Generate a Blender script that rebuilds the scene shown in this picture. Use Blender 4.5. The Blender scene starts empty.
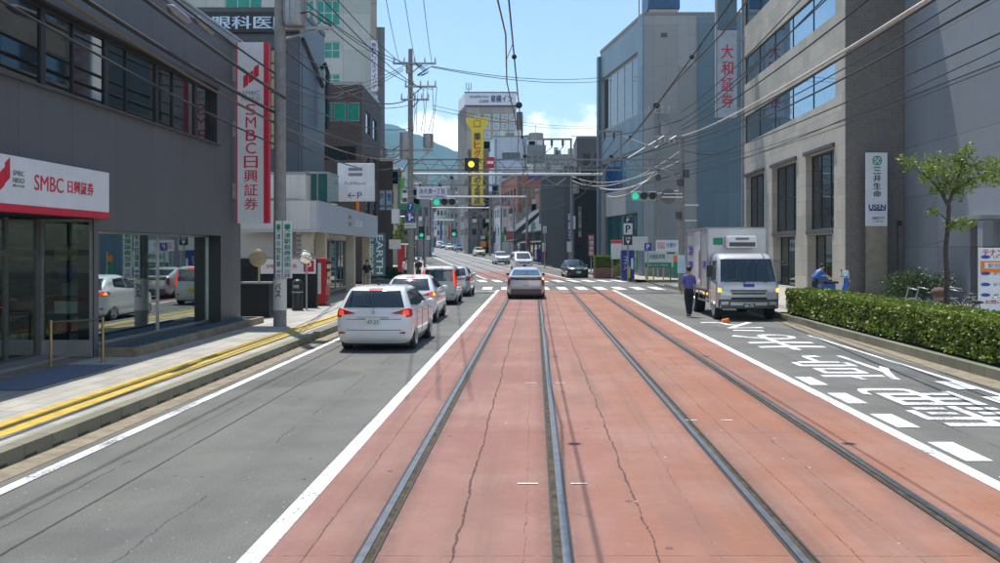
import bpy, bmesh, math, random
from mathutils import Vector, Matrix
random.seed(7)
S = bpy.context.scene
COL = S.collection
R = math.radians
# ------------------------------------------------------------------ camera, sky, sun, exposure
F, VX, VY, H = 930.0, 535.0, 250.0, 2.3      # focal length (px of a 1000 px wide frame), vanishing point, eye height
cd = bpy.data.cameras.new('camera'); cam = bpy.data.objects.new('camera', cd); COL.objects.link(cam)
cd.sensor_width = 36.0; cd.lens = 36.0*F/1000
cd.shift_x = (500-VX)/1000; cd.shift_y = (VY-281.5)/1000
cd.clip_start = 0.1; cd.clip_end = 9000
cam.location = (0, 0, H); cam.rotation_euler = (R(90), 0, 0)
S.camera = cam
S.view_settings.view_transform = 'Standard'; S.view_settings.look = 'None'
S.view_settings.gamma = 1; S.view_settings.exposure = 0.42
SUN_EL, SUN_AZ = 70.0, -23.0                   # azimuth from +Y, negative towards -X
sl = bpy.data.lights.new('sun', 'SUN'); sl.energy = 4.3; sl.angle = R(0.5); sl.color = (1, .965, .91)
so = bpy.data.objects.new('sun', sl); COL.objects.link(so)
tos = Vector((math.sin(R(SUN_AZ))*math.cos(R(SUN_EL)), math.cos(R(SUN_AZ))*math.cos(R(SUN_EL)), math.sin(R(SUN_EL))))
so.rotation_euler = tos.to_track_quat('Z', 'Y').to_euler(); so.location = (0, 0, 60)
W = bpy.data.worlds.new('World'); S.world = W; W.use_nodes = True
nt = W.node_tree; nt.nodes.clear()
def N(nt, t, **k):
    n = nt.nodes.new(t)
    for a, b in k.items():
        if a.startswith('i_'):
            n.inputs[int(a[2:]) if a[2:].isdigit() else a[2:]].default_value = b
        else: setattr(n, a, b)
    return n
def mth(nt, op, a, b=None, c=None, clamp=False):
    n = nt.nodes.new('ShaderNodeMath'); n.operation = op; n.use_clamp = clamp
    for i, v in enumerate((a, b, c)):
        if v is None: continue
        if hasattr(v, 'is_linked'): nt.links.new(v, n.inputs[i])
        else: n.inputs[i].default_value = v
    return n.outputs[0]
def mix(nt, fac, a, b):
    n = nt.nodes.new('ShaderNodeMix'); n.data_type = 'RGBA'
    for s, v in ((n.inputs[0], fac), (n.inputs[6], a), (n.inputs[7], b)):
        if hasattr(v, 'is_linked'): nt.links.new(v, s)
        else: s.default_value = (*v, 1) if isinstance(v, tuple) and len(v) == 3 else v
    return n.outputs[2]
def ramp(nt, v, lo, hi):
    n = nt.nodes.new('ShaderNodeMapRange'); n.interpolation_type = 'SMOOTHSTEP'
    nt.links.new(v, n.inputs[0]); n.inputs[1].default_value = lo; n.inputs[2].default_value = hi
    return n.outputs[0]
sky = N(nt, 'ShaderNodeTexSky', sky_type='NISHITA', sun_disc=False, sun_elevation=R(SUN_EL), sun_rotation=R(SUN_AZ),
        altitude=50, air_density=1.0, dust_density=0.6, ozone_density=2.5)
tc = N(nt, 'ShaderNodeTexCoord'); sp = N(nt, 'ShaderNodeSeparateXYZ'); nt.links.new(tc.outputs['Generated'], sp.inputs[0])
az = mth(nt, 'ARCTAN2', sp.outputs[0], sp.outputs[1]); el = mth(nt, 'ARCSINE', sp.outputs[2])
nz = N(nt, 'ShaderNodeTexNoise', i_Scale=17.0, i_Detail=7.0, i_Roughness=.6); nt.links.new(tc.outputs['Generated'], nz.inputs['Vector'])
nz2 = N(nt, 'ShaderNodeTexNoise', i_Scale=3.0, i_Detail=8.0, i_Roughness=.62); nt.links.new(tc.outputs['Generated'], nz2.inputs['Vector'])
tot = None
for (ca, ce, ra, re) in ((.035, .120, .062, .040), (.085, .105, .04, .028), (-.112, .105, .05, .05), (-.05, .08, .2, .035), (-.9, .3, .35, .12), (1.3, .25, .5, .12), (2.9, .35, .6, .16), (-2.2, .3, .5, .12), (.55, .2, .2, .07)):
    u = mth(nt, 'DIVIDE', mth(nt, 'SUBTRACT', az, ca), ra); v = mth(nt, 'DIVIDE', mth(nt, 'SUBTRACT', el, ce), re)
    d = mth(nt, 'SUBTRACT', 1.0, mth(nt, 'SQRT', mth(nt, 'ADD', mth(nt, 'MULTIPLY', u, u), mth(nt, 'MULTIPLY', v, v))))
    tot = d if tot is None else mth(nt, 'MAXIMUM', tot, d)
puff = mth(nt, 'ADD', tot, mth(nt, 'MULTIPLY', mth(nt, 'SUBTRACT', nz.outputs[0], .5), 2.6))
m1 = ramp(nt, puff, -.02, .42)
m2 = mth(nt, 'MULTIPLY', ramp(nt, nz2.outputs[0], .5, .8), .30)
cm = mth(nt, 'MAXIMUM', m1, m2, clamp=True)
cc = mix(nt, ramp(nt, nz.outputs[0], .3, .65), (7.6, 8.2, 8.9), (9.6, 9.7, 9.8))
fin = mix(nt, cm, sky.outputs[0], cc)
bg = N(nt, 'ShaderNodeBackground', i_Strength=0.145); nt.links.new(fin, bg.inputs[0])
wo = N(nt, 'ShaderNodeOutputWorld'); nt.links.new(bg.outputs[0], wo.inputs[0])

# ------------------------------------------------------------------ places
def X(px, d): return (px-VX)/F*d
def Z(py, d): return H+(VY-py)/F*d
def C(d):                                       # the street bends to the left after the crossing
    if d < 52: return 0.0
    if d < 72: return .165*(d-52)**2/40
    return 1.65+.165*(d-72)
def Zt(d):                                      # and climbs
    if d < 66: return 0.0
    if d < 78: return .016*(d-66)**2/24
    if d < 345: return .096+.016*(d-78)
    return 4.368
def RP(off, d, dz=0.0): return (off-C(d), d, Zt(d)+dz)
BEND = math.atan(.165)

# ------------------------------------------------------------------ materials
def newmat(name):
    m = bpy.data.materials.new(name); m.use_nodes = True
    return m, m.node_tree, m.node_tree.nodes['Principled BSDF']
def mat(name, col, rough=.6, metal=0, var=.12, vs=2.0, bump=0, bs=60, coat=0, streak=0, spec=.5, emit=None, es=1):
    m, nt, p = newmat(name)
    tc = N(nt, 'ShaderNodeTexCoord')
    n = N(nt, 'ShaderNodeTexNoise', i_Scale=vs, i_Detail=6.0, i_Roughness=.6); nt.links.new(tc.outputs['Object'], n.inputs['Vector'])
    f = n.outputs[0]
    c = mix(nt, ramp(nt, f, .3, .7), tuple(x*(1-var) for x in col), tuple(min(1, x*(1+var)) for x in col))
    if streak:
        mp = N(nt, 'ShaderNodeMapping'); mp.inputs['Scale'].default_value = (3, 3, .22); nt.links.new(tc.outputs['Object'], mp.inputs[0])
        n2 = N(nt, 'ShaderNodeTexNoise', i_Scale=1.6, i_Detail=5.0); nt.links.new(mp.outputs[0], n2.inputs['Vector'])
        c = mix(nt, mth(nt, 'MULTIPLY', ramp(nt, n2.outputs[0], .48, .78), streak), c, tuple(x*.45 for x in col))
    nt.links.new(c, p.inputs['Base Color'])
    p.inputs['Roughness'].default_value = rough; p.inputs['Metallic'].default_value = metal
    p.inputs['Coat Weight'].default_value = coat; p.inputs['Coat Roughness'].default_value = .04
    p.inputs['Specular IOR Level'].default_value = spec
    if bump:
        nb = N(nt, 'ShaderNodeTexNoise', i_Scale=bs, i_Detail=3.0); nt.links.new(tc.outputs['Object'], nb.inputs['Vector'])
        b = N(nt, 'ShaderNodeBump', i_Strength=bump, i_Distance=.02); nt.links.new(nb.outputs[0], b.inputs['Height']); nt.links.new(b.outputs[0], p.inputs['Normal'])
    if emit:
        p.inputs['Emission Color'].default_value = (*emit, 1); p.inputs['Emission Strength'].default_value = es
    return m
def grid_mat(name, col, bw, bh, mort=.012, mcol=None, off=0.0, rough=.6, var=.1, bump=.15, streak=.3, flat=False, tint=.12, spec=.5):
    """joints between panels, tiles or bricks; runs along x+y and z (walls) or x and y (paving)"""
    m, nt, p = newmat(name)
    mcol = mcol or tuple(x*.5 for x in col)
    tc = N(nt, 'ShaderNodeTexCoord'); s = N(nt, 'ShaderNodeSeparateXYZ'); nt.links.new(tc.outputs['Object'], s.inputs[0])
    cb = N(nt, 'ShaderNodeCombineXYZ')
    if flat: nt.links.new(s.outputs[0], cb.inputs[1]); nt.links.new(s.outputs[1], cb.inputs[0])
    else: nt.links.new(mth(nt, 'ADD', s.outputs[0], s.outputs[1]), cb.inputs[0]); nt.links.new(s.outputs[2], cb.inputs[1])
    b = N(nt, 'ShaderNodeTexBrick', offset=off, squash=1.0)
    b.inputs['Scale'].default_value = 1; b.inputs['Mortar Size'].default_value = mort; b.inputs['Mortar Smooth'].default_value = .2
    b.inputs['Brick Width'].default_value = bw; b.inputs['Row Height'].default_value = bh; b.inputs['Bias'].default_value = 0
    b.inputs['Color1'].default_value = (*(x*(1-tint) for x in col), 1); b.inputs['Color2'].default_value = (*(x*(1+tint) for x in col), 1)
    b.inputs['Mortar'].default_value = (*mcol, 1); nt.links.new(cb.outputs[0], b.inputs['Vector'])
    n = N(nt, 'ShaderNodeTexNoise', i_Scale=.9, i_Detail=8.0, i_Roughness=.65); nt.links.new(tc.outputs['Object'], n.inputs['Vector'])
    c = mix(nt, mth(nt, 'MULTIPLY', ramp(nt, n.outputs[0], .35, .75), var*2), b.outputs[0], tuple(x*.55 for x in col))
    if streak:
        mp = N(nt, 'ShaderNodeMapping'); mp.inputs['Scale'].default_value = (3, 3, .15); nt.links.new(tc.outputs['Object'], mp.inputs[0])
        n2 = N(nt, 'ShaderNodeTexNoise', i_Scale=1.3, i_Detail=5.0); nt.links.new(mp.outputs[0], n2.inputs['Vector'])
        c = mix(nt, mth(nt, 'MULTIPLY', ramp(nt, n2.outputs[0], .5, .8), streak), c, tuple(x*.5 for x in col))
    nt.links.new(c, p.inputs['Base Color']); p.inputs['Roughness'].default_value = rough; p.inputs['Specular IOR Level'].default_value = spec
    bp = N(nt, 'ShaderNodeBump', i_Strength=bump, i_Distance=.01, invert=True); nt.links.new(b.outputs['Fac'], bp.inputs['Height']); nt.links.new(bp.outputs[0], p.inputs['Normal'])
    return m
def pane_mat(name, tint=(.75, .85, .82), refl=.35):
    m, nt, p = newmat(name); nt.nodes.remove(p)
    g = N(nt, 'ShaderNodeBsdfGlossy', i_Roughness=.012); g.inputs[0].default_value = (.9, .95, .95, 1)
    t = N(nt, 'ShaderNodeBsdfTransparent'); t.inputs[0].default_value = (*tint, 1)
    fr = N(nt, 'ShaderNodeLayerWeight', i_Blend=.35)
    f = mth(nt, 'ADD', mth(nt, 'MULTIPLY', fr.outputs['Facing'], .5), refl, clamp=True)
    mx = N(nt, 'ShaderNodeMixShader'); nt.links.new(f, mx.inputs[0]); nt.links.new(t.outputs[0], mx.inputs[1]); nt.links.new(g.outputs[0], mx.inputs[2])
    nt.links.new(mx.outputs[0], nt.nodes['Material Output'].inputs[0])
    return m
def asphalt_mat():
    m, nt, p = newmat('asphalt')
    tc = N(nt, 'ShaderNodeTexCoord'); O = tc.outputs['Object']
    def noise(sc, det=5.0, ro=.65, mapping=None):
        n = N(nt, 'ShaderNodeTexNoise', i_Scale=sc, i_Detail=det, i_Roughness=ro)
        if mapping:
            mp = N(nt, 'ShaderNodeMapping'); mp.inputs['Scale'].default_value = mapping; nt.links.new(O, mp.inputs[0]); nt.links.new(mp.outputs[0], n.inputs['Vector'])
        else: nt.links.new(O, n.inputs['Vector'])
        return n.outputs[0]
    a = noise(75.0, 4.0, .85); a2 = noise(17.0, 5.0, .75); b = noise(.8, 8.0); c3 = noise(1.0, 5.0, .6, (1.5, .05, 1)); pt = noise(.16, 3.0, .5)
    s = N(nt, 'ShaderNodeSeparateXYZ'); nt.links.new(O, s.inputs[0]); x, y = s.outputs[0], s.outputs[1]
    c = mix(nt, ramp(nt, a, .33, .68), (.064, .064, .056), (.255, .252, .222))
    c = mix(nt, mth(nt, 'MULTIPLY', ramp(nt, a2, .45, .75), .55), c, (.20, .20, .18))
    c = mix(nt, mth(nt, 'MULTIPLY', ramp(nt, b, .36, .70), .5), c, (.085, .087, .083))
    c = mix(nt, mth(nt, 'MULTIPLY', ramp(nt, c3, .42, .70), .5), c, (.175, .175, .165))
    # wheel tracks polished darker, oil drips between them
    for xc in (-2.95, -4.35, 5.2, 6.8):
        t = mth(nt, 'SUBTRACT', 1.0, mth(nt, 'DIVIDE', mth(nt, 'ABSOLUTE', mth(nt, 'SUBTRACT', x, xc)), .38), clamp=True)
        c = mix(nt, mth(nt, 'MULTIPLY', mth(nt, 'MULTIPLY', t, ramp(nt, c3, .3, .6)), .28), c, (.075, .076, .075))
    v = N(nt, 'ShaderNodeTexVoronoi', i_Scale=7.0); nt.links.new(O, v.inputs['Vector'])
    c = mix(nt, mth(nt, 'MULTIPLY', mth(nt, 'LESS_THAN', v.outputs['Distance'], .07), .8), c, (.42, .41, .37))
    v2 = N(nt, 'ShaderNodeTexVoronoi', i_Scale=2.2); nt.links.new(O, v2.inputs['Vector'])
    c = mix(nt, mth(nt, 'MULTIPLY', mth(nt, 'LESS_THAN', v2.outputs['Distance'], .06), .75), c, (.035, .035, .034))
    # relaid patches and thin dark lines along the lanes
    pm = mth(nt, 'MULTIPLY', ramp(nt, pt, .53, .545), .35); c = mix(nt, pm, c, (.072, .074, .074))
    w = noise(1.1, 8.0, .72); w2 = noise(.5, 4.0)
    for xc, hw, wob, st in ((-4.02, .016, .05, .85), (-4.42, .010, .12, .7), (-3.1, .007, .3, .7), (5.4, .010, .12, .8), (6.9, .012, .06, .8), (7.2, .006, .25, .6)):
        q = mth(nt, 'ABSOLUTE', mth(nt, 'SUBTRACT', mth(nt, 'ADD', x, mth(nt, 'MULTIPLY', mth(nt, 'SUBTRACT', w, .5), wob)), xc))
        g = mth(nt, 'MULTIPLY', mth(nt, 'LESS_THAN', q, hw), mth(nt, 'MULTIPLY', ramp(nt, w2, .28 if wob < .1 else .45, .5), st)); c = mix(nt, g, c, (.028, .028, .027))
    nt.links.new(c, p.inputs['Base Color']); p.inputs['Roughness'].default_value = .85; p.inputs['Specular IOR Level'].default_value = .3
    bp = N(nt, 'ShaderNodeBump', i_Strength=.6, i_Distance=.012); nt.links.new(a, bp.inputs['Height']); nt.links.new(bp.outputs[0], p.inputs['Normal'])
    return m
def redbed_mat():
    m, nt, p = newmat('red_paving')
    tc = N(nt, 'ShaderNodeTexCoord'); O = tc.outputs['Object']
    def noise(sc, det=6.0, ro=.65, mapping=None):
        n = N(nt, 'ShaderNodeTexNoise', i_Scale=sc, i_Detail=det, i_Roughness=ro)
        if mapping:
            mp = N(nt, 'ShaderNodeMapping'); mp.inputs['Scale'].default_value = mapping; nt.links.new(O, mp.inputs[0]); nt.links.new(mp.outputs[0], n.inputs['Vector'])
        else: nt.links.new(O, n.inputs['Vector'])
        return n.outputs[0]
    s = N(nt, 'ShaderNodeSeparateXYZ'); nt.links.new(O, s.inputs[0]); x, y = s.outputs[0], s.outputs[1]
    a = noise(60.0, 5.0, .85); a2 = noise(9.0, 7.0, .75); b = noise(.5, 8.0); d = noise(1.0, 7.0, .65, (2.4, .09, 1)); e = noise(1.0, 5.0, .6, (1.1, .4, 1))
    c = mix(nt, ramp(nt, x, -1.2, 2.6), (.270, .130, .110), (.315, .128, .066))
    c = mix(nt, mth(nt, 'MULTIPLY', ramp(nt, a, .34, .72), .42), c, (.20, .085, .062))
    c = mix(nt, mth(nt, 'MULTIPLY', ramp(nt, a2, .5, .78), .35), c, (.44, .27, .21))
    c = mix(nt, mth(nt, 'MULTIPLY', ramp(nt, b, .38, .66), .62), c, (.345, .205, .165))
    c = mix(nt, mth(nt, 'MULTIPLY', ramp(nt, d, .45, .70), .62), c, (.175, .11, .09))
    c = mix(nt, mth(nt, 'MULTIPLY', ramp(nt, e, .52, .66), .5), c, (.215, .115, .09))
    # slabs laid in separate pours
    row = mth(nt, 'FLOOR', mth(nt, 'DIVIDE', y, 4.7)); colm = mth(nt, 'FLOOR', mth(nt, 'DIVIDE', mth(nt, 'ADD', x, 1.29), 1.5))
    wn = N(nt, 'ShaderNodeTexWhiteNoise', noise_dimensions='2D'); cb = N(nt, 'ShaderNodeCombineXYZ'); nt.links.new(row, cb.inputs[0]); nt.links.new(colm, cb.inputs[1]); nt.links.new(cb.outputs[0], wn.inputs['Vector'])
    c = mix(nt, mth(nt, 'MULTIPLY', wn.outputs[0], .22), c, (.25, .135, .105))
    # grime worked out of the rail grooves
    for xc in (-1.25, .2, 2.03, 3.47):
        t = mth(nt, 'SUBTRACT', 1.0, mth(nt, 'DIVIDE', mth(nt, 'ABSOLUTE', mth(nt, 'SUBTRACT', x, xc)), .22), clamp=True)
        c = mix(nt, mth(nt, 'MULTIPLY', mth(nt, 'MULTIPLY', t, ramp(nt, a2, .3, .6)), .75), c, (.09, .06, .045))
    # joints and cracks, each wandering by itself
    w2 = noise(.30, 4.0)
    for i, (xc, hw, wob, th) in enumerate(((-1.72, .006, .10, .34), (-.62, .010, .16, .30), (-.08, .006, .18, .42), (.62, .005, .10, .5), (.92, .012, .20, .36), (1.38, .006, .12, .44), (2.42, .006, .10, .36), (2.85, .009, .14, .40), (3.12, .004, .2, .5), (4.0, .006, .14, .42))):
        n = N(nt, 'ShaderNodeTexNoise', i_Scale=1.5, i_Detail=9.0, i_Roughness=.72); mp = N(nt, 'ShaderNodeMapping'); mp.inputs['Location'].default_value = (i*7.3, i*3.1, i); mp.inputs['Scale'].default_value = (1, .55, 1); nt.links.new(O, mp.inputs[0]); nt.links.new(mp.outputs[0], n.inputs['Vector'])
        q = mth(nt, 'ABSOLUTE', mth(nt, 'SUBTRACT', mth(nt, 'ADD', x, mth(nt, 'MULTIPLY', mth(nt, 'SUBTRACT', n.outputs[0], .5), wob)), xc))
        wd = mth(nt, 'MULTIPLY', ramp(nt, mth(nt, 'ADD', mth(nt, 'MULTIPLY', n.outputs[0], .35), mth(nt, 'MULTIPLY', a2, .65)), th, th+.25), hw*1.15)
        c = mix(nt, mth(nt, 'MULTIPLY', mth(nt, 'LESS_THAN', q, wd), .85), c, (.06, .032, .022))
    q2 = mth(nt, 'ABSOLUTE', mth(nt, 'SUBTRACT', mth(nt, 'FRACT', mth(nt, 'DIVIDE', mth(nt, 'ADD', y, mth(nt, 'MULTIPLY', b, .15)), 4.7)), .5))
    c = mix(nt, mth(nt, 'MULTIPLY', mth(nt, 'MULTIPLY', mth(nt, 'LESS_THAN', q2, .0014), ramp(nt, a2, .4, .5)), .7), c, (.07, .035, .022))
    v = N(nt, 'ShaderNodeTexVoronoi', i_Scale=2.3); nt.links.new(O, v.inputs['Vector'])
    c = mix(nt, mth(nt, 'MULTIPLY', mth(nt, 'LESS_THAN', v.outputs['Distance'], .035), .8), c, (.60, .53, .46))
    v2 = N(nt, 'ShaderNodeTexVoronoi', i_Scale=1.3); nt.links.new(O, v2.inputs['Vector'])
    c = mix(nt, mth(nt, 'MULTIPLY', mth(nt, 'LESS_THAN', mth(nt, 'ADD', v2.outputs['Distance'], mth(nt, 'MULTIPLY', a2, .05)), .07), .7), c, (.09, .055, .045))
    nt.links.new(c, p.inputs['Base Color']); p.inputs['Roughness'].default_value = .8; p.inputs['Specular IOR Level'].default_value = .35
    bp = N(nt, 'ShaderNodeBump', i_Strength=.45, i_Distance=.012); nt.links.new(a, bp.inputs['Height']); nt.links.new(bp.outputs[0], p.inputs['Normal'])
    return m
def paint_mat(name, col, under, wear=.52):
    m, nt, p = newmat(name)
    tc = N(nt, 'ShaderNodeTexCoord'); O = tc.outputs['Object']
    a = N(nt, 'ShaderNodeTexNoise', i_Scale=26.0, i_Detail=6.0, i_Roughness=.8); nt.links.new(O, a.inputs['Vector'])
    b = N(nt, 'ShaderNodeTexNoise', i_Scale=1.3, i_Detail=4.0); nt.links.new(O, b.inputs['Vector'])
    f = mth(nt, 'ADD', a.outputs[0], mth(nt, 'MULTIPLY', mth(nt, 'SUBTRACT', b.outputs[0], .5), .5))
    c = mix(nt, ramp(nt, f, wear+.08, wear+.16), col, under)
    c = mix(nt, mth(nt, 'MULTIPLY', ramp(nt, b.outputs[0], .4, .7), .25), c, tuple(x*.7 for x in col))
    nt.links.new(c, p.inputs['Base Color']); p.inputs['Roughness'].default_value = .7
    return m
def leaf_mat(name, c1, c2, sss=.3):
    m, nt, p = newmat(name)
    oi = N(nt, 'ShaderNodeNewGeometry')
    c = mix(nt, oi.outputs['Random Per Island'], c1, c2)
    nt.links.new(c, p.inputs['Base Color']); p.inputs['Roughness'].default_value = .5
    tr = N(nt, 'ShaderNodeBsdfTranslucent'); nt.links.new(mix(nt, .5, c, (.16, .26, .02)), tr.inputs[0])
    mx = N(nt, 'ShaderNodeMixShader', i_0=sss); nt.links.new(p.outputs[0], mx.inputs[1]); nt.links.new(tr.outputs[0], mx.inputs[2])
    nt.links.new(mx.outputs[0], nt.nodes['Material Output'].inputs[0])
    return m
M = {}
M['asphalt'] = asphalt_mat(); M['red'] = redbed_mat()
M['white_line'] = paint_mat('white_line', (.80, .80, .78), (.14, .14, .13), .455)
M['road_text'] = paint_mat('road_text', (.78, .78, .77), (.13, .13, .125), .435)
M['track_stone'] = grid_mat('track_stone', (.25, .24, .23), 1.2, .6, .03, off=.5, flat=True, rough=.85, streak=0)
M['slab'] = grid_mat('slab', (.385, .365, .315), .62, .31, .010, (.19, .175, .15), off=.5, flat=True, rough=.85, streak=0, var=.2, tint=.14)
M['slab_sand'] = grid_mat('slab_sand', (.40, .37, .31), .4, .4, .010, (.2, .18, .15), off=.5, flat=True, rough=.85, streak=0, var=.2)
M['yellow_tactile'] = mat('yellow_tactile', (.52, .36, .05), .75, var=.2, vs=5, bump=.4, bs=45)
M['kerb'] = grid_mat('kerb', (.225, .215, .15), .6, 5, .008, (.07, .07, .06), flat=True, rough=.9, streak=0, var=.3)
M['gutter'] = mat('gutter', (.24, .20, .135), .9, var=.25, vs=4, bump=.3)
M['soil'] = mat('soil', (.17, .15, .12), .95, var=.3, vs=.4)
M['rail_steel'] = mat('rail_steel', (.20, .21, .225), .46, 1, var=.15, vs=6)
M['rail_dark'] = mat('rail_dark', (.045, .042, .04), .6, .3)
M['rust'] = mat('rust', (.062, .048, .026), .95, var=.5, vs=9, bump=.6, bs=30)
M['concrete'] = mat('concrete', (.25, .245, .23), .9, var=.12, vs=5, bump=.2, streak=.25)
M['truss'] = mat('truss', (.20, .205, .21), .55, .4, var=.15, vs=3)
M['galv'] = mat('galv', (.33, .34, .35), .45, .5, var=.1, vs=8)
M['steel_dark'] = mat('steel_dark', (.09, .09, .095), .5, .3)
M['white'] = mat('white', (.78, .79, .79), .5, var=.04)
M['offwhite'] = mat('offwhite', (.62, .62, .58), .6, var=.06, streak=.15)
M['black'] = mat('black', (.015, .015, .016), .45)
M['rubber'] = mat('rubber', (.018, .018, .018), .85)
M['wire'] = mat('wire', (.02, .02, .021), .6)
M['wire_pale'] = mat('wire_pale', (.50, .47, .40), .6)
M['copper'] = mat('copper', (.10, .075, .05), .5, .5)
M['porcelain'] = mat('porcelain', (.62, .60, .55), .2)
M['glass_dark'] = mat('glass_dark', (.012, .016, .018), .03, spec=1.0)
M['glass_teal'] = mat('glass_teal', (.015, .11, .11), .06, spec=.9)
M['glass_green'] = mat('glass_green', (.02, .28, .19), .12, spec=.7)
M['glass_blue'] = mat('glass_blue', (.01, .09, .28), .08, spec=.9)
M['glass_clear'] = pane_mat('glass_clear', (.60, .72, .68), .22)
M['glass_tint'] = pane_mat('glass_tint', (.25, .30, .30), .09)
M['red_sign'] = mat('red_sign', (.62, .012, .045), .4, var=.05)
M['red_plain'] = mat('red_plain', (.46, .02, .02), .45)
M['blue_sign'] = mat('blue_sign', (.012, .045, .34), .4, var=.05)
M['navy'] = mat('navy', (.02, .03, .20), .5)
M['green_sign'] = mat('green_sign', (.01, .24, .10), .4, var=.05)
M['yellow_sign'] = mat('yellow_sign', (.75, .53, .01), .5, var=.05)
M['orange'] = mat('orange', (.75, .20, .02), .5)
M['grey_text'] = mat('grey_text', (.20, .21, .22), .6)
M['sign_white'] = mat('sign_white', (.70, .72, .75), .45, var=.04, streak=.06)
M['frame_dark'] = mat('frame_dark', (.022, .022, .023), .45)
M['frame_alu'] = mat('frame_alu', (.42, .43, .43), .35, .7)
M['brass'] = mat('brass', (.42, .30, .14), .35, .8)
M['skin'] = mat('skin', (.45, .27, .19), .55)
M['hair'] = mat('hair', (.012, .010, .009), .5)
M['lamp_red'] = mat('lamp_red', (.42, .012, .012), .15, coat=.6)
M['lamp_red_on'] = mat('lamp_red_on', (.7, .03, .01), .2, emit=(1, .05, .01), es=.9)
M['lamp_amber_on'] = mat('lamp_amber_on', (.8, .3, .02), .2, emit=(1, .36, .04), es=2.2)
M['lamp_green_on'] = mat('lamp_green_on', (.02, .5, .35), .2, emit=(.02, .62, .36), es=.6)
M['lamp_yellow_on'] = mat('lamp_yellow_on', (.8, .5, .02), .2, emit=(1, .55, .03), es=1.7)
M['lamp_clear'] = mat('lamp_clear', (.55, .57, .6), .08, .3, coat=1)
M['rim'] = mat('rim', (.45, .46, .48), .3, .8)
M['plate_w'] = mat('plate_w', (.70, .70, .68), .5); M['plate_g'] = mat('plate_g', (.01, .11, .05), .5); M['plate_y'] = mat('plate_y', (.7, .5, .03), .5)
M['plate_txt'] = mat('plate_txt', (.01, .12, .05), .5)
M['car_glass'] = mat('car_glass', (.012, .020, .021), .03, spec=.9, coat=.3)
for k, c in dict(white=(.74, .745, .75), silver=(.46, .47, .48), black=(.012, .013, .016), grey=(.19, .20, .21), palegreen=(.42, .46, .43), blue=(.05, .12, .26), steelblue=(.16, .24, .32), cream=(.62, .60, .40), red=(.35, .02, .02)).items():
    M['paint_'+k] = mat('paint_'+k, c, .32, .35 if k in ('silver', 'grey', 'steelblue') else 0, var=.02, coat=.9)

M['sign_bluegrey'] = mat('sign_bluegrey', (.40, .47, .53), .5, var=.04, streak=.15)
M['tan_soffit'] = mat('tan_soffit', (.50, .42, .28), .7); M['tan_col'] = mat('tan_col', (.52, .48, .38), .7, streak=.15)
M['glass_amber'] = mat('glass_amber', (.32, .27, .12), .15); M['glass_sky'] = mat('glass_sky', (.22, .36, .46), .03, .9, var=.03)
M['glass_pale'] = mat('glass_pale', (.30, .42, .50), .15); M['tan_back'] = mat('tan_back', (.33, .28, .17), .6); M['glass_view'] = pane_mat('glass_view', (.72, .82, .78), .04); M['frame_grey'] = mat('frame_grey', (.16, .165, .16), .4, .6)
M['brushed'] = mat('brushed', (.40, .36, .28), .38, .7, streak=.2)
M['letter_panel'] = mat('letter_panel', (.42, .48, .55), .5, streak=.1); M['navy_tank'] = mat('navy_tank', (.03, .09, .20), .5, streak=.15)
M['pipe_white'] = mat('pipe_white', (.55, .56, .55), .4); M['wire_brown'] = mat('wire_brown', (.14, .11, .07), .7); M['pink'] = mat('pink', (.62, .38, .42), .6)
M['red_dark'] = mat('red_dark', (.20, .02, .03), .5); M['green_bright'] = mat('green_bright', (.10, .45, .05), .5)
M['box_silver'] = mat('box_silver', (.50, .51, .53), .35, .55, var=.06, vs=1.2)
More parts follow.
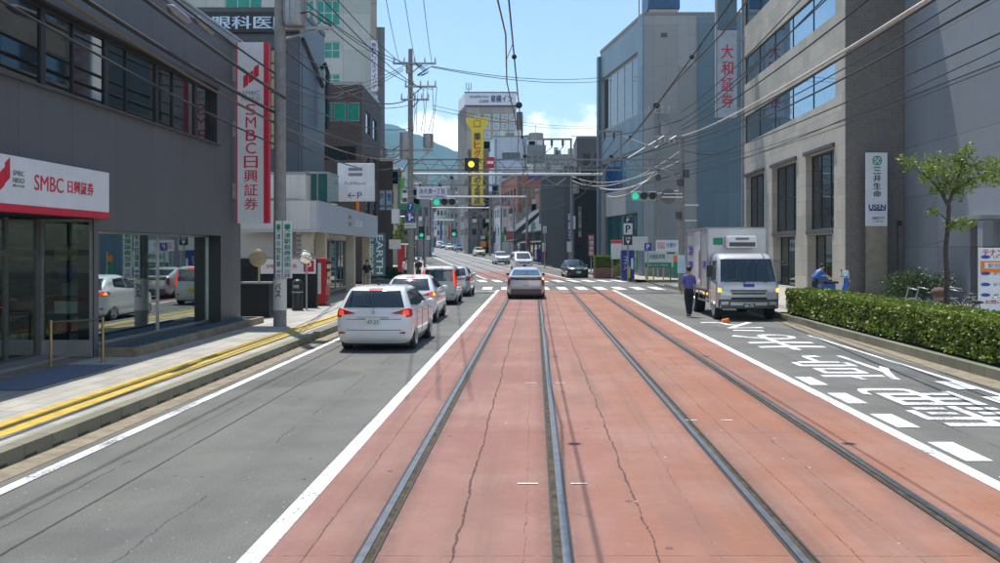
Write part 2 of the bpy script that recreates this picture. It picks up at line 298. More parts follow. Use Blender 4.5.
# ------------------------------------------------------------------ mesh kit
class MB:
    def __init__(s): s.v = []; s.f = []; s.m = []
    def add(s, vs, fs, mi=0):
        o = len(s.v); s.v += [tuple(v) for v in vs]; s.f += [tuple(i+o for i in f) for f in fs]; s.m += [mi]*len(fs); return s
    def quad(s, a, b, c, d, mi=0): return s.add((a, b, c, d), ((0, 1, 2, 3),), mi)
    def box(s, x0, x1, y0, y1, z0, z1, mi=0):
        return s.add([(x, y, z) for z in (z0, z1) for y in (y0, y1) for x in (x0, x1)],
                     [(0, 2, 3, 1), (4, 5, 7, 6), (0, 1, 5, 4), (2, 6, 7, 3), (0, 4, 6, 2), (1, 3, 7, 5)], mi)
    def prism(s, pts, z0, z1, mi=0):
        n = len(pts)
        zt = z1 if callable(z1) else (lambda x, y: z1)
        zb = z0 if callable(z0) else (lambda x, y: z0)
        vs = [(x, y, zb(x, y)) for x, y in pts]+[(x, y, zt(x, y)) for x, y in pts]
        return s.add(vs, [tuple(reversed(range(n))), tuple(range(n, 2*n))]+[(i, (i+1) % n, (i+1) % n+n, i+n) for i in range(n)], mi)
    def tube(s, pts, r, n=6, mi=0, cap=True):
        pts = [Vector(p) for p in pts]; rs = r if isinstance(r, (list, tuple)) else [r]*len(pts)
        vs = []; up = None
        for i, p in enumerate(pts):
            t = (pts[min(i+1, len(pts)-1)]-pts[max(i-1, 0)]).normalized()
            if up is None or abs(up.dot(t)) > .95: up = Vector((0, 0, 1)) if abs(t.z) < .9 else Vector((0, 1, 0))
            a = t.cross(up).normalized(); b = a.cross(t)
            for k in range(n):
                w = 2*math.pi*k/n; vs.append(p+(a*math.cos(w)+b*math.sin(w))*rs[i])
        fs = [(i*n+k, i*n+(k+1) % n, (i+1)*n+(k+1) % n, (i+1)*n+k) for i in range(len(pts)-1) for k in range(n)]
        if cap: fs += [tuple(reversed(range(n))), tuple((len(pts)-1)*n+k for k in range(n))]
        return s.add(vs, fs, mi)
    def bar(s, a, b, w, mi=0): return s.tube([a, b], w*.7071, 4, mi)
    def disc(s, c, nrm, r, th, n=20, mi=0):
        c = Vector(c); nrm = Vector(nrm).normalized()
        return s.tube([c-nrm*th/2, c+nrm*th/2], r, n, mi)
    def ball(s, c, r, n=10, mi=0):
        rr = r if isinstance(r, tuple) else (r, r, r); m = max(4, n//2)
        vs = [(c[0]+rr[0]*math.sin(math.pi*i/m)*math.cos(2*math.pi*j/n), c[1]+rr[1]*math.sin(math.pi*i/m)*math.sin(2*math.pi*j/n), c[2]+rr[2]*math.cos(math.pi*i/m)) for i in range(m+1) for j in range(n)]
        return s.add(vs, [(i*n+j, (i+1)*n+j, (i+1)*n+(j+1) % n, i*n+(j+1) % n) for i in range(m) for j in range(n)], mi)
ORG = {}
def tag(o, label=None, cat=None, group=None, kind=None):
    if label: o['label'] = label
    if cat: o['category'] = cat
    if group: o['group'] = group
    if kind: o['kind'] = kind
    return o
def thing(name, label, cat, loc=(0, 0, 0), rotz=0, group=None):
    o = bpy.data.objects.new(name, None); COL.objects.link(o); o.empty_display_size = .3
    o.location = loc; o.rotation_euler = (0, 0, rotz); tag(o, label, cat, group)
    ORG[o] = Vector((0, 0, 0)) if rotz else Vector(loc)
    return o
def obj(name, mb, mats, parent=None, smooth=0, local=False, bevel=0, label=None, fixn=True):
    """one mesh object; world coordinates are shifted to the parent's base unless local"""
    org = Vector((0, 0, 0)) if (parent is None or local) else ORG[parent]
    me = bpy.data.meshes.new(name); me.from_pydata([Vector(v)-org for v in mb.v], [], mb.f)
    if not isinstance(mats, (list, tuple)): mats = [mats]
    for m in mats: me.materials.append(M[m] if isinstance(m, str) else m)
    if len(mats) > 1: me.polygons.foreach_set('material_index', mb.m)
    bm = bmesh.new(); bm.from_mesh(me)
    if smooth: bmesh.ops.remove_doubles(bm, verts=bm.verts, dist=.0004)
    if fixn and len(bm.faces) < 60000: bmesh.ops.recalc_face_normals(bm, faces=bm.faces)
    bm.to_mesh(me); bm.free()
    if smooth:
        me.polygons.foreach_set('use_smooth', [True]*len(me.polygons)); me.set_sharp_from_angle(angle=R(smooth))
    o = bpy.data.objects.new(name, me); COL.objects.link(o)
    if parent: o.parent = parent
    ORG[o] = org
    if bevel:
        b = o.modifiers.new('bevel', 'BEVEL'); b.width = bevel; b.segments = 2; b.limit_method = 'ANGLE'
    if label: o['label'] = label
    return o
def solo(name, mb, mats, label, cat, group=None, **k): return tag(obj(name, mb, mats, **k), label, cat, group)
def struct(name, mb, mats, **k):
    k.setdefault('fixn', bool(k.get('bevel'))); return tag(obj(name, mb, mats, **k), kind='structure')
def copy_tree(o, loc=None, rotz=None, label=None, parent=None):
    c = o.copy(); COL.objects.link(c)
    if parent: c.parent = parent
    else:
        if loc is not None: c.location = loc
        if rotz is not None: c.rotation_euler = (0, 0, rotz)
        if label: c['label'] = label
    for ch in list(o.children): copy_tree(ch, parent=c)
    return c
class Frame:
    """a wall plane: a runs along u (to the viewer's right), z up, dep is depth behind the face"""
    def __init__(s, o, u):
        s.o = Vector((o[0], o[1], 0)); s.u = Vector((u[0], u[1], 0)).normalized(); s.n = s.u.cross(Vector((0, 0, 1)))
    def P(s, a, z, dep=0): return s.o+s.u*a-s.n*dep+Vector((0, 0, z))
    def box(s, mb, a0, a1, z0, z1, d0, d1, mi=0):
        vs = [s.P(a, z, d) for z in (z0, z1) for d in (d1, d0) for a in (a0, a1)]
        return mb.add(vs, [(0, 2, 3, 1), (4, 5, 7, 6), (0, 1, 5, 4), (2, 6, 7, 3), (0, 4, 6, 2), (1, 3, 7, 5)], mi)
    def a_at(s, px):                             # where the sight line through a picture column meets the wall
        k = (px-VX)/F                            # x = k*y
        den = s.u.x-k*s.u.y
        return (k*s.o.y-s.o.x)/den
    def d_at(s, px): return (s.o+s.u*s.a_at(px)).y
def FS(x, y): return Frame((x, y), (1, 0))       # faces the camera
def FE(x, y): return Frame((x, y), (0, 1))       # faces +X (left side of the street)
def FW(x, y): return Frame((x, y), (0, -1))      # faces -X (right side)
def holes(fr, mb, a0, a1, z0, z1, hs, mi=0, rmi=None):
    """wall a0..a1 x z0..z1 with recessed openings (a0,a1,z0,z1,recess)"""
    As = sorted({a0, a1, *[h[0] for h in hs], *[h[1] for h in hs]}); Zs = sorted({z0, z1, *[h[2] for h in hs], *[h[3] for h in hs]})
    for i in range(len(As)-1):
        for j in range(len(Zs)-1):
            ac = (As[i]+As[i+1])/2; zc = (Zs[j]+Zs[j+1])/2
            if any(h[0] < ac < h[1] and h[2] < zc < h[3] for h in hs): continue
            mb.quad(fr.P(As[i], Zs[j]), fr.P(As[i+1], Zs[j]), fr.P(As[i+1], Zs[j+1]), fr.P(As[i], Zs[j+1]), mi)
    r = mi if rmi is None else rmi
    for (a, b, c, d, e) in hs:
        q = [(a, c), (b, c), (b, d), (a, d)]
        for k in range(4):
            p0, p1 = q[k], q[(k+1) % 4]
            mb.quad(fr.P(*p0), fr.P(*p0, e), fr.P(*p1, e), fr.P(*p1), r)
def window(fr, parent, a0, a1, z0, z1, recess=.12, nx=1, nz=1, fw=.05, fm='frame_dark', gm='glass_dark', name='window', label=None, xs=None):
    mb = MB(); d0, d1 = recess-.03, recess+.05
    e = .002
    fr.box(mb, a0+e, a1-e, z0+e, z0+fw, d0, d1); fr.box(mb, a0+e, a1-e, z1-fw, z1-e, d0, d1)
    fr.box(mb, a0+e, a0+fw, z0+fw, z1-fw, d0, d1); fr.box(mb, a1-fw, a1-e, z0+fw, z1-fw, d0, d1)
    cuts = xs if xs is not None else [(a0+(a1-a0)*i/nx, fw) for i in range(1, nx)]
    for (a, w) in cuts: fr.box(mb, a-w/2, a+w/2, z0+fw, z1-fw, d0+.004, d1)
    for i in range(1, nz):
        z = z0+(z1-z0)*i/nz; fr.box(mb, a0+fw, a1-fw, z-fw/2, z+fw/2, d0+.008, d1)
    w = obj(name, mb, fm, parent, label=label)
    p = MB(); fr.box(p, a0+fw*.5, a1-fw*.5, z0+fw*.5, z1-fw*.5, recess+.01, recess+.03); obj('pane', p, gm, w)
    return w
_tc = {}
def text_shape(s, bold=0.0):
    if (s, bold) in _tc: return _tc[(s, bold)]
    cu = bpy.data.curves.new('t', 'FONT'); cu.body = s; cu.size = 1; cu.resolution_u = 3
    o = bpy.data.objects.new('t', cu); COL.objects.link(o)
    dg = bpy.context.evaluated_depsgraph_get()
    me = bpy.data.meshes.new_from_object(o.evaluated_get(dg))
    r = ([(v.co.x, v.co.y) for v in me.vertices], [tuple(p.vertices) for p in me.polygons])
    bpy.data.objects.remove(o); bpy.data.curves.remove(cu); bpy.data.meshes.remove(me)
    _tc[(s, bold)] = r
    return r
def put_text(fr, mb, s, a, z, w=None, h=None, dep=-.012, vertical=False, bold=0.0, flip=False, thick=.006):
    """s centred on (a, z) fitted to w x h (keeps proportion when only one is given); solid letters of small depth"""
    items = []
    if vertical:
        n = len(s); ch = h/n; cw = w or ch*.9
        for i, c in enumerate(s):
            if c == ' ': continue
            items.append((c, a, z+h/2-ch*(i+.5), cw*(.35 if c in 'IlーI' else 1) if c != 'ー' else cw*.14, ch*.86 if c != '一' else ch*.1))
    else: items.append((s, a, z, w, h))
    for (c, ca, cz, cw, ch) in items:
        if vertical and c == 'ー':
            pts = [(-.07, -.5), (.07, -.5), (.07, .5), (-.07, .5)]; fs = [(0, 1, 2, 3)]; cw = cw
        else: pts, fs = text_shape(c)
        n0 = max(1, len(pts)); thickened = bold and not (vertical and c == 'ー')
        if thickened:
            k = bold*.6; pts = [(x+o, y+o*.3) for o in (-k, 0, k) for x, y in pts]; fs = [tuple(i+j*n0 for i in f) for j in range(3) for f in fs]
        if not pts: continue
        x0 = min(p[0] for p in pts); x1 = max(p[0] for p in pts); y0 = min(p[1] for p in pts); y1 = max(p[1] for p in pts)
        sx = cw/(x1-x0) if cw else None; sy = ch/max(y1-y0, 1e-4) if ch else None
        if vertical and c == '一': sy = sx
        sx = sx or sy; sy = sy or sx
        g = -1 if flip else 1
        P = [(ca+g*(p[0]-(x0+x1)/2)*sx, cz+g*(p[1]-(y0+y1)/2)*sy) for p in pts]
        n = len(P)
        cnt = {}
        for f in fs:
            for i in range(len(f)):
                e = (f[i], f[(i+1) % len(f)]); cnt[e] = 1
        side = [(e[0], e[1], e[1]+n, e[0]+n) for e in cnt if (e[1], e[0]) not in cnt]
        lay = (lambda i: -.0012*(i//n0)) if thickened else (lambda i: 0)
        mb.add([fr.P(p[0], p[1], dep+lay(i)) for i, p in enumerate(P)]+[fr.P(p[0], p[1], dep+thick) for p in P], list(fs)+side)
    return mb
def txt(fr, parent, s, a, z, w=None, h=None, mat='black', name='lettering', **k):
    return obj(name, put_text(fr, MB(), s, a, z, w, h, **k), mat, parent)
def skinned(name, joints, edges, mats, parent, root=0, lev=2, local=True):
    me = bpy.data.meshes.new(name); me.from_pydata([j[0] for j in joints], edges, [])
    o = bpy.data.objects.new(name, me); COL.objects.link(o)
    sk = o.modifiers.new('s', 'SKIN'); sk.use_smooth_shade = True
    for i, j in enumerate(joints):
        r = j[1] if isinstance(j[1], tuple) else (j[1], j[1])
        me.skin_vertices[0].data[i].radius = r; me.skin_vertices[0].data[i].use_root = (i == root)
    ss = o.modifiers.new('b', 'SUBSURF'); ss.levels = lev; ss.render_levels = lev
    dg = bpy.context.evaluated_depsgraph_get()
    m2 = bpy.data.meshes.new_from_object(o.evaluated_get(dg)); bpy.data.objects.remove(o); bpy.data.meshes.remove(me)
    m2.name = name; m2.materials.clear(); m2.materials.append(M[mats])
    m2.polygons.foreach_set('use_smooth', [True]*len(m2.polygons))
    o = bpy.data.objects.new(name, m2); COL.objects.link(o)
    if parent: o.parent = parent
    ORG[o] = Vector((0, 0, 0))
    return o
# ------------------------------------------------------------------ ground, roads, track
from mathutils import noise as mn
def ds(d0, d1):
    out = [d0]; d = d0
    while d < d1-1e-6:
        d = min(d1, d+(8 if d < 48 else 1.5 if d < 82 else 12)); out.append(d)
    return out
def strip(mb, o0, o1, d0, d1, dz, mi=0):
    q = ds(d0, d1)
    for a, b in zip(q, q[1:]): mb.quad(RP(o0, a, dz), RP(o1, a, dz), RP(o1, b, dz), RP(o0, b, dz), mi)
    return mb
def bar_along(mb, o0, o1, d0, d1, z0, z1, mi=0):
    q = ds(d0, d1)
    for a, b in zip(q, q[1:]):
        mb.quad(RP(o0, a, z1), RP(o1, a, z1), RP(o1, b, z1), RP(o0, b, z1), mi)
        mb.quad(RP(o0, a, z0), RP(o0, b, z0), RP(o0, b, z1), RP(o0, a, z1), mi)
        mb.quad(RP(o1, a, z0), RP(o1, a, z1), RP(o1, b, z1), RP(o1, b, z0), mi)
    mb.quad(RP(o0, d0, z0), RP(o1, d0, z0), RP(o1, d0, z1), RP(o0, d0, z1), mi)
    mb.quad(RP(o0, d1, z0), RP(o0, d1, z1), RP(o1, d1, z1), RP(o1, d1, z0), mi)
    return mb
mb = MB(); xs = [-2800, -400, -120, -60, 0, 60, 120, 400, 2800]; ys = [-60, 0, 52, 60, 66, 70, 78, 100, 160, 220, 280, 345, 800, 1500, 3400]
for i in range(len(xs)-1):
    for j in range(len(ys)-1):
        mb.quad(*[(x, y, Zt(y)-.06) for x, y in ((xs[i], ys[j]), (xs[i+1], ys[j]), (xs[i+1], ys[j+1]), (xs[i], ys[j+1]))])
struct('ground', mb, 'soil')
D0 = -12
road = MB(); strip(road, -5.6, 8.12, D0, 59, 0); strip(road, -5.6, 8.12, 59, 66, 0); strip(road, -5.6, 8.12, 66, 420, 0)
for s0, s1 in ((-90, -5.6), (8.12, 90)):
    road.quad((s0, 59, 0), (s1, 59, 0), (s1, 66, 0), (s0, 66, 0))
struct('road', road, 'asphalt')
tb = MB(); strip(tb, -2.02, 4.42, D0, 53.2, .004); strip(tb, -2.02, 4.42, 71.5, 88, .004)
struct('track_bed', tb, 'red')
struct('stone_track_bed', strip(MB(), -2.02, 4.42, 88, 420, .004), 'track_stone')
ln = MB()
for o in (-2.19, 4.42): strip(ln, o, o+.17, D0, 53.4, .008); strip(ln, o, o+.17, 72, 400, .008)
strip(ln, -5.14, -5.0, D0, 52, .008); strip(ln, -5.14, -5.0, 74, 400, .008)
strip(ln, 7.30, 7.40, D0, 25, .008); strip(ln, 7.5, 7.6, 74, 400, .008)
for r0 in (53.6, 66.6):
    k = -5.3
    while k < 8:
        ln.quad(RP(k, r0, .012), RP(k+.58, r0, .012), RP(k+.58, r0+4, .012), RP(k, r0+4, .012)); k += 1.12
ln.quad(RP(-5, 51.6, .012), RP(-2.2, 51.6, .012), RP(-2.2, 52, .012), RP(-5, 52, .012))
for d in (8.4, 10.1, 12.0, 13.9, 15.8): ln.quad((4.68, d, .008), (4.98, d, .008), (4.98, d+1.0, .008), (4.68, d+1.0, .008))
for d in (13.6, 15.3): ln.quad((6.95, d, .012), (7.28, d, .012), (7.28, d+.9, .012), (6.95, d+.9, .012))
for (o, d) in ((0.05, 9.1), (2.2, 12.5), (2.2, 21), (.05, 16), (2.1, 30)):
    for a, b in ((-.22, -.02), (.3, .46)): ln.quad((o+a, d, .012), (o+b, d, .012), (o+b, d+.03, .012), (o+a, d+.03, .012))
struct('road_marking', ln, 'white_line')
class Flat:                                     # lettering painted on the road, read by drivers coming towards us
    def __init__(s, x, y): s.x, s.y = x, y
    def P(s, a, z, dep=0): return Vector((s.x-a, s.y-z, .009))
tx = MB()
for c, d0, d1 in (('電', 12.1, 15.4), ('停', 16.4, 20.2), ('ま', 21.3, 25.3), ('え', 26.2, 29.6)):
    pts, fs = text_shape(c)
    x0 = min(p[0] for p in pts); x1 = max(p[0] for p in pts); y0 = min(p[1] for p in pts); y1 = max(p[1] for p in pts)
    tx.add([(6.05-(p[0]-(x0+x1)/2)*1.65/(x1-x0), (d0+d1)/2-(p[1]-(y0+y1)/2)*(d1-d0)/(y1-y0), .008) for p in pts], fs)
struct('road_lettering', tx, 'road_text')
gt = MB(); strip(gt, -5.6, -5.28, D0, 56, .005); strip(gt, 7.62, 8.12, D0, 31, .005)
struct('gutter', gt, 'gutter')
for off, inner, lab in ((-1.29, 1, 'polished steel rail set in the red paving beside the left white line'), (.235, -1, 'polished steel rail in the red paving running under the silver car'),
                        (1.985, 1, 'dark grooved steel rail, the inner one of the pair on the right'), (3.515, -1, 'dark grooved steel rail nearest the lane with painted characters')):
    t = thing('tram_rail', lab, 'rail', (off, 0, 0), 0, 'rails of the double tram track')
    obj('rail_head', bar_along(MB(), off-.030, off+.030, D0, 410, -.02, .018), 'rail_steel', t)
    a, b = sorted((off+inner*.032, off+inner*.082)); obj('groove', bar_along(MB(), a, b, D0, 410, -.02, .009), 'rust', t)
    a, b = sorted((off+inner*.084, off+inner*.104)); a, b = sorted((off-inner*.032, off-inner*.058)); obj('edge_seal', bar_along(MB(), a, b, D0, 410, -.02, .008), 'rail_dark', t)
    a, b = sorted((off+inner*.084, off+inner*.104)); obj('guard_lip', bar_along(MB(), a, b, D0, 410, -.02, .016), 'rail_dark', t)
# pavements and kerbs
pv = MB(); strip(pv, -9.6, -5.79, D0, 57, .15); strip(pv, -14, -5.79, 67.5, 400, .15)
struct('pavement', pv, 'slab')
pr = MB(); strip(pr, 8.28, 19, D0, 57.5, .15); strip(pr, 8.28, 19, 67.5, 400, .15)
struct('pavement', pr, 'slab_sand')
lot = MB(); lot.quad((-60, D0, .13), (-9.5, D0, .13), (-9.5, 58.5, .13), (-60, 58.5, .13)); lot.quad((19, D0, .13), (60, D0, .13), (60, 58.5, .13), (19, 58.5, .13))
strip(lot, -70, -14, 67, 400, .13); strip(lot, 19, 70, 67, 400, .13)
struct('yard', lot, 'gutter')
struct('tactile_path', strip(strip(MB(), -6.66, -6.41, D0, 55, .156), -6.37, -6.12, D0, 55, .156), 'yellow_tactile')
kb = MB()
bar_along(kb, -5.8, -5.6, D0, 23.7, -.05, .17); bar_along(kb, -5.8, -5.6, 24.3, 57, -.05, .17)
bar_along(kb, -5.8, -5.6, 67.5, 400, -.05, .16); bar_along(kb, 8.12, 8.29, 67.5, 400, -.05, .16)
bar_along(kb, 8.12, 8.29, D0, 57.5, -.05, .19); bar_along(kb, 9.7, 9.82, D0, 31.4, .1, .22); bar_along(kb, 8.29, 9.7, 31.2, 31.4, .1, .21)
kb.box(-80, -5.6, 66.9, 67.52, -.05, .158); kb.box(8.12, 80, 66.9, 67.52, -.05, .158); kb.box(-80, -5.62, 57, 58.6, -.05, .152); kb.box(8.30, 80, 57.45, 58.6, -.05, .152)
y = D0
while y < 56:
    if not 23.2 < y < 24.5: kb.box(-5.603, -5.594, y, y+.26, .010, .040, 1)
    y += .6
struct('kerb', kb, ['kerb', 'black'], bevel=.012)
sb = MB(); sb.quad((8.28, D0, .16), (9.71, D0, .16), (9.71, 31.3, .16), (8.28, 31.3, .16)); struct('planting_bed', sb, 'soil')

# wooded hills behind the town
RX = [(-2600, 180), (-1200, 235), (-700, 262), (-420, 272), (-330, 268), (-290, 262), (-245, 243), (-205, 226), (-160, 204), (-100, 178), (-40, 178), (20, 188), (60, 197), (150, 190), (300, 205), (700, 240), (2600, 200)]
def ridge(x):
    for (a, h), (b, k) in zip(RX, RX[1:]):
        if a <= x <= b: t = (x-a)/(b-a); return h+(k-h)*t
    return 190
mb = MB(); nx, ny = 300, 40; vs = []
for j in range(ny+1):
    for i in range(nx+1):
        x = -2600+5200*i/nx if False else (lambda t: 2600*(abs(t)**1.8)*(1 if t > 0 else -1))(2*i/nx-1)
        y = 1150+1500*j/ny; k = (y-1150)/850
        sh = math.sin(min(1, k)*math.pi/2) if k < 1 else max(.2, 1-(k-1)*.8)
        z = ridge(x)*sh*(1+.16*(1-min(1, k))*mn.noise(Vector((x/160, y/160, 3)))) + 5*mn.noise(Vector((x/26, y/26, 0)))+2.5*mn.noise(Vector((x/9, y/11, 5)))
        vs.append((x, y, z if j else -5))
mb.add(vs, [(j*(nx+1)+i, j*(nx+1)+i+1, (j+1)*(nx+1)+i+1, (j+1)*(nx+1)+i) for j in range(ny) for i in range(nx)])
M['forest'] = mat('forest', (.010, .040, .030), .9, var=.5, vs=.05, bump=1.0, bs=.12)
struct('hills', mb, 'forest', smooth=60)

# air: one even volume round everything
hz = MB(); hz.box(-2900, 2900, -70, 3450, -8, 330)
hm = bpy.data.materials.new('haze'); hm.use_nodes = True; hn = hm.node_tree; hn.nodes.clear()
pvn = N(hn, 'ShaderNodeVolumePrincipled'); pvn.inputs['Color'].default_value = (.34, .72, 1.0, 1); pvn.inputs['Density'].default_value = .00022; pvn.inputs['Anisotropy'].default_value = .1
ho = N(hn, 'ShaderNodeOutputMaterial'); hn.links.new(pvn.outputs[0], ho.inputs['Volume'])
hzo = tag(obj('haze', hz, hm), kind='stuff')

# ------------------------------------------------------------------ buildings
WM = {}
WM['smbc'] = grid_mat('grey_cladding', (.115, .118, .125), 1.85, 9, .012, (.06, .06, .065), rough=.5, streak=.28, var=.12, tint=.06)
WM['tile_dark'] = grid_mat('dark_tile', (.165, .146, .125), .16, .16, .010, (.21, .19, .17), rough=.45, streak=.1, bump=.3)
WM['beige'] = grid_mat('beige_stone', (.43, .40, .335), 1.3, .8, .010, (.24, .22, .2), off=.5, rough=.8, streak=.22)
WM['bluegrey'] = grid_mat('bluegrey_wall', (.205, .225, .245), 7, 2.3, .02, (.12, .14, .16), rough=.7, streak=.15)
WM['greytower'] = grid_mat('greytower', (.31, .325, .325), 1.9, 3.4, .014, (.25, .245, .24), rough=.7, streak=.2)
WM['bluepanel'] = grid_mat('bluepanel', (.125, .20, .245), 1.2, 3.4, .02, (.10, .15, .18), rough=.4, streak=.1)
WM['white_wall'] = grid_mat('white_wall', (.60, .61, .59), 3.0, 3.0, .01, (.4, .4, .4), rough=.75, streak=.25)
WM['palegreen'] = grid_mat('palegreen_wall', (.47, .50, .47), 2.4, 3.3, .02, (.3, .33, .31), rough=.7, streak=.25)
WM['brown'] = grid_mat('brown_wall', (.085, .062, .055), .3, .1, .004, (.06, .045, .04), off=.5, rough=.7, streak=.15)
WM['darkblue'] = grid_mat('darkblue_wall', (.055, .062, .078), 1.0, 2.6, .01, rough=.4, streak=.1)
WM['black_wall'] = grid_mat('black_wall', (.020, .0205, .023), 1.0, 1.5, .008, rough=.6, spec=.2)
WM['brick_red'] = grid_mat('brick_red', (.30, .11, .07), .3, .1, .01, (.2, .12, .09), off=.5, rough=.8)
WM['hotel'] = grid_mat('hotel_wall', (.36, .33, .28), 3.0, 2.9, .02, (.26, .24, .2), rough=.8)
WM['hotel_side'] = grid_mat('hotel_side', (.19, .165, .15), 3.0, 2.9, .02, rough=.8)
WM['sky_panel'] = grid_mat('sky_panel', (.42, .50, .60), 2.2, 3.2, .03, (.3, .36, .43), rough=.6)
WM['grey_mid'] = grid_mat('grey_mid', (.25, .25, .25), 3, 3.1, .03, rough=.8)
WM['grey_dark'] = grid_mat('grey_dark', (.12, .12, .125), 2, 3.1, .03, rough=.8)
WM['tan'] = grid_mat('tan_wall', (.40, .36, .29), 3, 3.0, .03, rough=.8)
M.update({'w_'+k: v for k, v in WM.items()})

def building(name, label, pts, z0, z1, wall, hs=None, roof='concrete', group=None, cat='building', extra=None, wname='wall', reveal=None):
    """pts run counter-clockwise seen from above; hs maps an edge index to recessed openings"""
    cx = sum(p[0] for p in pts)/len(pts); cy = sum(p[1] for p in pts)/len(pts)
    t = thing(name, label, cat, (cx, cy, z0), 0, group)
    mb = MB(); frs = []
    for i, p in enumerate(pts):
        q = pts[(i+1) % len(pts)]; fr = Frame(p, (q[0]-p[0], q[1]-p[1])); frs.append(fr)
        L = math.hypot(q[0]-p[0], q[1]-p[1]); fr.L = L
        holes(fr, mb, 0, L, z0, z1, (hs or {}).get(i, []), 0, 1 if reveal else 0)
    w = obj(wname, mb, ['w_'+wall]+([reveal] if reveal else []), t)
    r = MB(); r.add([(p[0], p[1], z1) for p in pts], [tuple(range(len(pts)))]); 
    for i, p in enumerate(pts):
        frs[i].box(r, -.02, frs[i].L+.02, z1, z1+.25, -.04, .2)
    obj('roof', r, roof, t)
    return t, frs, w
def fill(t, fr, hs, **k):
    for (a, b, c, d, e) in hs: window(fr, t, a, b, c, d, recess=max(.05, e-.06), **k)
def rect(x0, x1, y0, y1): return [(x0, y0), (x1, y0), (x1, y1), (x0, y1)]   # edges: 0 faces camera, 1 faces +X, 2 away, 3 faces -X
def winrows(a0, a1, n, zs, h, wfrac=.6, e=.15):
    st = (a1-a0)/n
    return [(a0+st*(i+.5-wfrac/2), a0+st*(i+.5+wfrac/2), z, z+h, e) for z in zs for i in range(n)]

# 1 brokerage on the left ---------------------------------------------------------------
XL = -8.8; Y0, Y1 = 4.0, 27.8
hsE = [(11.0-Y0, 18.55-Y0, .15, 2.93, .015), (18.75-Y0, 26.05-Y0, .30, 2.70, .42), (8.0-Y0, 25.75-Y0, 5.24, 6.75, .22)]
t, frs, w = building('brokerage_office', 'dark grey panelled two-storey office with long upper window strip and glass shopfront at far left', rect(-20, XL, Y0, Y1), .13, 8.25, 'smbc', {1: hsE}, roof='galv', reveal='frame_dark')
fr = frs[1]
cp = MB(); fr.box(cp, -.05, fr.L+.06, 8.5, 8.56, -.07, .22); obj('coping', cp, 'frame_alu', t)
hd = MB(); fr.box(hd, 8.0-Y0-.05, 25.75-Y0+.05, 6.752, 6.84, -.07, .0); fr.box(hd, 8.0-Y0-.05, 25.75-Y0+.05, 5.19, 5.238, -.08, 0); obj('window_surround', hd, 'steel_dark', t)
cuts = [(d-Y0, .17) for d in (9.3, 11.85, 14.4, 16.9, 19.4, 22.0, 24.5)]+[(d-Y0, .035) for d in (10.2, 12.8, 15.3, 18.0, 20.35, 22.95)]
window(fr, t, *hsE[2][:4], recess=.16, fw=.07, xs=cuts, gm='glass_dark', name='upper_window')
window(fr, t, *hsE[1][:4], recess=.36, fw=.05, xs=[(19.2-Y0, .05), (22.6-Y0, .025)], fm='frame_alu', gm='glass_clear', name='shop_window')
# shop interior seen through the glass
it = MB(); it.box(-13.5, -13.4, Y0+.5, Y1-.3, .2, 3.2); it.box(-13.4, -9.3, Y0+.5, Y1-.5, .14, .2); it.box(-13.4, -9.98, Y0+.5, Y1-.5, 2.96, 3.05); it.box(-13.4, -9.3, Y1-.6, Y1-.45, .2, 2.95)
obj('interior', it, 'concrete', t)
pc = MB(); pc.box(-9.62, -9.5, 19.3, 19.62, .2, 2.95); pc.box(-9.9, -9.78, 19.75, 20.15, .2, 2.95); obj('interior_column', pc, 'offwhite', t)
sh = MB()
for z in (.62, .98, 1.34, 1.7, 2.06, 2.4): sh.box(-9.84, -8.98, 18.78, 19.15, z, z+.03)
obj('display_shelf', sh, 'frame_dark', t)
for i, (z, x, w_, h_, m_) in enumerate(((.65, -9.7, .5, .2, 'red_plain'), (1.01, -9.75, .6, .25, 'offwhite'), (1.37, -9.6, .5, .26, 'grey_text'), (1.73, -9.7, .62, .24, 'navy'), (2.09, -9.75, .66, .26, 'brass'))):
    b = MB(); b.box(x, x+w_, 18.86, 19.05, z+.001, z+h_); obj('display_box', b, m_, t)
# entrance: glass front set back under the sign, return pane with shelves
b = MB(); b.box(-9.98, -8.83, 10.9, 18.62, 2.935, 3.04); obj('soffit', b, 'frame_dark', t); b = MB(); b.box(-9.98, -8.79, 10.9, 18.62, .12, .152); obj('entrance_floor', b, 'gutter', t)
en = FE(-9.92, 11.0)
dr = MB()
for a, w_ in ((.03, .06), (2.4, .08), (4.9, .08), (6.35, .10), (7.45, .10)): en.box(dr, a, a+w_, .16, 2.92, -.04, .04)
en.box(dr, .09, 7.5, 2.18, 2.30, -.05, .05); en.box(dr, .09, 7.5, .16, .24, -.045, .045)
door = obj('entrance_door', dr, 'frame_grey', t)
pn = MB(); en.box(pn, .05, 7.5, .2, 2.9, -.006, .006); obj('pane', pn, 'glass_tint', door)
rs = MB(); en.box(rs, 4.95, 6.33, 1.22, 1.25, -.014, -.008); en.box(rs, 2.5, 4.88, 1.22, 1.25, -.014, -.008); obj('safety_stripe', rs, 'red_plain', door)
rt = FS(-9.9, 18.6); rm = MB()
for a in (.0, 1.0): rt.box(rm, a, a+.07, .16, 2.92, -.03, .05)
rt.box(rm, .07, 1.0, .16, .5, -.02, .04); rt.box(rm, .07, 1.0, 2.86, 2.92, -.02, .04); rp = obj('side_pane_frame', rm, 'frame_alu', t)
pn = MB(); rt.box(pn, .05, 1.02, .5, 2.88, .0, .012); obj('pane', pn, 'glass_view', rp)
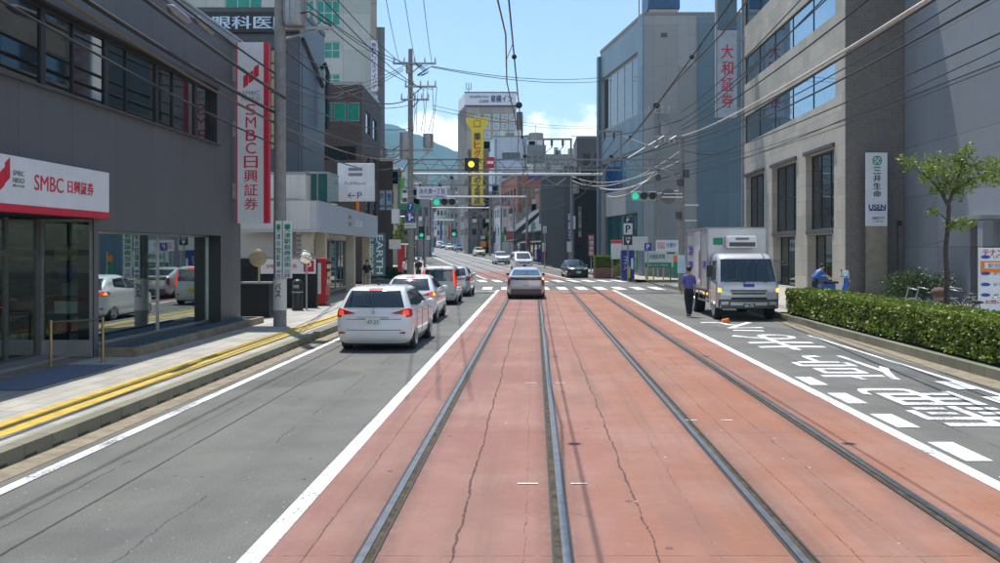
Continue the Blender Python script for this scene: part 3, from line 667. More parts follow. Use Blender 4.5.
# fascia sign
sg = thing('fascia_sign', 'white fascia sign with red lower band and red lettering over the dark office entrance', 'sign', (-8.65, 14, 2.95))
ff = FE(-8.62, 8.0); b = MB(); ff.box(b, 0, 10.82, 3.06, 3.86, 0, .17); obj('panel', b, 'sign_white', sg)
b = MB(); ff.box(b, -.003, 10.823, 2.93, 3.058, -.01, .17); obj('red_band', b, 'red_sign', sg)
txt(ff, sg, 'SMBC', 16.5-8, 3.47, .98, .27, 'red_sign', dep=-.008); txt(ff, sg, '日興証券', 17.65-8, 3.475, 1.0, .24, 'red_sign', dep=-.008, bold=.02)
txt(ff, sg, 'SMBC', 15.52-8, 3.58, .34, .085, 'grey_text', dep=-.008); txt(ff, sg, 'NIKKO', 15.52-8, 3.46, .34, .085, 'grey_text', dep=-.008); txt(ff, sg, '日興フィナンシャル', 15.52-8, 3.37, .34, .045, 'grey_text', dep=-.008)
def flag_logo(fr, mb, a, z, s, dep):
    for i in range(3):
        x = a+i*s*.35; zz = z+i*s*.30
        p = [(x, zz), (x+s*.32, zz+s*.22), (x+s*.32, zz+s*(1.0 if i != 1 else .9)), (x, zz+s*(.78 if i != 1 else .68))]
        mb.add([fr.P(*q, dep) for q in p]+[fr.P(*q, dep+.008) for q in p], [(0, 1, 2, 3), (0, 4, 5, 1), (1, 5, 6, 2), (2, 6, 7, 3), (3, 7, 4, 0)])
    return mb
obj('emblem', flag_logo(ff, MB(), 14.82-8, 3.13, .43, -.008), 'red_sign', sg)
# blade sign on the far corner
bs = thing('blade_sign', 'tall white vertical sign with red edge, flag emblem and red characters on grey office corner', 'sign', (-8.1, 27.2, 3))
bf = FS(X(237.5, 27.0), 27.0); bw = 31/F*27
b = MB(); bf.box(b, 0, bw*.84, 3.08, 8.34, 0, .22); obj('panel', b, 'sign_white', bs)
b = MB(); bf.box(b, bw*.84+.002, bw, 3.08, 8.34, 0, .22); bf.box(b, -.03, -.002, 3.08, 8.34, 0, .22); obj('red_edge', b, 'red_sign', bs)
obj('emblem', flag_logo(bf, MB(), .17, 7.0, .44, -.008), 'red_sign', bs)
txt(bf, bs, 'SMBC', .39, 6.86, .50, .12, 'grey_text', dep=-.008); txt(bf, bs, 'NIKKO', .39, 6.70, .53, .12, 'grey_text', dep=-.008)
txt(bf, bs, 'SMBC', .39, 5.82, .30, 1.5, 'red_sign', dep=-.008, vertical=True); txt(bf, bs, '日興証券', .39, 4.25, .40, 1.62, 'red_sign', dep=-.008, vertical=True, bold=.01)
for z in (3.8, 5.6, 7.2): b = MB(); bf.box(b, -.22, -.032, z, z+.45, .05, .2); obj('bracket', b, 'galv', bs)
# planter, mat, handrail
pl = thing('planter', 'low brown-edged planter bed of blue glass chips under the shop window', 'planter', (-8.4, 22, .15))
b = MB(); b.box(-8.79, -8.02, 18.7, 18.82, .15, .33); b.box(-8.14, -8.02, 18.82, 27.4, .15, .33); b.box(-8.79, -8.02, 27.4, 27.52, .15, .33); obj('kerbing', b, 'gutter', pl, bevel=.01)
b = MB(); b.box(-8.78, -8.15, 18.83, 27.39, .15, .27)
rnd = random.Random(3)
for i in range(2200):
    x, y = rnd.uniform(-8.76, -8.17), rnd.uniform(18.85, 27.37); s = rnd.uniform(.015, .035); z = .27+rnd.uniform(0, .01)
    b.add([(x-s, y-s, z), (x+s, y-s*.6, z), (x+s*.5, y+s, z), (x-s*.7, y+s*.6, z), (x, y, z+s*.9)], [(0, 1, 4), (1, 2, 4), (2, 3, 4), (3, 0, 4)])
M['blue_chip'] = mat('blue_chip', (.05, .085, .105), .35, var=.5, vs=20); obj('glass_chips', b, 'blue_chip', pl)
b = MB(); b.box(-8.78, -7.72, 14.2, 17.3, .157, .170); M['mat_blue'] = mat('mat_blue', (.12, .15, .20), .95, var=.2, vs=30, bump=.4); solo('door_mat', b, 'mat_blue', 'blue-grey mat on the pavement before the office entrance', 'mat', bevel=.004)
hr = thing('handrail', 'low brass handrail with two posts beside the entrance mat', 'handrail', (-8, 17.5, .15))
for x, y in ((-8.25, 17.75), (-8.85, 17.0)):
    b = MB(); b.tube([(x, y, .15), (x, y, 1.02)], .026, 10); b.disc((x, y, .16), (0, 0, 1), .06, .02); obj('post', b, 'brass', hr, smooth=40)
b = MB(); b.tube([(-8.25, 17.75, .98), (-8.85, 17.0, .98)], .02, 8); obj('top_bar', b, 'steel_dark', hr, smooth=40)

# 2 parking wall, mirrors, vending machine ------------------------------------------------
d = 34.6
pw = thing('parking_wall', 'dark grey parking wall with metal capping beside the dark office', 'wall', (X(278, d), d, .13))
b = MB(); b.box(-13.5, X(316.5, d), d, d+.2, .13, 1.98); obj('wall', b, 'w_black_wall', pw)
b = MB(); b.box(-13.5, X(316.5, d)+.03, d-.03, d+.23, 1.982, 2.06); obj('capping', b, 'frame_alu', pw)
ps = thing('parking_sign', 'white parking board with red P square on the dark wall', 'sign', (X(289, d), d-.05, 1.4))
f1 = FS(X(261, d), d-.07); wd = 55/F*d
b = MB(); f1.box(b, 0, wd, 1.42, 1.97, 0, .06); obj('panel', b, 'sign_white', ps)
b = MB(); f1.box(b, wd-.44, wd-.06, 1.49, 1.90, -.008, -.001); obj('red_square', b, 'red_plain', ps)
txt(f1, ps, 'P', wd-.25, 1.695, .2, .3, 'white', dep=-.016, bold=.03); txt(f1, ps, 'SMBC日興証券', .78, 1.70, 1.15, .17, 'red_sign', dep=-.008)
# low dark block with capping + back of a round mirror
d = 29.6
lb = thing('gate_block', 'low dark grey masonry block with metal capping at office corner', 'wall', (X(255, d), d, .13))
b = MB(); b.box(X(240, d), X(269, d), d, d+.5, .13, 1.22); obj('wall', b, 'w_black_wall', lb)
b = MB(); b.box(X(240, d)-.02, X(269, d)+.03, d-.03, d+.53, 1.222, 1.28); obj('capping', b, 'frame_alu', lb)
def mirror(label, px, py, d, r, zb, nrm, seen_back):
    x, z = X(px, d), Z(py, d); t = thing('traffic_mirror', label, 'mirror', (x, d, zb), 0, 'round traffic mirrors by the parking exit')
    n = Vector(nrm).normalized(); c = Vector((x, d-.12, z))
    b = MB(); b.tube([(x, d, zb), (x, d, z+.15)], .035, 10); obj('post', b, 'tan_back' if seen_back else 'galv', t, smooth=40)
    b = MB(); vs = []; 
    for i in range(7):
        for k in range(24): vs.append(c+Matrix.Identity(3)@(n.to_track_quat('Z', 'Y')@Vector((r*math.sin(i/6*1.4)/math.sin(1.4)*math.cos(k*math.pi/12), r*math.sin(i/6*1.4)/math.sin(1.4)*math.sin(k*math.pi/12), .3*r*math.cos(i/6*1.4)))))
    b.add(vs, [(i*24+k, (i+1)*24+k, (i+1)*24+(k+1) % 24, i*24+(k+1) % 24) for i in range(6) for k in range(24)])
    M['mirror'] = M.get('mirror') or mat('mirror', (.8, .8, .8), .02, 1, var=0)
    obj('mirror_face', b, 'tan_back' if seen_back else 'mirror', t, smooth=60)
    b = MB(); b.tube([c+n.to_track_quat('Z', 'Y')@Vector((r*math.cos(k*math.pi/12), r*math.sin(k*math.pi/12), 0)) for k in range(25)], .022, 6); obj('rim', b, 'brass', t, smooth=60)
    return t
mirror('round mirror seen from its tan back on the low dark block', 259, 258, 29.8, .255, 1.28, (.15, -1, 0), True)
mirror('round silver mirror on a thin post beside the red P board', 306.5, 257, 33.5, .24, .15, (.5, -1, -.15), False)
d = 33.2; x = X(297.5, d)
bn = thing('ash_bin', 'black round-topped upright bin by the dark parking wall', 'bin', (x, d, .13))
b = MB(); b.tube([(x, d, .15), (x, d, 1.1), (x, d, 1.2), (x, d, 1.26)], [.2, .2, .17, .06], 16); obj('body', b, 'black', bn, smooth=50)
b = MB(); b.tube([(x, d, .78), (x, d, .82)], .206, 16); b.box(x-.1, x+.1, d-.215, d-.19, .95, 1.06); obj('band', b, 'galv', bn)
d = 36
vm = thing('vending_machine', 'red drinks vending machine beside the parking wall', 'vending machine', (X(321.5, d), d, .15))
x0, x1 = X(317, d)-.1, X(326.5, d); x1 = x0+.44
b = MB(); b.box(x0, x1, d, d+.75, .17, 1.98); obj('cabinet', b, 'red_plain', vm, bevel=.02)
b = MB(); b.box(x1+.001, x1+.02, d+.05, d+.70, .85, 1.85); obj('display', b, 'glass_dark', vm)
for k in range(3):
    for j in range(6): b = MB(); b.tube([(x1+.035, d+.11+j*.105, 1.0+k*.29), (x1+.035, d+.11+j*.105, 1.16+k*.29)], .03, 8); obj('drink_sample', b, ['offwhite', 'orange', 'letter_blue'][(k+j) % 3] if 'letter_blue' in M else ['offwhite', 'orange'][(k+j) % 2], vm)
b = MB(); b.box(x1+.001, x1+.02, d+.1, d+.6, .3, .55); obj('outlet', b, 'black', vm)
b = MB(); b.box(x0+.06, x0+.26, d-.02, d-.001, .6, 1.8); obj('side_panel', b, 'offwhite', vm)

# 3 white phone shop with deep canopy ----------------------------------------------------
pts = [(-20, 38.5), (-9.9, 38.5), (-10.9, 54.5), (-20, 54.5)]
hsS = [(2.1, 15.6, .2, 2.85, .2)]
t, frs, w = building('phone_shop', 'low white shop with pale blue-grey canopy fascia and beige columns', pts, .13, 4.2, 'white_wall', {1: hsS})
window(frs[1], t, *hsS[0][:4], recess=.14, nx=7, fm='frame_alu', gm='glass_tint', name='shopfront')
cf = Frame((-8.65, 37.3), (-9.25+8.65, 54.6-37.3)); L = 17.4
b = MB(); cf.box(b, 0, L, 3.02, 4.28, 0, .12); obj('fascia', b, 'sign_bluegrey' if 'sign_bluegrey' in M else 'sign_white', t)
b = MB(); b.add([cf.P(0, 3.08, .12), cf.P(L, 3.08, .12), (-10.9, 54.6, 3.08), (-9.9, 38.45, 3.08), (-12.5, 37.3, 3.08)], [(0, 1, 2, 3, 4)])
b.add([cf.P(0, 4.22, .12), cf.P(L, 4.22, .12), (-10.9, 54.6, 4.22), (-9.9, 38.45, 4.22), (-12.5, 37.3, 4.22)], [(0, 1, 2, 3, 4)]); obj('canopy_slab', b, 'tan_soffit' if 'tan_soffit' in M else 'offwhite', t)
b = MB(); FS(-14.5, 37.3).box(b, 0, 5.82, 3.02, 4.28, 0, .12); obj('end_fascia', b, 'w_white_wall', t)
for a in (.35, 3.1, 11.0, 16.6):
    b = MB(); cf.box(b, a, a+.42, .14, 3.06, .35, .8); obj('column', b, 'tan_col' if 'tan_col' in M else 'w_tan', t, bevel=.02)
b = MB(); FS(-14.5, 37.9).box(b, 0, 4.4, .14, 3.02, 0, .3); obj('side_wall', b, 'w_white_wall', t)
b = MB()
for i in range(14): FS(-9.95, 37.88).box(b, 0, .95, .35+i*.19, .47+i*.19, -.04, .0)
obj('louvre', b, 'frame_alu', t)
txt(cf, t, 'SoftBank', 10.0, 3.68, 2.6, .46, 'sign_white', dep=-.03, bold=.01)
b = MB()
for z in (3.46, 3.80): cf.box(b, 7.1, 7.7, z, z+.16, -.03, -.001)
obj('emblem', b, 'grey_text', t)
# annex block and small glass rooms on its roof
d = 41
b = thing('roof_annex', 'plain white rooftop room behind the canopy', 'building', (X(290, d), d, 4.4))
mb = MB(); mb.box(X(258, d), X(305.5, d), d, d+6, 4.45, Z(174, d)); obj('wall', mb, 'w_white_wall', b)
mb = MB(); mb.box(X(258, d)-.05, X(305.5, d)+.05, d-.05, d+6.05, Z(174, d)+.002, Z(174, d)+.1); obj('roof', mb, 'galv', b)
mb = MB(); f1 = FS(X(306, d+1), d+1); f1.box(mb, 0, 1.0, 4.45, 5.75, 0, 2.2); obj('glazed_lobby', mb, 'glass_teal', b)
mb = MB(); 
for a in (-.0, .5, .97): f1.box(mb, a, a+.05, 4.45, 5.8, -.03, -.002)
f1.box(mb, 0, 1.02, 5.752, 5.84, -.04, 2.2); obj('lobby_frame', mb, 'frame_alu', b)
d = 47
sp_ = thing('pylon_sign', 'square white pylon sign with two grey bars, lettering and blue arrow to parking', 'sign', (X(357, d), d, 4.3))
f1 = FS(X(337.5, d), d); wd = 36.5/F*d; z0, z1 = Z(201, d), Z(163, d)
b = MB(); f1.box(b, 0, wd, z0, z1, 0, .3); obj('panel', b, 'sign_white', sp_, bevel=.02)
b = MB(); b.tube([(X(357, d), d+.15, 4.25), (X(357, d), d+.15, z0-.002)], .09, 10); obj('post', b, 'orange', sp_, smooth=40)
b = MB(); 
for k in (.66, .80): f1.box(b, wd*.30, wd*.68, z0+(z1-z0)*k, z0+(z1-z0)*(k+.075), -.02, -.001)
obj('emblem', b, 'grey_text', sp_)
txt(f1, sp_, 'SoftBank', wd*.49, z0+(z1-z0)*.47, wd*.6, .15, 'grey_text', dep=-.008); txt(f1, sp_, '←P', wd*.47, z0+(z1-z0)*.15, wd*.40, .32, 'navy', dep=-.008)

# 4 eye clinic: dark glass block with lettered band ---------------------------------------
d = 48
xr = X(300, d); zt = Z(12, d)
pts = rect(X(150, d), xr, d, d+5.6)
hsS = [(X(262, d)-X(150, d), X(277, d)-X(150, d), Z(150, d), Z(48, d), .2), (X(200, d)-X(150, d), X(258, d)-X(150, d), Z(150, d), Z(48, d), .2)]
t, frs, w = building('eye_clinic', 'dark blue-grey clinic block with big pale characters on its top band', pts, .13, zt, 'darkblue', {0: hsS}, roof='steel_dark')
window(frs[0], t, *hsS[0][:4], recess=.12, nx=2, nz=7, fw=.07, gm='glass_amber' if 'glass_amber' in M else 'glass_teal', fm='frame_dark'); window(frs[0], t, *hsS[1][:4], recess=.12, nx=3, nz=5, fw=.08, gm='glass_dark')
b = MB(); bf = FS(X(196, d), d-.25); bl = X(300.5, d)-X(196, d); bf.box(b, 0, bl, Z(33, d), Z(13.5, d), 0, .245); bnd = obj('sign_band', b, 'black', t)
M['letter_blue'] = mat('letter_blue', (.50, .66, .80), .5); txt(bf, bnd, '眼科医院', (X(254, d)-X(196, d)), Z(23.5, d), 80/F*d, 13/F*d, 'letter_blue', dep=-.06, bold=.035, thick=.05)
# sloping street wing
b = MB(); zz0 = Z(30, d); x2 = X(319, 60)
y2 = 62
y2 = 53
pr_ = [(xr+.02, d+.4), (xr+.02, y2), (xr-6, y2), (xr-6, d+.4)]
b.prism(pr_, .13, lambda x, y: zz0-.3-(y-d)*.36); obj('street_wing', b, 'w_darkblue', t)
b = MB(); b.bar((xr+.05, d+.4, zz0-.35), (xr+.05, y2, zz0-.25-.36*(y2-d)), .16); b.tube([(xr+.1, 52.2, zz0-1.2), (xr+.35, 52.2, zz0-.9), (xr+.4, 52.6, zz0-1.3), (xr+.4, 52.6, zz0-4.5)], .12, 8); obj('eave_trim', b, 'black', t)
# pale block showing above/behind the clinic, with the green-glazed tall one
d = 82
xr = X(371, d)
g = []
wx = lambda p: X(p, d)-X(170, d)
zrows = [(Z(121, d), Z(108, d)), (Z(84, d), Z(74, d)), (Z(58.5, d), Z(41.5, d)), (Z(25, d), Z(0, d)), (Z(-20, d), Z(-40, d))]
for i, (za, zb) in enumerate(zrows): g.append((wx(316), wx(340), za, zb, .2))
g.append((wx(303), wx(314), zrows[3][0]+.3, zrows[3][1], .2)); g.append((wx(225), wx(262), Z(8, d), Z(-16, d), .2))
t, frs, w = building('tall_block', 'tall pale green-grey block with green-tinted windows behind the clinic', [(X(170, d), d), (xr, d), (xr-2.4, d+14), (X(170, d), d+14)], .1, 31, 'palegreen', {0: g, 1: winrows(1.5, 13, 3, [6, 9.4, 12.8, 16.2, 19.6, 23], 1.8)})
for h_ in g: window(frs[0], t, *h_[:4], recess=.14, nx=2 if h_[1]-h_[0] < 2 else 3, nz=2, fw=.09, fm='frame_alu', gm='glass_green')
fill(t, frs[1], winrows(1.5, 13, 3, [6, 9.4, 12.8, 16.2, 19.6, 23], 1.8), gm='glass_teal')
b = MB(); frs[1].box(b, 10.5, 13.9, .1, 24.5, -1.3, -.01); obj('stair_slab', b, 'w_grey_mid', t)
b = MB(); frs[1].box(b, .0, 1.2, .1, 31, -.5, -.01); obj('corner_pier', b, 'w_tan', t)
d = 80
bs = thing('blade_sign', 'narrow white vertical sign with blue characters high on the tall pale block', 'sign', (X(374, d), d, 14))
bf = FS(X(371, d), d); wd = 6.2/F*d
b = MB(); bf.box(b, 0, wd, Z(91, d), Z(40, d), 0, .2); obj('panel', b, 'sign_white', bs)
for z in (Z(85, d), Z(45, d)): b = MB(); bf.box(b, .15, .3, z, z+.15, .2, 2.4); obj('bracket', b, 'galv', bs)
txt(bf, bs, '新ECビルディング', wd/2, Z(65.5, d), wd*.8, 47/F*d, 'blue_sign', vertical=True, bold=.03)
b = MB(); bf.box(b, 0, wd, Z(118, d), Z(95, d), 0, .2); obj('lower_panel', b, 'letter_blue', bs)
# 5 brown block with green windows
d = 63; xr = X(362, d)
g = [(X(a, d)-X(295, d), X(b_, d)-X(295, d), Z(121, d), Z(102, d), .12) for a, b_ in ((320, 332.5), (333.5, 346), (347, 359.5))]
g2 = [(X(318, d)-X(295, d), X(356, d)-X(295, d), Z(160, d), Z(146, d), .15)]
t, frs, w = building('brown_block', 'dark brown tiled block with three green lit windows under its pale capping', [(X(295, d), d), (xr, d), (xr-.3, d+9), (X(295, d), d+9)], .13, Z(85, d), 'brown', {0: g+g2, 1: winrows(1, 8, 2, [4.5, 7.5, 10.5], 1.5)}, roof='galv')
fill(t, frs[0], g, gm='glass_green', fm='frame_alu', fw=.06); fill(t, frs[0], g2, gm='glass_dark', nx=4); fill(t, frs[1], winrows(1, 8, 2, [4.5, 7.5, 10.5], 1.5))
d = 72; xr = X(393, d); f0 = X(328, d)
g = [(X(a, d)-f0, X(b_, d)-f0, Z(210, d), Z(190, d), .10) for a, b_ in ((332, 341), (342, 351), (352, 359), (361, 372), (374, 385), (386, 392.3))]
g2 = [(X(336, d)-f0, X(350, d)-f0, Z(158, d)-1.3, Z(162, d), .12)]
t, frs, w = building('cram_school', 'dark brown school block with a row of blue-lettered window signs', [(f0, d), (xr, d), (xr-1.6, d+10), (f0, d+10)], .13, Z(161, d), 'brown', {0: g, 1: winrows(.8, 9.5, 3, [4.6], 1.5)}, roof='offwhite')
M['window_sign'] = mat('window_sign', (.42, .58, .66), .4)
for i, h_ in enumerate(g):
    wdw = window(frs[0], t, *h_[:4], recess=.06, fw=.05, fm='frame_alu', gm='window_sign', name='window_sign')
    c = '大津進学塾'[i-1] if i else '個'
    txt(frs[0], wdw, c, (h_[0]+h_[1])/2, h_[2]+(h_[3]-h_[2])*.66, (h_[1]-h_[0])*.7, .55, 'blue_sign', dep=.05, bold=.03); txt(frs[0], wdw, '教室案内', (h_[0]+h_[1])/2, h_[2]+.3, (h_[1]-h_[0])*.75, .25, 'blue_sign', dep=.05, bold=.03)
fill(t, frs[1], winrows(.8, 9.5, 3, [4.6], 1.5), gm='glass_dark')
gf = MB(); FS(f0, d-.02).box(gf, X(370, d)-f0, X(384, d)-f0, .2, 3.4, -.05, .02); obj('entrance', gf, 'glass_dark', t)
d = 57; x0 = X(366, d); wd = 19/F*d
bn = thing('banner_board', 'tall pale blue board with sideways white words beside the brown blocks', 'sign', (x0+wd/2, d, .15))
f1 = FS(x0, d); b = MB(); f1.box(b, 0, wd, Z(276, d), Z(233, d), 0, .12); M['board_blue'] = mat('board_blue', (.06, .15, .20), .5); obj('panel', b, 'board_blue', bn)
class Turn:
    def __init__(s, fr, a, z): s.fr, s.a, s.z = fr, a, z
    def P(s, a, z, dep=0): return s.fr.P(s.a+z, s.z-a, dep)
M['letter_pale'] = mat('letter_pale', (.62, .74, .78), .5)
txt(Turn(f1, wd*.72, (Z(276, d)+Z(233, d))/2), bn, 'EARTH', 0, 0, 2.4, .40, 'letter_pale', bold=.03); txt(Turn(f1, wd*.25, (Z(276, d)+Z(233, d))/2), bn, 'SUPPORT', 0, 0, 2.4, .34, 'letter_pale', bold=.02)
# ------------------------------------------------------------------ right side buildings
XR = 14.5; dn, df = 43.5, 65.0
FWl = FW(XR, df)                                # a = df - y
A = lambda y: df-y
bays = [(A(49.8), A(45.1)), (A(56.9), A(51.6)), (A(63.9), A(58.9))]
hs = []
for a, b in bays: hs += [(a, b, 3.35, 7.3, .45), (a+.25, b-.25, .2, 3.1, .6)]
bands = [(A(64.3), A(44.9), z, z+1.85, .18) for z in (9.65, 13.7, 17.75)]
t, frs, w = building('stone_office', 'beige stone office with ribbon windows, tall ground floor openings and dark tiled end wall', [(XR, dn), (XR+2.75, dn), (XR+2.75, df), (XR, df)], .13, 23, 'beige', {3: hs+bands})
fr = frs[3]
for a, b in bays:
    window(fr, t, a, b, 3.35, 7.3, recess=.36, nx=3, nz=2, fw=.08, gm='glass_dark', name='tall_window')
    window(fr, t, a+.25, b-.25, .2, 3.1, recess=.5, nx=3, fw=.07, gm='glass_tint', name='entrance_glazing')
    mb = MB(); fr.box(mb, a-.15, b+.15, 7.32, 7.5, -.14, -.002); obj('lintel', mb, 'steel_dark', t)
    mb = MB(); fr.box(mb, a+.1, b-.1, 3.12, 3.33, -.05, .3); obj('transom', mb, 'steel_dark', t)
for h_ in bands:
    window(fr, t, *h_[:4], recess=.12, nx=5, fw=.04, gm='glass_sky' if 'glass_sky' in M else 'glass_dark', fm='frame_dark', name='ribbon_window')
mb = MB(); FS(XR+.02, dn-.06).box(mb, 0, 2.72, .13, 23, 0, .057); obj('tiled_end_wall', mb, 'w_tile_dark', t)
mb = MB(); mb.tube([(XR-.08, df-.35, .2), (XR-.08, df-.35, 23)], .07, 10); obj('drain_pipe', mb, 'galv', t)
bk = [(XR+2.76, 26), (XR+18, 26), (XR+18, dn+9), (XR+2.76, dn+9)]
hb = [(52.5-31.6, 52.5-29.9, .2, 3.0, .35), (52.5-36.9, 52.5-35.0, .2, 3.3, .4)]
t, frs, w = building('bluegrey_block', 'blank blue-grey rendered wall of a tall block behind the street tree', bk, .13, 24, 'bluegrey', {3: hb})
fill(t, frs[3], hb, gm='glass_dark', name='door_opening'); 
mb = MB(); frs[3].box(mb, 14.9, 18.1, 3.45, 3.6, -.8, -.003); obj('door_canopy', mb, 'frame_alu', t)
mb = MB(); frs[3].box(mb, 17.8, 18.2, .15, 3.4, -.75, -.35); obj('pier', mb, 'w_bluegrey', t)
# pylon with company names
d = 42.6
py = thing('tenant_pylon', 'white company pylon with green emblem on a metal base before dark tiles', 'sign', (X(877, d), d, .15))
f1 = FS(X(867, d), d); wd = 20.3/F*d; z0, z1 = Z(226, d), Z(152.5, d); zz = lambda p: Z(p, d)
b = MB(); f1.box(b, 0, wd, z0, z1, 0, .22); obj('sign_panel', b, 'sign_white', py)
b = MB(); f1.box(b, .0, wd, .15, z0-.003, .01, .21); obj('metal_base', b, 'brushed' if 'brushed' in M else 'galv', py)
b = MB(); f1.box(b, 0.02, wd-.02, zz(202)-.02, zz(202), -.006, 0); f1.box(b, 0.02, wd-.02, zz(213), zz(213)+.02, -.006, 0); obj('divider', b, 'letter_blue', py)
c0 = f1.P(wd/2, zz(160.5), -.012); b = MB(); q = .22
for k in range(24): 
    w0, w1 = k*math.pi/12, (k+1)*math.pi/12
    b.quad(*[f1.P(wd/2+r_*math.cos(a_), zz(160.5)+r_*math.sin(a_), -.012) for r_, a_ in ((q, w0), (q, w1), (q*.78, w1), (q*.78, w0))])
for k in range(4):
    a_ = k*math.pi/2; b.quad(*[f1.P(wd/2+.16*math.cos(a_+o)*s, zz(160.5)+.16*math.sin(a_+o)*s, -.013) for o, s in ((0, 1), (.6, .75), (0, .3), (-.6, .75))])
obj('emblem', b, 'green_sign', py)
txt(f1, py, '三井生命', wd/2, zz(182), .36, 31/F*d, 'black', vertical=True, bold=.03); txt(f1, py, 'USEN', wd/2, zz(207), wd*.84, .24, 'navy', bold=.05)
b = MB(); f1.box(b, .1, wd-.1, zz(210)-.03, zz(210)+.02, -.008, 0); obj('underline', b, 'black', py)
txt(f1, py, '会議室プラザ', wd*.55, zz(218), wd*.62, .13, 'navy'); txt(f1, py, '大津ビル', wd*.55, zz(221.5), wd*.5, .09, 'grey_text')
# spot lamp on a thin post next to the pylon
x = X(897.5, 42); lp = thing('post_lamp', 'thin dark post with a small lamp head by the tiled wall', 'lamp', (x, 42, .15))
b = MB(); b.tube([(x, 42, .15), (x, 42, 3.4)], .03, 8); obj('post', b, 'black', lp); b = MB(); b.box(x-.13, x+.1, 41.7, 42.1, 3.38, 3.62); obj('lamp_head', b, 'black', lp, bevel=.02)
# blade sign high on the far end of the stone office
d = 63; bs = thing('blade_sign', 'tall grey-blue vertical sign with four red characters at far end of stone office', 'sign', (X(727, d), d, 11))
f1 = FS(X(717.5, d), d); wd = 19.5/F*d
b = MB(); f1.box(b, 0, wd, Z(117, d), Z(30, d), 0, .35); obj('panel', b, 'letter_panel' if 'letter_panel' in M else 'letter_blue', bs)
b = MB(); f1.box(b, 0, wd, Z(29.4, d), Z(-30, d), 0, .35); obj('upper_panel', b, 'w_bluepanel', bs)
b = MB(); f1.box(b, -.12, -.003, Z(117, d), Z(-30, d), -.02, .37); obj('edge_trim', b, 'galv', bs)
for z in (Z(110, d), Z(80, d), Z(40, d)): b = MB(); f1.box(b, wd+.002, wd+.55, z, z+.2, .1, .3); obj('bracket', b, 'galv', bs)
txt(f1, bs, '大和証券', wd/2, Z(76, d), wd*.62, 66/F*d, 'red_sign', vertical=True, bold=.02)
# grey tower at the corner beyond
d = 75; x0 = 8.75; zt = Z(15, d)
p = [(x0, d), (X(745, d), d), (X(745, d)-2, d+15), (x0-2.45, d+14.5)]
sd = math.hypot(2.45, 14.5)
hs3 = [(.5, sd-1.6, 13.6, 18.6, .3), (.5, sd-5.2, 7.6, 10.4, .2), (.8, sd-1, .4, 5.4, .25)]
t, frs, w = building('grey_tower', 'tall grey panelled block with blue-glazed street side and rooftop tank', p, .1, zt, 'greytower', {3: hs3})
window(frs[3], t, *hs3[0][:4], recess=.2, nx=5, fw=.16, fm='frame_alu', gm='glass_dark', name='louvred_opening'); window(frs[3], t, *hs3[1][:4], recess=.14, nx=4, fw=.08, gm='glass_blue'); window(frs[3], t, *hs3[2][:4], recess=.18, nx=5, nz=2, fw=.1, gm='glass_teal')
b = MB(); frs[3].box(b, .02, sd-.8, 10.6, 13.4, -.08, -.002); frs[3].box(b, sd-5.15, sd-1.55, 5.5, 10.55, -.06, -.002); frs[3].box(b, .02, sd-1.55, 18.65, zt-.3, -.05, -.002); obj('blue_spandrel', b, 'w_bluepanel', t); b = MB(); frs[3].box(b, sd-1.5, sd-.02, .3, zt, -.07, -.003); obj('corner_strip', b, 'w_bluepanel', t)
b = MB(); frs[3].box(b, -.35, .3, .1, zt-.4, -.3, -.005); obj('end_fin', b, 'w_bluepanel', t)
b = MB(); fx = FS(x0, d-.02); fx.box(b, X(697, d)-x0, X(742, d)-x0, .2, zt-.1, -.06, .015); obj('blue_strip', b, 'w_bluepanel', t)
b = MB(); fx.box(b, X(661, d)-x0, X(667, d)-x0, Z(37, d), Z(33, d), -.04, .015); obj('vent_grille', b, 'steel_dark', t)
b = MB(); xa, xb = X(648, d+4), X(676, d+4); b.box(xa, xb, d+3, d+7, zt+.26, zt+1.3); obj('tank_frame', b, 'galv', t)
b = MB(); b.box(xa-.15, xb+.15, d+2.8, d+7.2, zt+1.302, zt+3.6); obj('tank', b, 'navy_tank' if 'navy_tank' in M else 'navy', t)
b = MB(); b.tube([(X(639, d+6), d+6, zt), (X(639, d+6), d+6, zt+7)], .05, 6); obj('mast', b, 'galv', t)
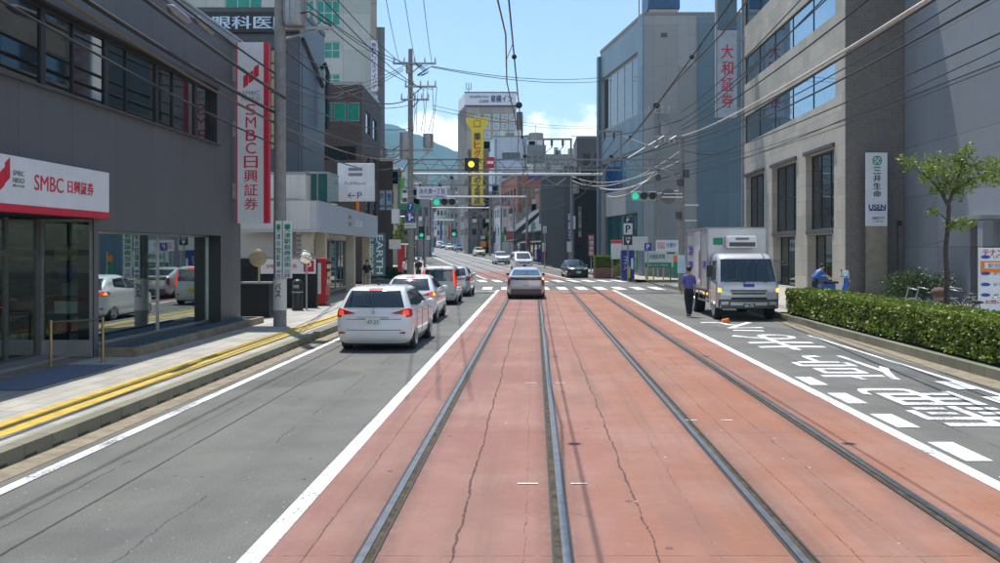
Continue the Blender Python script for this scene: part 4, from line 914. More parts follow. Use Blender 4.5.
# dark slit-windowed block, black roofed house, box block
d = 93; x0, x1 = X(565, d), X(603, d)
g = [(X(578, d)-x0, X(582, d)-x0, Z(244, d), Z(206, d), .3)]
t, frs, w = building('slit_block', 'dark grey windowless block with one vertical slit', [(x0, d), (x1, d), (x1, d+14), (x0-2.3, d+14)], .3, Z(170, d), 'black_wall', {0: g}, roof='steel_dark')
fill(t, frs[0], g, gm='glass_dark'); b = MB(); FS(x0, d-.1).box(b, -.1, .95, .3, Z(166, d), 0, .095); obj('grey_pilaster', b, 'w_darkblue', t)
d = 112; 
t, frs, w = building('flat_block', 'plain grey flat-topped block behind the slit block', rect(X(577, d), X(606, d), d, d+10), .4, Z(138, d), 'grey_dark', {0: winrows(.5, 3.2, 2, [9.5, 12.5], 1.4)}); fill(t, frs[0], winrows(.5, 3.2, 2, [9.5, 12.5], 1.4))
def gable_house(label, off0, off1, d0, d1, ze, zr, wall, roof):
    t = thing('gabled_house', label, 'house', RP((off0+off1)/2, (d0+d1)/2), 0)
    g0 = Zt(d0); P4 = [RP(off0, d0)[:2], RP(off1, d0)[:2], RP(off1, d1)[:2], RP(off0, d1)[:2]]
    b = MB(); b.prism(P4, g0-.2, ze); 
    mid0 = ((P4[0][0]+P4[1][0])/2, P4[0][1]); mid1 = ((P4[2][0]+P4[3][0])/2, P4[2][1])
    b.add([(*P4[0], ze), (*P4[1], ze), (*mid0, zr-.15)], [(0, 1, 2)]); b.add([(*P4[3], ze), (*P4[2], ze), (*mid1, zr-.15)], [(0, 2, 1)])
    obj('wall', b, wall, t)
    b = MB(); e = .7
    for s, A0, A1 in ((-1, P4[0], P4[3]), (1, P4[1], P4[2])):
        dz = (zr-ze)/abs(mid0[0]-P4[0][0])*e
        q = [Vector((A0[0]+s*e, A0[1]-e, ze-dz)), Vector((mid0[0], A0[1]-e, zr)), Vector((mid1[0], A1[1]+e, zr)), Vector((A1[0]+s*e, A1[1]+e, ze-dz))]
        u = Vector((0, 0, .18)); b.add(q+[v+u for v in q], [(0, 1, 2, 3), (4, 7, 6, 5), (0, 4, 5, 1), (1, 5, 6, 2), (2, 6, 7, 3), (3, 7, 4, 0)])
    obj('roof', b, roof, t)
    b = MB(); A0, A1 = P4[0], P4[3]; fr = Frame(A1, (A0[0]-A1[0], A0[1]-A1[1])); L = math.hypot(A0[0]-A1[0], A0[1]-A1[1])
    n = int(L/3.2)
    for i in range(n):
        w_ = MB(); fr.box(w_, L*(i+.2)/n, L*(i+.8)/n, g0+.5, g0+2.4, -.06, .02); obj('window', w_, 'glass_dark', t)
    c = MB(); c.add([fr.P(-.2, g0+2.9, -.0), fr.P(L+.2, g0+2.9, 0), fr.P(L+.2, g0+2.6, -1.3), fr.P(-.2, g0+2.6, -1.3)]+[fr.P(-.2, g0+3.0, -.0), fr.P(L+.2, g0+3.0, 0), fr.P(L+.2, g0+2.7, -1.3), fr.P(-.2, g0+2.7, -1.3)], [(0, 1, 2, 3), (4, 7, 6, 5), (3, 2, 6, 7), (0, 3, 7, 4), (1, 5, 6, 2)]); obj('awning', c, roof, t)
    return t
M['roof_dark'] = grid_mat('roof_dark', (.10, .10, .105), .3, .3, .02, off=.5, rough=.5, streak=0)
gable_house('long black timber house with dark tiled roof and pale eave on the right', 9.6, 17, 108, 127, Zt(110)+4.6, Zt(110)+8.2, 'w_black_wall', 'roof_dark')
gable_house('smaller brown house with dark tiled roof past the black timber house', 9.6, 16, 132, 141, Zt(130)+4.6, Zt(130)+7.2, 'w_brown', 'roof_dark')
def block(name, label, px0, px1, ptop, d, dep, wall, wr=None, base=None, side=None, gm='glass_dark', roof='concrete', bend=True, nz=1):
    x0, x1 = X(px0, d), X(px1, d); zb = Zt(d)+.05; zt = Z(ptop, d); k = .165*dep if bend else 0
    ww = []
    if wr: n, zs, h = wr; ww = winrows(.4, x1-x0-.4, n, [zb+z for z in zs if zb+z+h < zt-.3], h, .55, .15)
    sw = []
    if side: n, zs, h = side; sw = winrows(.5, math.hypot(dep, k)-.5, n, [zb+z for z in zs if zb+z+h < zt-.3], h, .55, .15)
    pts = [(x0, d), (x1, d), (x1-k, d+dep), (x0-k, d+dep)]
    left = (x0+x1)/2 < X(430, d)
    t, frs, w = building(name, label, pts, zb-.3, zt, wall, {0: ww, (1 if left else 3): sw}, roof=roof)
    if ww: fill(t, frs[0], ww, gm=gm)
    if sw: fill(t, frs[1 if left else 3], sw, gm=gm)
    rnd = random.Random(int(px0*3+d)); w_ = x1-x0
    for q in range(3):
        a = rnd.uniform(.08, .75)*w_; b = MB(); b.box(x0+a, x0+a+rnd.uniform(.9, 2.2), d+1, d+3, zt+.02, zt+rnd.uniform(.9, 2.4)); obj('rooftop_unit', b, rnd.choice(['galv', 'offwhite', 'concrete']), t)
    b = MB(); x = x0+rnd.uniform(.1, .9)*w_; b.tube([(x, d+2, zt), (x, d+2, zt+rnd.uniform(2.5, 5))], .06, 5); obj('aerial', b, 'galv', t)
    for q in range(2): b = MB(); x = x0+rnd.choice((.06, .5, .94))*w_; b.tube([(x, d-.08, zb), (x, d-.08, zt-.3)], .07, 6); obj('drain_pipe', b, 'steel_dark', t)
    for (a0, a1, z0, z1, e) in (ww or []):
        if rnd.random() < .3: b = MB(); frs[0].box(b, a0+.1, a0+.9, z0-.75, z0-.12, -.35, -.003); obj('air_conditioner', b, 'offwhite', t)
    return t, frs
fl = [3.4+3.1*i for i in range(14)]
t, frs = block('brick_block', 'red brick block with blue lettering along its top', 517, 563, 174, 150, 20, 'brick_red', (5, fl, 1.5), side=(5, fl, 1.5))
txt(FS(X(520, 150), 150), t, '滋賀県酒造会館', 3.2, Z(177.5, 150), 3.8, .7, 'blue_sign', bold=.04, thick=.05, dep=-.08)
t, frs = block('brick_block', 'dark red brick block with balconies below the lettered brick one', 545, 568, 188, 138, 9, 'brick_red', (3, [4, 7], 1.4))
t, frs = block('panel_block', 'pale blue panelled block with grey window bands beside the hotel', 494, 527, 137, 188, 16, 'sky_panel', None)
fr = frs[0]; L = X(527, 188)-X(494, 188)
for py_ in (152.5, 172, 186, 205):
    b = MB(); fr.box(b, L*.25, L*.78, Z(py_+6, 188), Z(py_, 188), -.05, .02); wn = obj('window', b, 'steel_dark', t)
    for i in range(3): b = MB(); fr.box(b, L*(.27+.17*i), L*(.42+.17*i), Z(py_+5.4, 188), Z(py_+.6, 188), -.09, -.052); obj('pane', b, 'glass_dark', wn)
t, frs = block('tank_block', 'small grey block with concrete water tanks on its roof', 524, 546, 146, 200, 14, 'grey_mid', (3, fl, 1.5))
for px_, pt in ((536, 131), (528, 133)):
    b = MB(); x = X(px_, 203); b.tube([(x, 204, Z(147, 200)), (x, 204, Z(pt, 200))], .9 if px_ == 528 else 1.6, 14); obj('tank', b, 'concrete', t)
# hotel with lettered roof band
d = 225; x0, x1 = X(466.5, d), X(516, d); L = x1-x0
zr = [Z(114-0+i*8.6+4, d) for i in range(14)]
ww = [(L*f-.65, L*f+.65, z-.6, z+.9, .15) for z in zr if z > 5 for f in (.22, .42, .60, .77, .92)]
t, frs, w = building('hotel', 'tall beige hotel slab with a white and blue lettered roof band', [(x0, d), (x1, d), (x1-2, d+16), (x0-3.2, d+14)], 2, Z(106, d), 'hotel', {0: ww})
fill(t, frs[0], ww, gm='glass_pale' if 'glass_pale' in M else 'glass_dark', fm='white', fw=.14)
b = MB(); frs[3].box(b, .05, frs[3].L-.05, 2.2, Z(107, d), -.05, -.003); obj('shaded_side', b, 'w_hotel_side', t)  # the shade on this side is painted in with a darker wall colour
b = MB(); b.prism([(x0-.4, d-.4), (x1+.1, d-.4), (x1-2, d+3), (x0-3, d+12)], Z(105.5, d), Z(93, d)); rb = obj('roof_band', b, 'sign_white', t)
bf = FS(x0-.4, d-.45); txt(bf, rb, '東横イン', L*.74, Z(99, d), L*.44, 1.75, 'navy', bold=.03, thick=.05, dep=-.06); txt(bf, rb, 'toyoko-inn', L*.29, Z(97, d), L*.38, .85, 'navy', thick=.05, dep=-.06); txt(bf, rb, '.com', L*.38, Z(101.5, d), L*.2, .7, 'navy', thick=.05, dep=-.06)
b = MB(); b.box(x0-.5, x1+.2, d-.5, d+3, Z(92.9, d), Z(92, d)); b.box(x0-.5, x1+.2, d-.5, d-.41, Z(106.5, d), Z(105.3, d)); obj('blue_trim', b, 'navy', t)
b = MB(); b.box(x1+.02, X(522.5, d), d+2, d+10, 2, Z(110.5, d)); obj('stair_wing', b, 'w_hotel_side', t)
b = MB(); x = x0+.4; b.tube([(x, d+2, Z(93, d)), (x, d+2, Z(83, d))], .12, 6)
for k in range(3): b.tube([(x-.6+.6*k, d+2, Z(88, d)), (x-.6+.6*k, d+2, Z(81, d))], .1, 6)
b.tube([(x-.6, d+2, Z(87.5, d)), (x+.6, d+2, Z(87.5, d))], .08, 6); obj('antenna', b, 'galv', t)
# yellow drugstore sign on a slim stair block
d = 170
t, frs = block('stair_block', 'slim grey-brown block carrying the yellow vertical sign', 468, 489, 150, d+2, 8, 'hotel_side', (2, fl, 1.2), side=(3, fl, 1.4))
ys_ = thing('pharmacy_sign', 'huge yellow vertical sign with flared top and red and black characters', 'sign', (X(477, d), d, 10))
f1 = FS(X(477, d), d); k = d/F
b = MB(); b.add([f1.P(a*k, Z(z, d), dd) for dd in (0, .9) for a, z in ((-5.5, 205), (6, 205), (6, 130), (11, 122), (11, 117.5), (-11, 117.5), (-11, 122), (-5.5, 130))], [tuple(range(8)), tuple(reversed(range(8, 16)))]+[(i, (i+1) % 8, (i+1) % 8+8, i+8) for i in range(8)]); obj('panel', b, 'yellow_sign', ys_)
txt(f1, ys_, '薬', .3*k, Z(136.5, d), 7*k, 7.5*k, 'black', bold=.04, thick=.1, dep=-.12); txt(f1, ys_, 'ヒグチ', .3*k, Z(153.5, d), 6.6*k, 26*k, 'red_plain', vertical=True, bold=.05, thick=.1, dep=-.12); txt(f1, ys_, '大の2号店', .3*k, Z(187, d), 6*k, 34*k, 'black', vertical=True, bold=.03, thick=.1, dep=-.12)
b = MB(); f1.box(b, -3.2*k, 3.6*k, Z(126.8, d), Z(120.3, d), -.1, -.002); obj('crest_panel', b, 'green_sign', ys_)
b = MB(); f1.box(b, -2.6*k, 3.0*k, Z(126, d), Z(121, d), -.16, -.102); obj('crest_face', b, 'yellow_sign', ys_)
# rows of buildings down the street, both sides and across its end
spec = [ # px0 px1 top d depth wall windows
 (402, 432, 196, 150, 10, 'grey_mid', (4, fl, 1.4), 'mid grey block with rows of dark windows behind the left pole'),
 (396, 415, 205, 115, 12, 'grey_dark', (3, [3.5], 1.3), 'low dark grey shop block past the brown school'),
 (432, 448, 188, 290, 16, 'palegreen', (4, fl, 1.5), 'pale distant block left of the banded grey one'),
 (440, 464, 180, 330, 16, 'grey_mid', (5, fl, 1.5), 'hazy grey distant block with horizontal window bands below the hill'),
 (416, 436, 205, 260, 16, 'grey_dark', (4, fl, 1.4), 'distant dark block at the left kerb below the street-name board'),
 (422, 440, 216, 360, 16, 'white_wall', (5, fl, 1.4), 'small whitish block closing the far end of the street'),
 (455, 470, 212, 340, 14, 'tan', (4, fl, 1.4), 'small tan block at the street end beside the hotel foot'),
 (464, 484, 205, 210, 10, 'grey_mid', (4, fl, 1.4), 'grey block at the foot of the yellow sign'),
 (482, 500, 196, 172, 9, 'tan', (3, fl, 1.5), 'tan shop block below the pale blue panels'),
 (500, 520, 206, 158, 8, 'white_wall', (3, fl, 1.4), 'narrow white shop house right of the tan one'),
 (516, 538, 214, 145, 7, 'grey_mid', (3, fl, 1.4), 'grey two-storey shop with dark openings before the brick block'),
 (383, 398, 186, 105, 9, 'tan', (2, [4, 7], 1.3), 'sliver of tan block past the school wall'),
 (545, 580, 155, 260, 18, 'grey_mid', (5, fl, 1.5), 'grey distant block above the brick roofs'),
 (404, 428, 176, 430, 20, 'grey_mid', (6, fl, 1.5), 'hazy far block on the slope at street end')]
for i, (a, b_, pt, d, dep, wl, wr, lab) in enumerate(spec): block('town_block', lab, a, b_, pt, d, dep, wl, wr, side=(3, fl, 1.4))
# lean clutter on roofs
# ------------------------------------------------------------------ trees, hedges
def leaves(mb, c, r, n, s, rnd, flat=.4, shell=.0):
    for _ in range(n):
        while True:
            v = Vector((rnd.uniform(-1, 1), rnd.uniform(-1, 1), rnd.uniform(-1, 1)))
            if shell < v.length < 1: break
        p = Vector(c)+Vector((v.x*r[0], v.y*r[1], v.z*r[2]))
        a = Vector((rnd.gauss(0, 1), rnd.gauss(0, 1), rnd.gauss(0, .6))).normalized(); b = a.cross(Vector((rnd.gauss(0, 1), rnd.gauss(0, 1), rnd.gauss(0, 1)))).normalized()
        q = s*rnd.uniform(.6, 1.3); a *= q; b *= q*.55
        mb.add([p-a, p+b*.8, p+a, p-b*.8], [(0, 1, 2, 3)])
M['leaf_hedge'] = leaf_mat('leaf_hedge', (.07, .12, .012), (.27, .33, .035), .22)
M['leaf_tree'] = leaf_mat('leaf_tree', (.08, .13, .015), (.26, .33, .045), .3)
M['leaf_dark'] = leaf_mat('leaf_dark', (.02, .05, .012), (.05, .09, .02), .15)
M['bark'] = mat('bark', (.07, .055, .042), .95, var=.4, vs=12, bump=.6, bs=40)
M['hedge_core'] = mat('hedge_core', (.018, .025, .010), .95)
def hedge(label, x0, x1, y0, y1, z0, z1, n, mlf, s=.045, name='hedge'):
    rnd = random.Random(int(y0*7+x0*3)); t = thing(name, label, 'hedge', ((x0+x1)/2, (y0+y1)/2, z0))
    b = MB(); b.box(x0+.13, x1-.13, y0+.1, y1-.1, z0, z1-.14); obj('branch_core', b, 'hedge_core', t)
    b = MB(); L = y1-y0; per = (x1-x0)+2*(z1-z0)
    bumpy = lambda y, k: .05*mn.noise(Vector((y*1.7, k*3.1, 2)))+.03*mn.noise(Vector((y*5, k*3.1, 7)))
    for _ in range(n):
        y = y0+L*rnd.random(); w_ = rnd.random()*per; dd = rnd.random()**2*.16
        if w_ < x1-x0: x, z = x0+w_, z1-dd+bumpy(y, w_)
        elif w_ < x1-x0+(z1-z0): x, z = x0+dd+bumpy(y, w_+3), z0+.08+(w_-(x1-x0))*.93
        else: x, z = x1-dd, z0+.08+(w_-(x1-x0)-(z1-z0))*.93
        a = Vector((rnd.gauss(0, 1), rnd.gauss(0, 1), rnd.gauss(0, .7))).normalized(); c = a.cross(Vector((rnd.gauss(0, 1), rnd.gauss(0, 1), rnd.gauss(0, 1)))).normalized()
        q = s*rnd.uniform(.6, 1.4); a *= q; c *= q*.6; p = Vector((x, y, z)); b.add([p-a, p+c, p+a, p-c], [(0, 1, 2, 3)])
    for yy in (y0+.08, y1-.08):
        for _ in range(int(n*(x1-x0)/L*.5)):
            p = Vector((rnd.uniform(x0, x1), yy+rnd.uniform(-.08, .08), rnd.uniform(z0+.05, z1))); a = Vector((rnd.gauss(0, 1), rnd.gauss(0, 1), rnd.gauss(0, 1))).normalized(); c = a.orthogonal().normalized()
            q = s*rnd.uniform(.6, 1.4); b.add([p-a*q, p+c*q*.6, p+a*q, p-c*q*.6], [(0, 1, 2, 3)])
    obj('foliage', b, mlf, t); return t
hedge('long clipped green hedge behind the right kerb with low rails inside', 8.36, 9.62, 2, 31, .16, 1.02, 52000, 'leaf_hedge')
hr = thing('hedge_rail', 'dark low rail with posts running inside the long hedge', 'railing', (8.4, 16, .16))
for k in range(14):
    b = MB(); b.tube([(8.42, 4+k*2, .16), (8.42, 4+k*2, .75)], .03, 6); obj('post', b, 'black', hr)
b = MB(); b.tube([(8.42, 3, .45), (8.42, 31, .45)], .025, 6); b.tube([(8.42, 3, .72), (8.42, 31, .72)], .025, 6); obj('rail', b, 'black', hr)
def tree(label, base, trunk, limbs, clumps, leafm, name='street_tree', s=.06, cat='tree', dens=90, group=None):
    t = thing(name, label, cat, base, 0, group); rnd = random.Random(int(base[0]*10+base[1]))
    b = MB(); b.tube(*trunk, 8)
    o = obj('trunk', b, 'bark', t, smooth=60)
    for pts, rs in limbs:
        b = MB(); b.tube(pts, rs, 6); obj('limb', b, 'bark', o, smooth=60)
    b = MB()
    for c, r in clumps:
        leaves(b, c, (r, r, r*.8), int(dens*2.6*(r/.3)**2.2), s, rnd); leaves(b, c, (r*1.6, r*1.6, r*1.35), int(dens*2.2*(r/.3)**2.2), s, rnd)
    obj('crown', b, leafm, t); return t
d = 24.0; x = X(947, d); V = lambda px, py, dy=0: Vector((X(px, d), d+dy, Z(py, d)))
limbs = [([V(948, 205), V(940, 190), V(925, 178, -.2), V(908, 168, -.3)], [.05, .035, .02, .008]), ([V(948, 205), V(955, 188), V(962, 170, .1), V(966, 150, .1)], [.055, .04, .025, .008]),
         ([V(955, 190), V(975, 178, .2), V(1000, 174, .3), V(1020, 176, .3)], [.035, .025, .015, .006]), ([V(945, 196), V(943, 175, .4), V(935, 158, .5)], [.03, .02, .008]), ([V(948, 222), V(938, 215, -.2), V(925, 212, -.3)], [.02, .012, .005]),
         ([V(947, 228), V(958, 222, .1), V(968, 223, .1)], [.02, .012, .006]), ([V(962, 172), V(975, 163, -.3), V(985, 165, -.4)], [.02, .013, .006]), ([V(947, 240), V(933, 243), V(922, 244)], [.016, .01, .004])]
rnd = random.Random(5)
cl = [(V(*q), r) for q, r in (((904, 163, -.3), .20), ((897, 160, -.3), .11), ((929, 172, -.2), .24), ((939, 163, .3), .28), ((952, 176, 0), .30), ((947, 186, 0), .22), ((967, 165, .1), .28), ((968, 150, .1), .17), ((962, 158, .2), .2), ((980, 170, -.3), .25), ((972, 183, .2), .22), ((958, 192, .1), .2), ((1003, 175, .3), .26), ((1020, 176, .3), .24), ((990, 178, .3), .13), ((928, 212, -.3), .14), ((962, 224, .1), .2), ((972, 222, .1), .12), ((950, 226, 0), .14), ((921, 180, -.2), .14), ((935, 190, 0), .15), ((985, 163, -.4), .15))]
tree('young street tree with thin crooked trunk and sparse bright green leaves behind hedge', (x, d, .15), ([V(946.5, 310), V(947, 280), V(945.5, 250), V(948, 225), V(949, 205)], [.085, .07, .065, .06, .055]), limbs, cl, 'leaf_tree', dens=70, s=.055)
# dark shrub before the tiled wall
t = thing('shrub', 'dark rounded shrub at the foot of the dark tiled wall', 'shrub', (X(915, 38), 38, .15)); b = MB(); rnd = random.Random(9)
for k in range(9): leaves(b, (X(893+k*6, 38), 38+rnd.uniform(-.4, .4), .65+rnd.uniform(0, .45)), (.55, .55, .55), 420, .06, rnd, shell=.5)
obj('foliage', b, 'leaf_dark', t)
for (px_, py_, d, lab) in ((608, 262, 74, 'clipped hedge in a brick planter at the corner of the grey tower'),):
    x0, x1 = X(595, d), X(622, d); hedge(lab, x0, x1, d, d+1.6, .9, Z(256, d), 5000, 'leaf_hedge', .06, 'corner_hedge')
    b = MB(); b.box(x0-.05, x1+.05, d-.1, d+1.7, .12, .9); solo('brick_planter', b, 'w_brick_red', 'long low brick planter under the corner hedge', 'planter')
t = thing('shrub', 'small yellow-green round shrub beside the blue kiosk', 'shrub', (X(619, 72), 72, .15)); b = MB()
for k in range(4): leaves(b, (X(617+k*2, 72), 72, .7+.1*k), (.4, .4, .5), 200, .06, rnd, shell=.4)
obj('foliage', b, 'leaf_tree', t)
def roadside_tree(label, off, d, h, r, lm, n=700):
    x, y, z = RP(off, d); rnd = random.Random(int(d)); b = MB()
    t = thing('roadside_tree', label, 'tree', (x, y, z)); b.tube([(x, y, z), (x+.1, y, z+h*.5), (x, y, z+h*.8)], [.16, .12, .05], 7); obj('trunk', b, 'bark', t)
    b = MB()
    for k in range(9):
        c = (x+rnd.uniform(-.6, .6)*r, y+rnd.uniform(-.6, .6)*r, z+h*rnd.uniform(.42, .9)); q = r*rnd.uniform(.4, .65); leaves(b, c, (q, q, q*.85), n//9, .2, rnd, shell=.3)
    obj('crown', b, lm, t)
roadside_tree('yellow-green roadside tree under the foot of the yellow sign', 10.2, 182, 5.2, 2.4, 'leaf_tree')
roadside_tree('second yellow-green roadside tree, in front of the tan shop block', 10.2, 168, 4.2, 1.8, 'leaf_tree')
roadside_tree('dark green round roadside tree near the far signal', 10.5, 245, 7, 2.6, 'leaf_dark')
roadside_tree('green tree at the left kerb past the pole with the round blue sign', -8.4, 95, 5.2, 1.5, 'leaf_tree', 500)
for k, (off, d, h, r) in enumerate(((-14, 345, 12, 6), (-4, 372, 13, 7), (7, 360, 11, 6), (-24, 330, 13, 7), (16, 385, 12, 6))):
    roadside_tree(['dark tree far left at the end of the street', 'tall dark tree closing the middle of the far street', 'dark tree right of the street end', 'broad dark tree behind the far left shops', 'dark tree behind the far tan block'][k], off, d, h, r, 'leaf_dark', 900)
hedge('low green clipped hedge on the left corner by the pedestrians', X(378, 66), X(404, 66), 68.5, 70, .15, 1.0, 2500, 'leaf_dark', .07, 'corner_hedge')
# ------------------------------------------------------------------ poles, gantries, signals
def pole(name, label, x, y, zb, zt, r0, r1, m='concrete', cat='utility pole', group=None):
    t = thing(name, label, cat, (x, y, zb), 0, group); b = MB(); b.tube([(x, y, zb), (x, y, (zb+zt)/2), (x, y, zt)], [r0, (r0+r1)/2, r1], 14); obj('shaft', b, m, t, smooth=50); return t
def insulator(t, p, h=.22):
    b = MB(); x, y, z = p; b.tube([(x, y, z), (x, y, z+h*.3), (x, y, z+h*.32), (x, y, z+h*.6), (x, y, z+h*.62), (x, y, z+h)], [.03, .06, .035, .06, .035, .03], 8); return obj('insulator', b, 'porcelain', t, smooth=40)
d = 26.3; x = X(280, d)
t = pole('utility_pole', 'thick concrete utility pole before the low dark wall, with grey transformer and green strip signs', x, d, .15, 14, .185, .14)
b = MB(); b.tube([(x+.45, d-.1, Z(27, d)), (x+.45, d-.1, Z(24, d)), (x+.45, d-.1, Z(-6, d))], [.27, .30, .30], 16); tr = obj('transformer', b, 'galv', t, smooth=40)
b = MB()
for k in range(10): b.box(x+.45+.31*math.cos(k*.63)-.01, x+.45+.31*math.cos(k*.63)+.01, d-.1+.31*math.sin(k*.63)-.01, d-.1+.31*math.sin(k*.63)+.01, Z(22, d), Z(-3, d))
obj('cooling_fin', b, 'galv', tr)
b = MB(); b.box(x-.2, x+1.5, d-.05, d+.05, Z(29.5, d), Z(29.5, d)+.08); b.bar((x, d, Z(40, d)), (x+1.1, d, Z(29, d)), .05); obj('cross_arm', b, 'galv', t)
for px_, py_ in ((308, 14), (316, 19), (322, 26), (329, 29), (296, 8)): insulator(t, (X(px_, d), d, Z(py_, d)-.1))
b = MB(); b.tube([(x+.3, d-.3, Z(29, d)+.3), (x+.9, d-.3, Z(14, d)), (x+1.3, d-.2, Z(24, d)), (x+1.45, d, Z(29, d)+.1)], .025, 6); obj('jumper_cable', b, 'wire', t)
for k, (a, b_) in enumerate(((275.5, 281.5), (283, 292))):
    f1 = FS(X(a, d-.25), d-.25-.01*k); wd = (b_-a)/F*d; bb = MB(); f1.box(bb, 0, wd, Z(278, d), Z(221, d), 0, .03); s_ = obj('strip_sign', bb, 'sign_white', t)
    txt(f1, s_, '大津駅前商店街' if k else '大津市営駐車', wd/2, Z(247, d), wd*.7, 1.15, 'green_sign', vertical=True, bold=.03); txt(f1, s_, '三井' if k else '中央', wd/2, Z(273.5, d), wd*.7, .24, 'black', vertical=True)
    bb = MB(); f1.box(bb, wd*.2, wd*.8, Z(229, d), Z(224.5, d), -.01, -.001); obj('emblem', bb, 'green_sign', s_)
bb = MB(); bb.tube([(x, d, Z(310, d)), (x, d, Z(278.5, d))], .190, 14); w_ = obj('wrap', bb, 'offwhite', t, smooth=50); txt(FS(x, d-.21), w_, 'バス', 0, Z(290, d), .17, .42, 'black', vertical=True, dep=-.012, thick=.02)

d = 52.0; xl, xr = X(410.5, d), X(681.5, d)
tl = pole('utility_pole', 'tall concrete utility pole left of the street with crossarms, transformers and traffic signs', xl, d, .15, Z(49, d), .2, .12)
k = d/F
for i, (py_, a, b_) in enumerate(((65, -17, 26), (88, -5, 26), (101, -9, 19))):
    z = Z(py_, d); bb = MB(); bb.box(xl+a*k, xl+b_*k, d-.27, d-.16, z, z+.1); ar = obj('cross_arm', bb, 'galv', tl)
    bb = MB(); bb.bar((xl, d-.2, z-.55), (xl+b_*k*.45, d-.2, z), .05); obj('arm_brace', bb, 'galv', ar)
    for j in range(5): insulator(ar, (xl+(a+(b_-a)*(j+.1)/4.2)*k, d-.2, z+.1), .3)
for px_, w_, p0, p1 in ((403.5, 14, 160, 134), (425.5, 10.5, 149, 135), (406, 6, 75, 64)):
    bb = MB(); bb.tube([(X(px_, d-.5)+.15, d-.5, Z(p0, d)), (X(px_, d-.5)+.15, d-.5, Z(p0-2, d)), (X(px_, d-.5)+.15, d-.5, Z(p1, d))], [w_*k*.42, w_*k*.48, w_*k*.48], 14); obj('transformer', bb, 'galv', tl, smooth=40)
bb = MB(); bb.box(xl-.6, xl+1.3, d-.4, d-.3, Z(150, d)-.1, Z(150, d)); bb.bar((xl, d-.3, Z(168, d)), (xl+1.2, d-.35, Z(150, d)), .05); obj('transformer_bracket', bb, 'galv', tl)
for j in range(6):
    bb = MB(); x0 = xl+(.2+.26*j); bb.tube([(x0, d-.2, Z(92-j, d)), (x0+.1*(-1)**j, d-.35, Z(112, d)), (x0-.05*j, d-.4, Z(133, d))], .016, 5); obj('jumper_cable', bb, 'wire', tl)
for j in range(3):
    bb = MB(); bb.tube([(xl+.35+.5*math.sin(q*.5)*(1+.2*j), d-.3, Z(66+3.5*q-(q**2)*.28-(.8*j), d)) for q in range(0, 7)]+[(xl+1.2, d-.25, Z(67, d))], .02, 5); obj('jumper_cable', bb, 'wire', tl)
def board(parent, fr, a0, a1, z0, z1, m, name='sign_plate', th=.04, bev=0):
    b = MB(); fr.box(b, a0, a1, z0, z1, 0, th); return obj(name, b, m, parent)
def sign_on(label, px0, px1, py0, py1, d, m, name, cat='sign', th=.05, bracket=None):
    t = thing(name, label, cat, (X((px0+px1)/2, d), d, Z(py1, d))); f1 = FS(X(px0, d), d); wd = (px1-px0)/F*d
    board(t, f1, 0, wd, Z(py1, d), Z(py0, d), m, th=th)
    if bracket:
        b = MB(); (bx, by) = bracket; zc = (Z(py0, d)+Z(py1, d))/2; b.bar(f1.P(wd/2, zc, th+.004), (bx, by, zc), .05); obj('bracket', b, 'galv', t)
    return t, f1, wd
dd = d-.45; B = (xl, d-.2)
t, f1, wd = sign_on('green route plate with a blue 7 panel on the tall left pole', 400, 420.5, 204, 209.5, dd, 'green_sign', 'route_sign', bracket=B)
b = MB(); f1.box(b, wd*.38, wd*.64, Z(210.3, dd), Z(203.3, dd), -.03, -.002); obj('blue_panel', b, 'blue_sign', t); txt(f1, t, '7', wd*.51, Z(206.8, dd), .16, .27, 'white', dep=-.045, bold=.03)
t = thing('direction_sign', 'round blue sign with white arrows on the tall left pole', 'sign', (X(409.5, dd), dd, Z(222, dd)))
b = MB(); c = Vector((X(409.7, dd), dd, Z(217, dd))); b.disc(c, (0, 1, 0), 4.9*k, .04, 28); obj('disc', b, 'blue_sign', t)
f1 = FS(c.x, dd-.03); b = MB(); f1.box(b, -.05, .05, c.z-.2, c.z+.12, -.01, 0); f1.box(b, .05, .14, c.z-.06, c.z+.02, -.01, 0); b.add([f1.P(a, z, q) for q in (-.01, 0) for a, z in ((-.13, c.z+.1), (.13, c.z+.1), (0, c.z+.23))], [(0, 1, 2), (3, 5, 4)]); b.add([f1.P(a, z, q) for q in (-.012, 0) for a, z in ((.13, c.z-.12), (.13, c.z+.08), (.23, c.z-.02))], [(0, 1, 2), (3, 5, 4)]); obj('arrow', b, 'white', t)
b = MB(); b.bar((c.x, dd+.025, c.z), (xl, d-.2, c.z), .05); obj('bracket', b, 'galv', t)
t, f1, wd = sign_on('small white plate under the round blue arrow sign', 404.5, 416, 223, 228, dd, 'sign_white', 'sub_plate', bracket=B); txt(f1, t, '自転車を除く', wd/2, Z(225.5, dd), wd*.8, .13, 'grey_text')
t, f1, wd = sign_on('white metal cabinet hung on a bracket left of the tall pole', 391.5, 399, 209, 223.5, dd, 'sign_white', 'hung_cabinet', 'cabinet', .35, B)
t, f1, wd = sign_on('beige back of a small sign low on the tall left pole', 389, 401, 239.5, 249, dd, 'offwhite', 'sign_back', bracket=B)
t, f1, wd = sign_on('greyish parking notice plates beside the green route plate', 402, 407.5, 189, 203, dd-.1, 'sign_white', 'notice_plate', bracket=B)
b = MB(); f1.box(b, .03, wd-.03, Z(193, dd), Z(190, dd), -.02, -.001); f1.box(b, .03, wd-.03, Z(202, dd), Z(198, dd), -.02, -.001); obj('grey_field', b, 'steel_dark', t)
t, f1, wd = sign_on('narrow bright green hanging strip beside the left pole', 400.5, 404.5, 178, 200, d+6, 'green_bright' if 'green_bright' in M else 'green_sign', 'shop_strip', bracket=(xl, d+2))
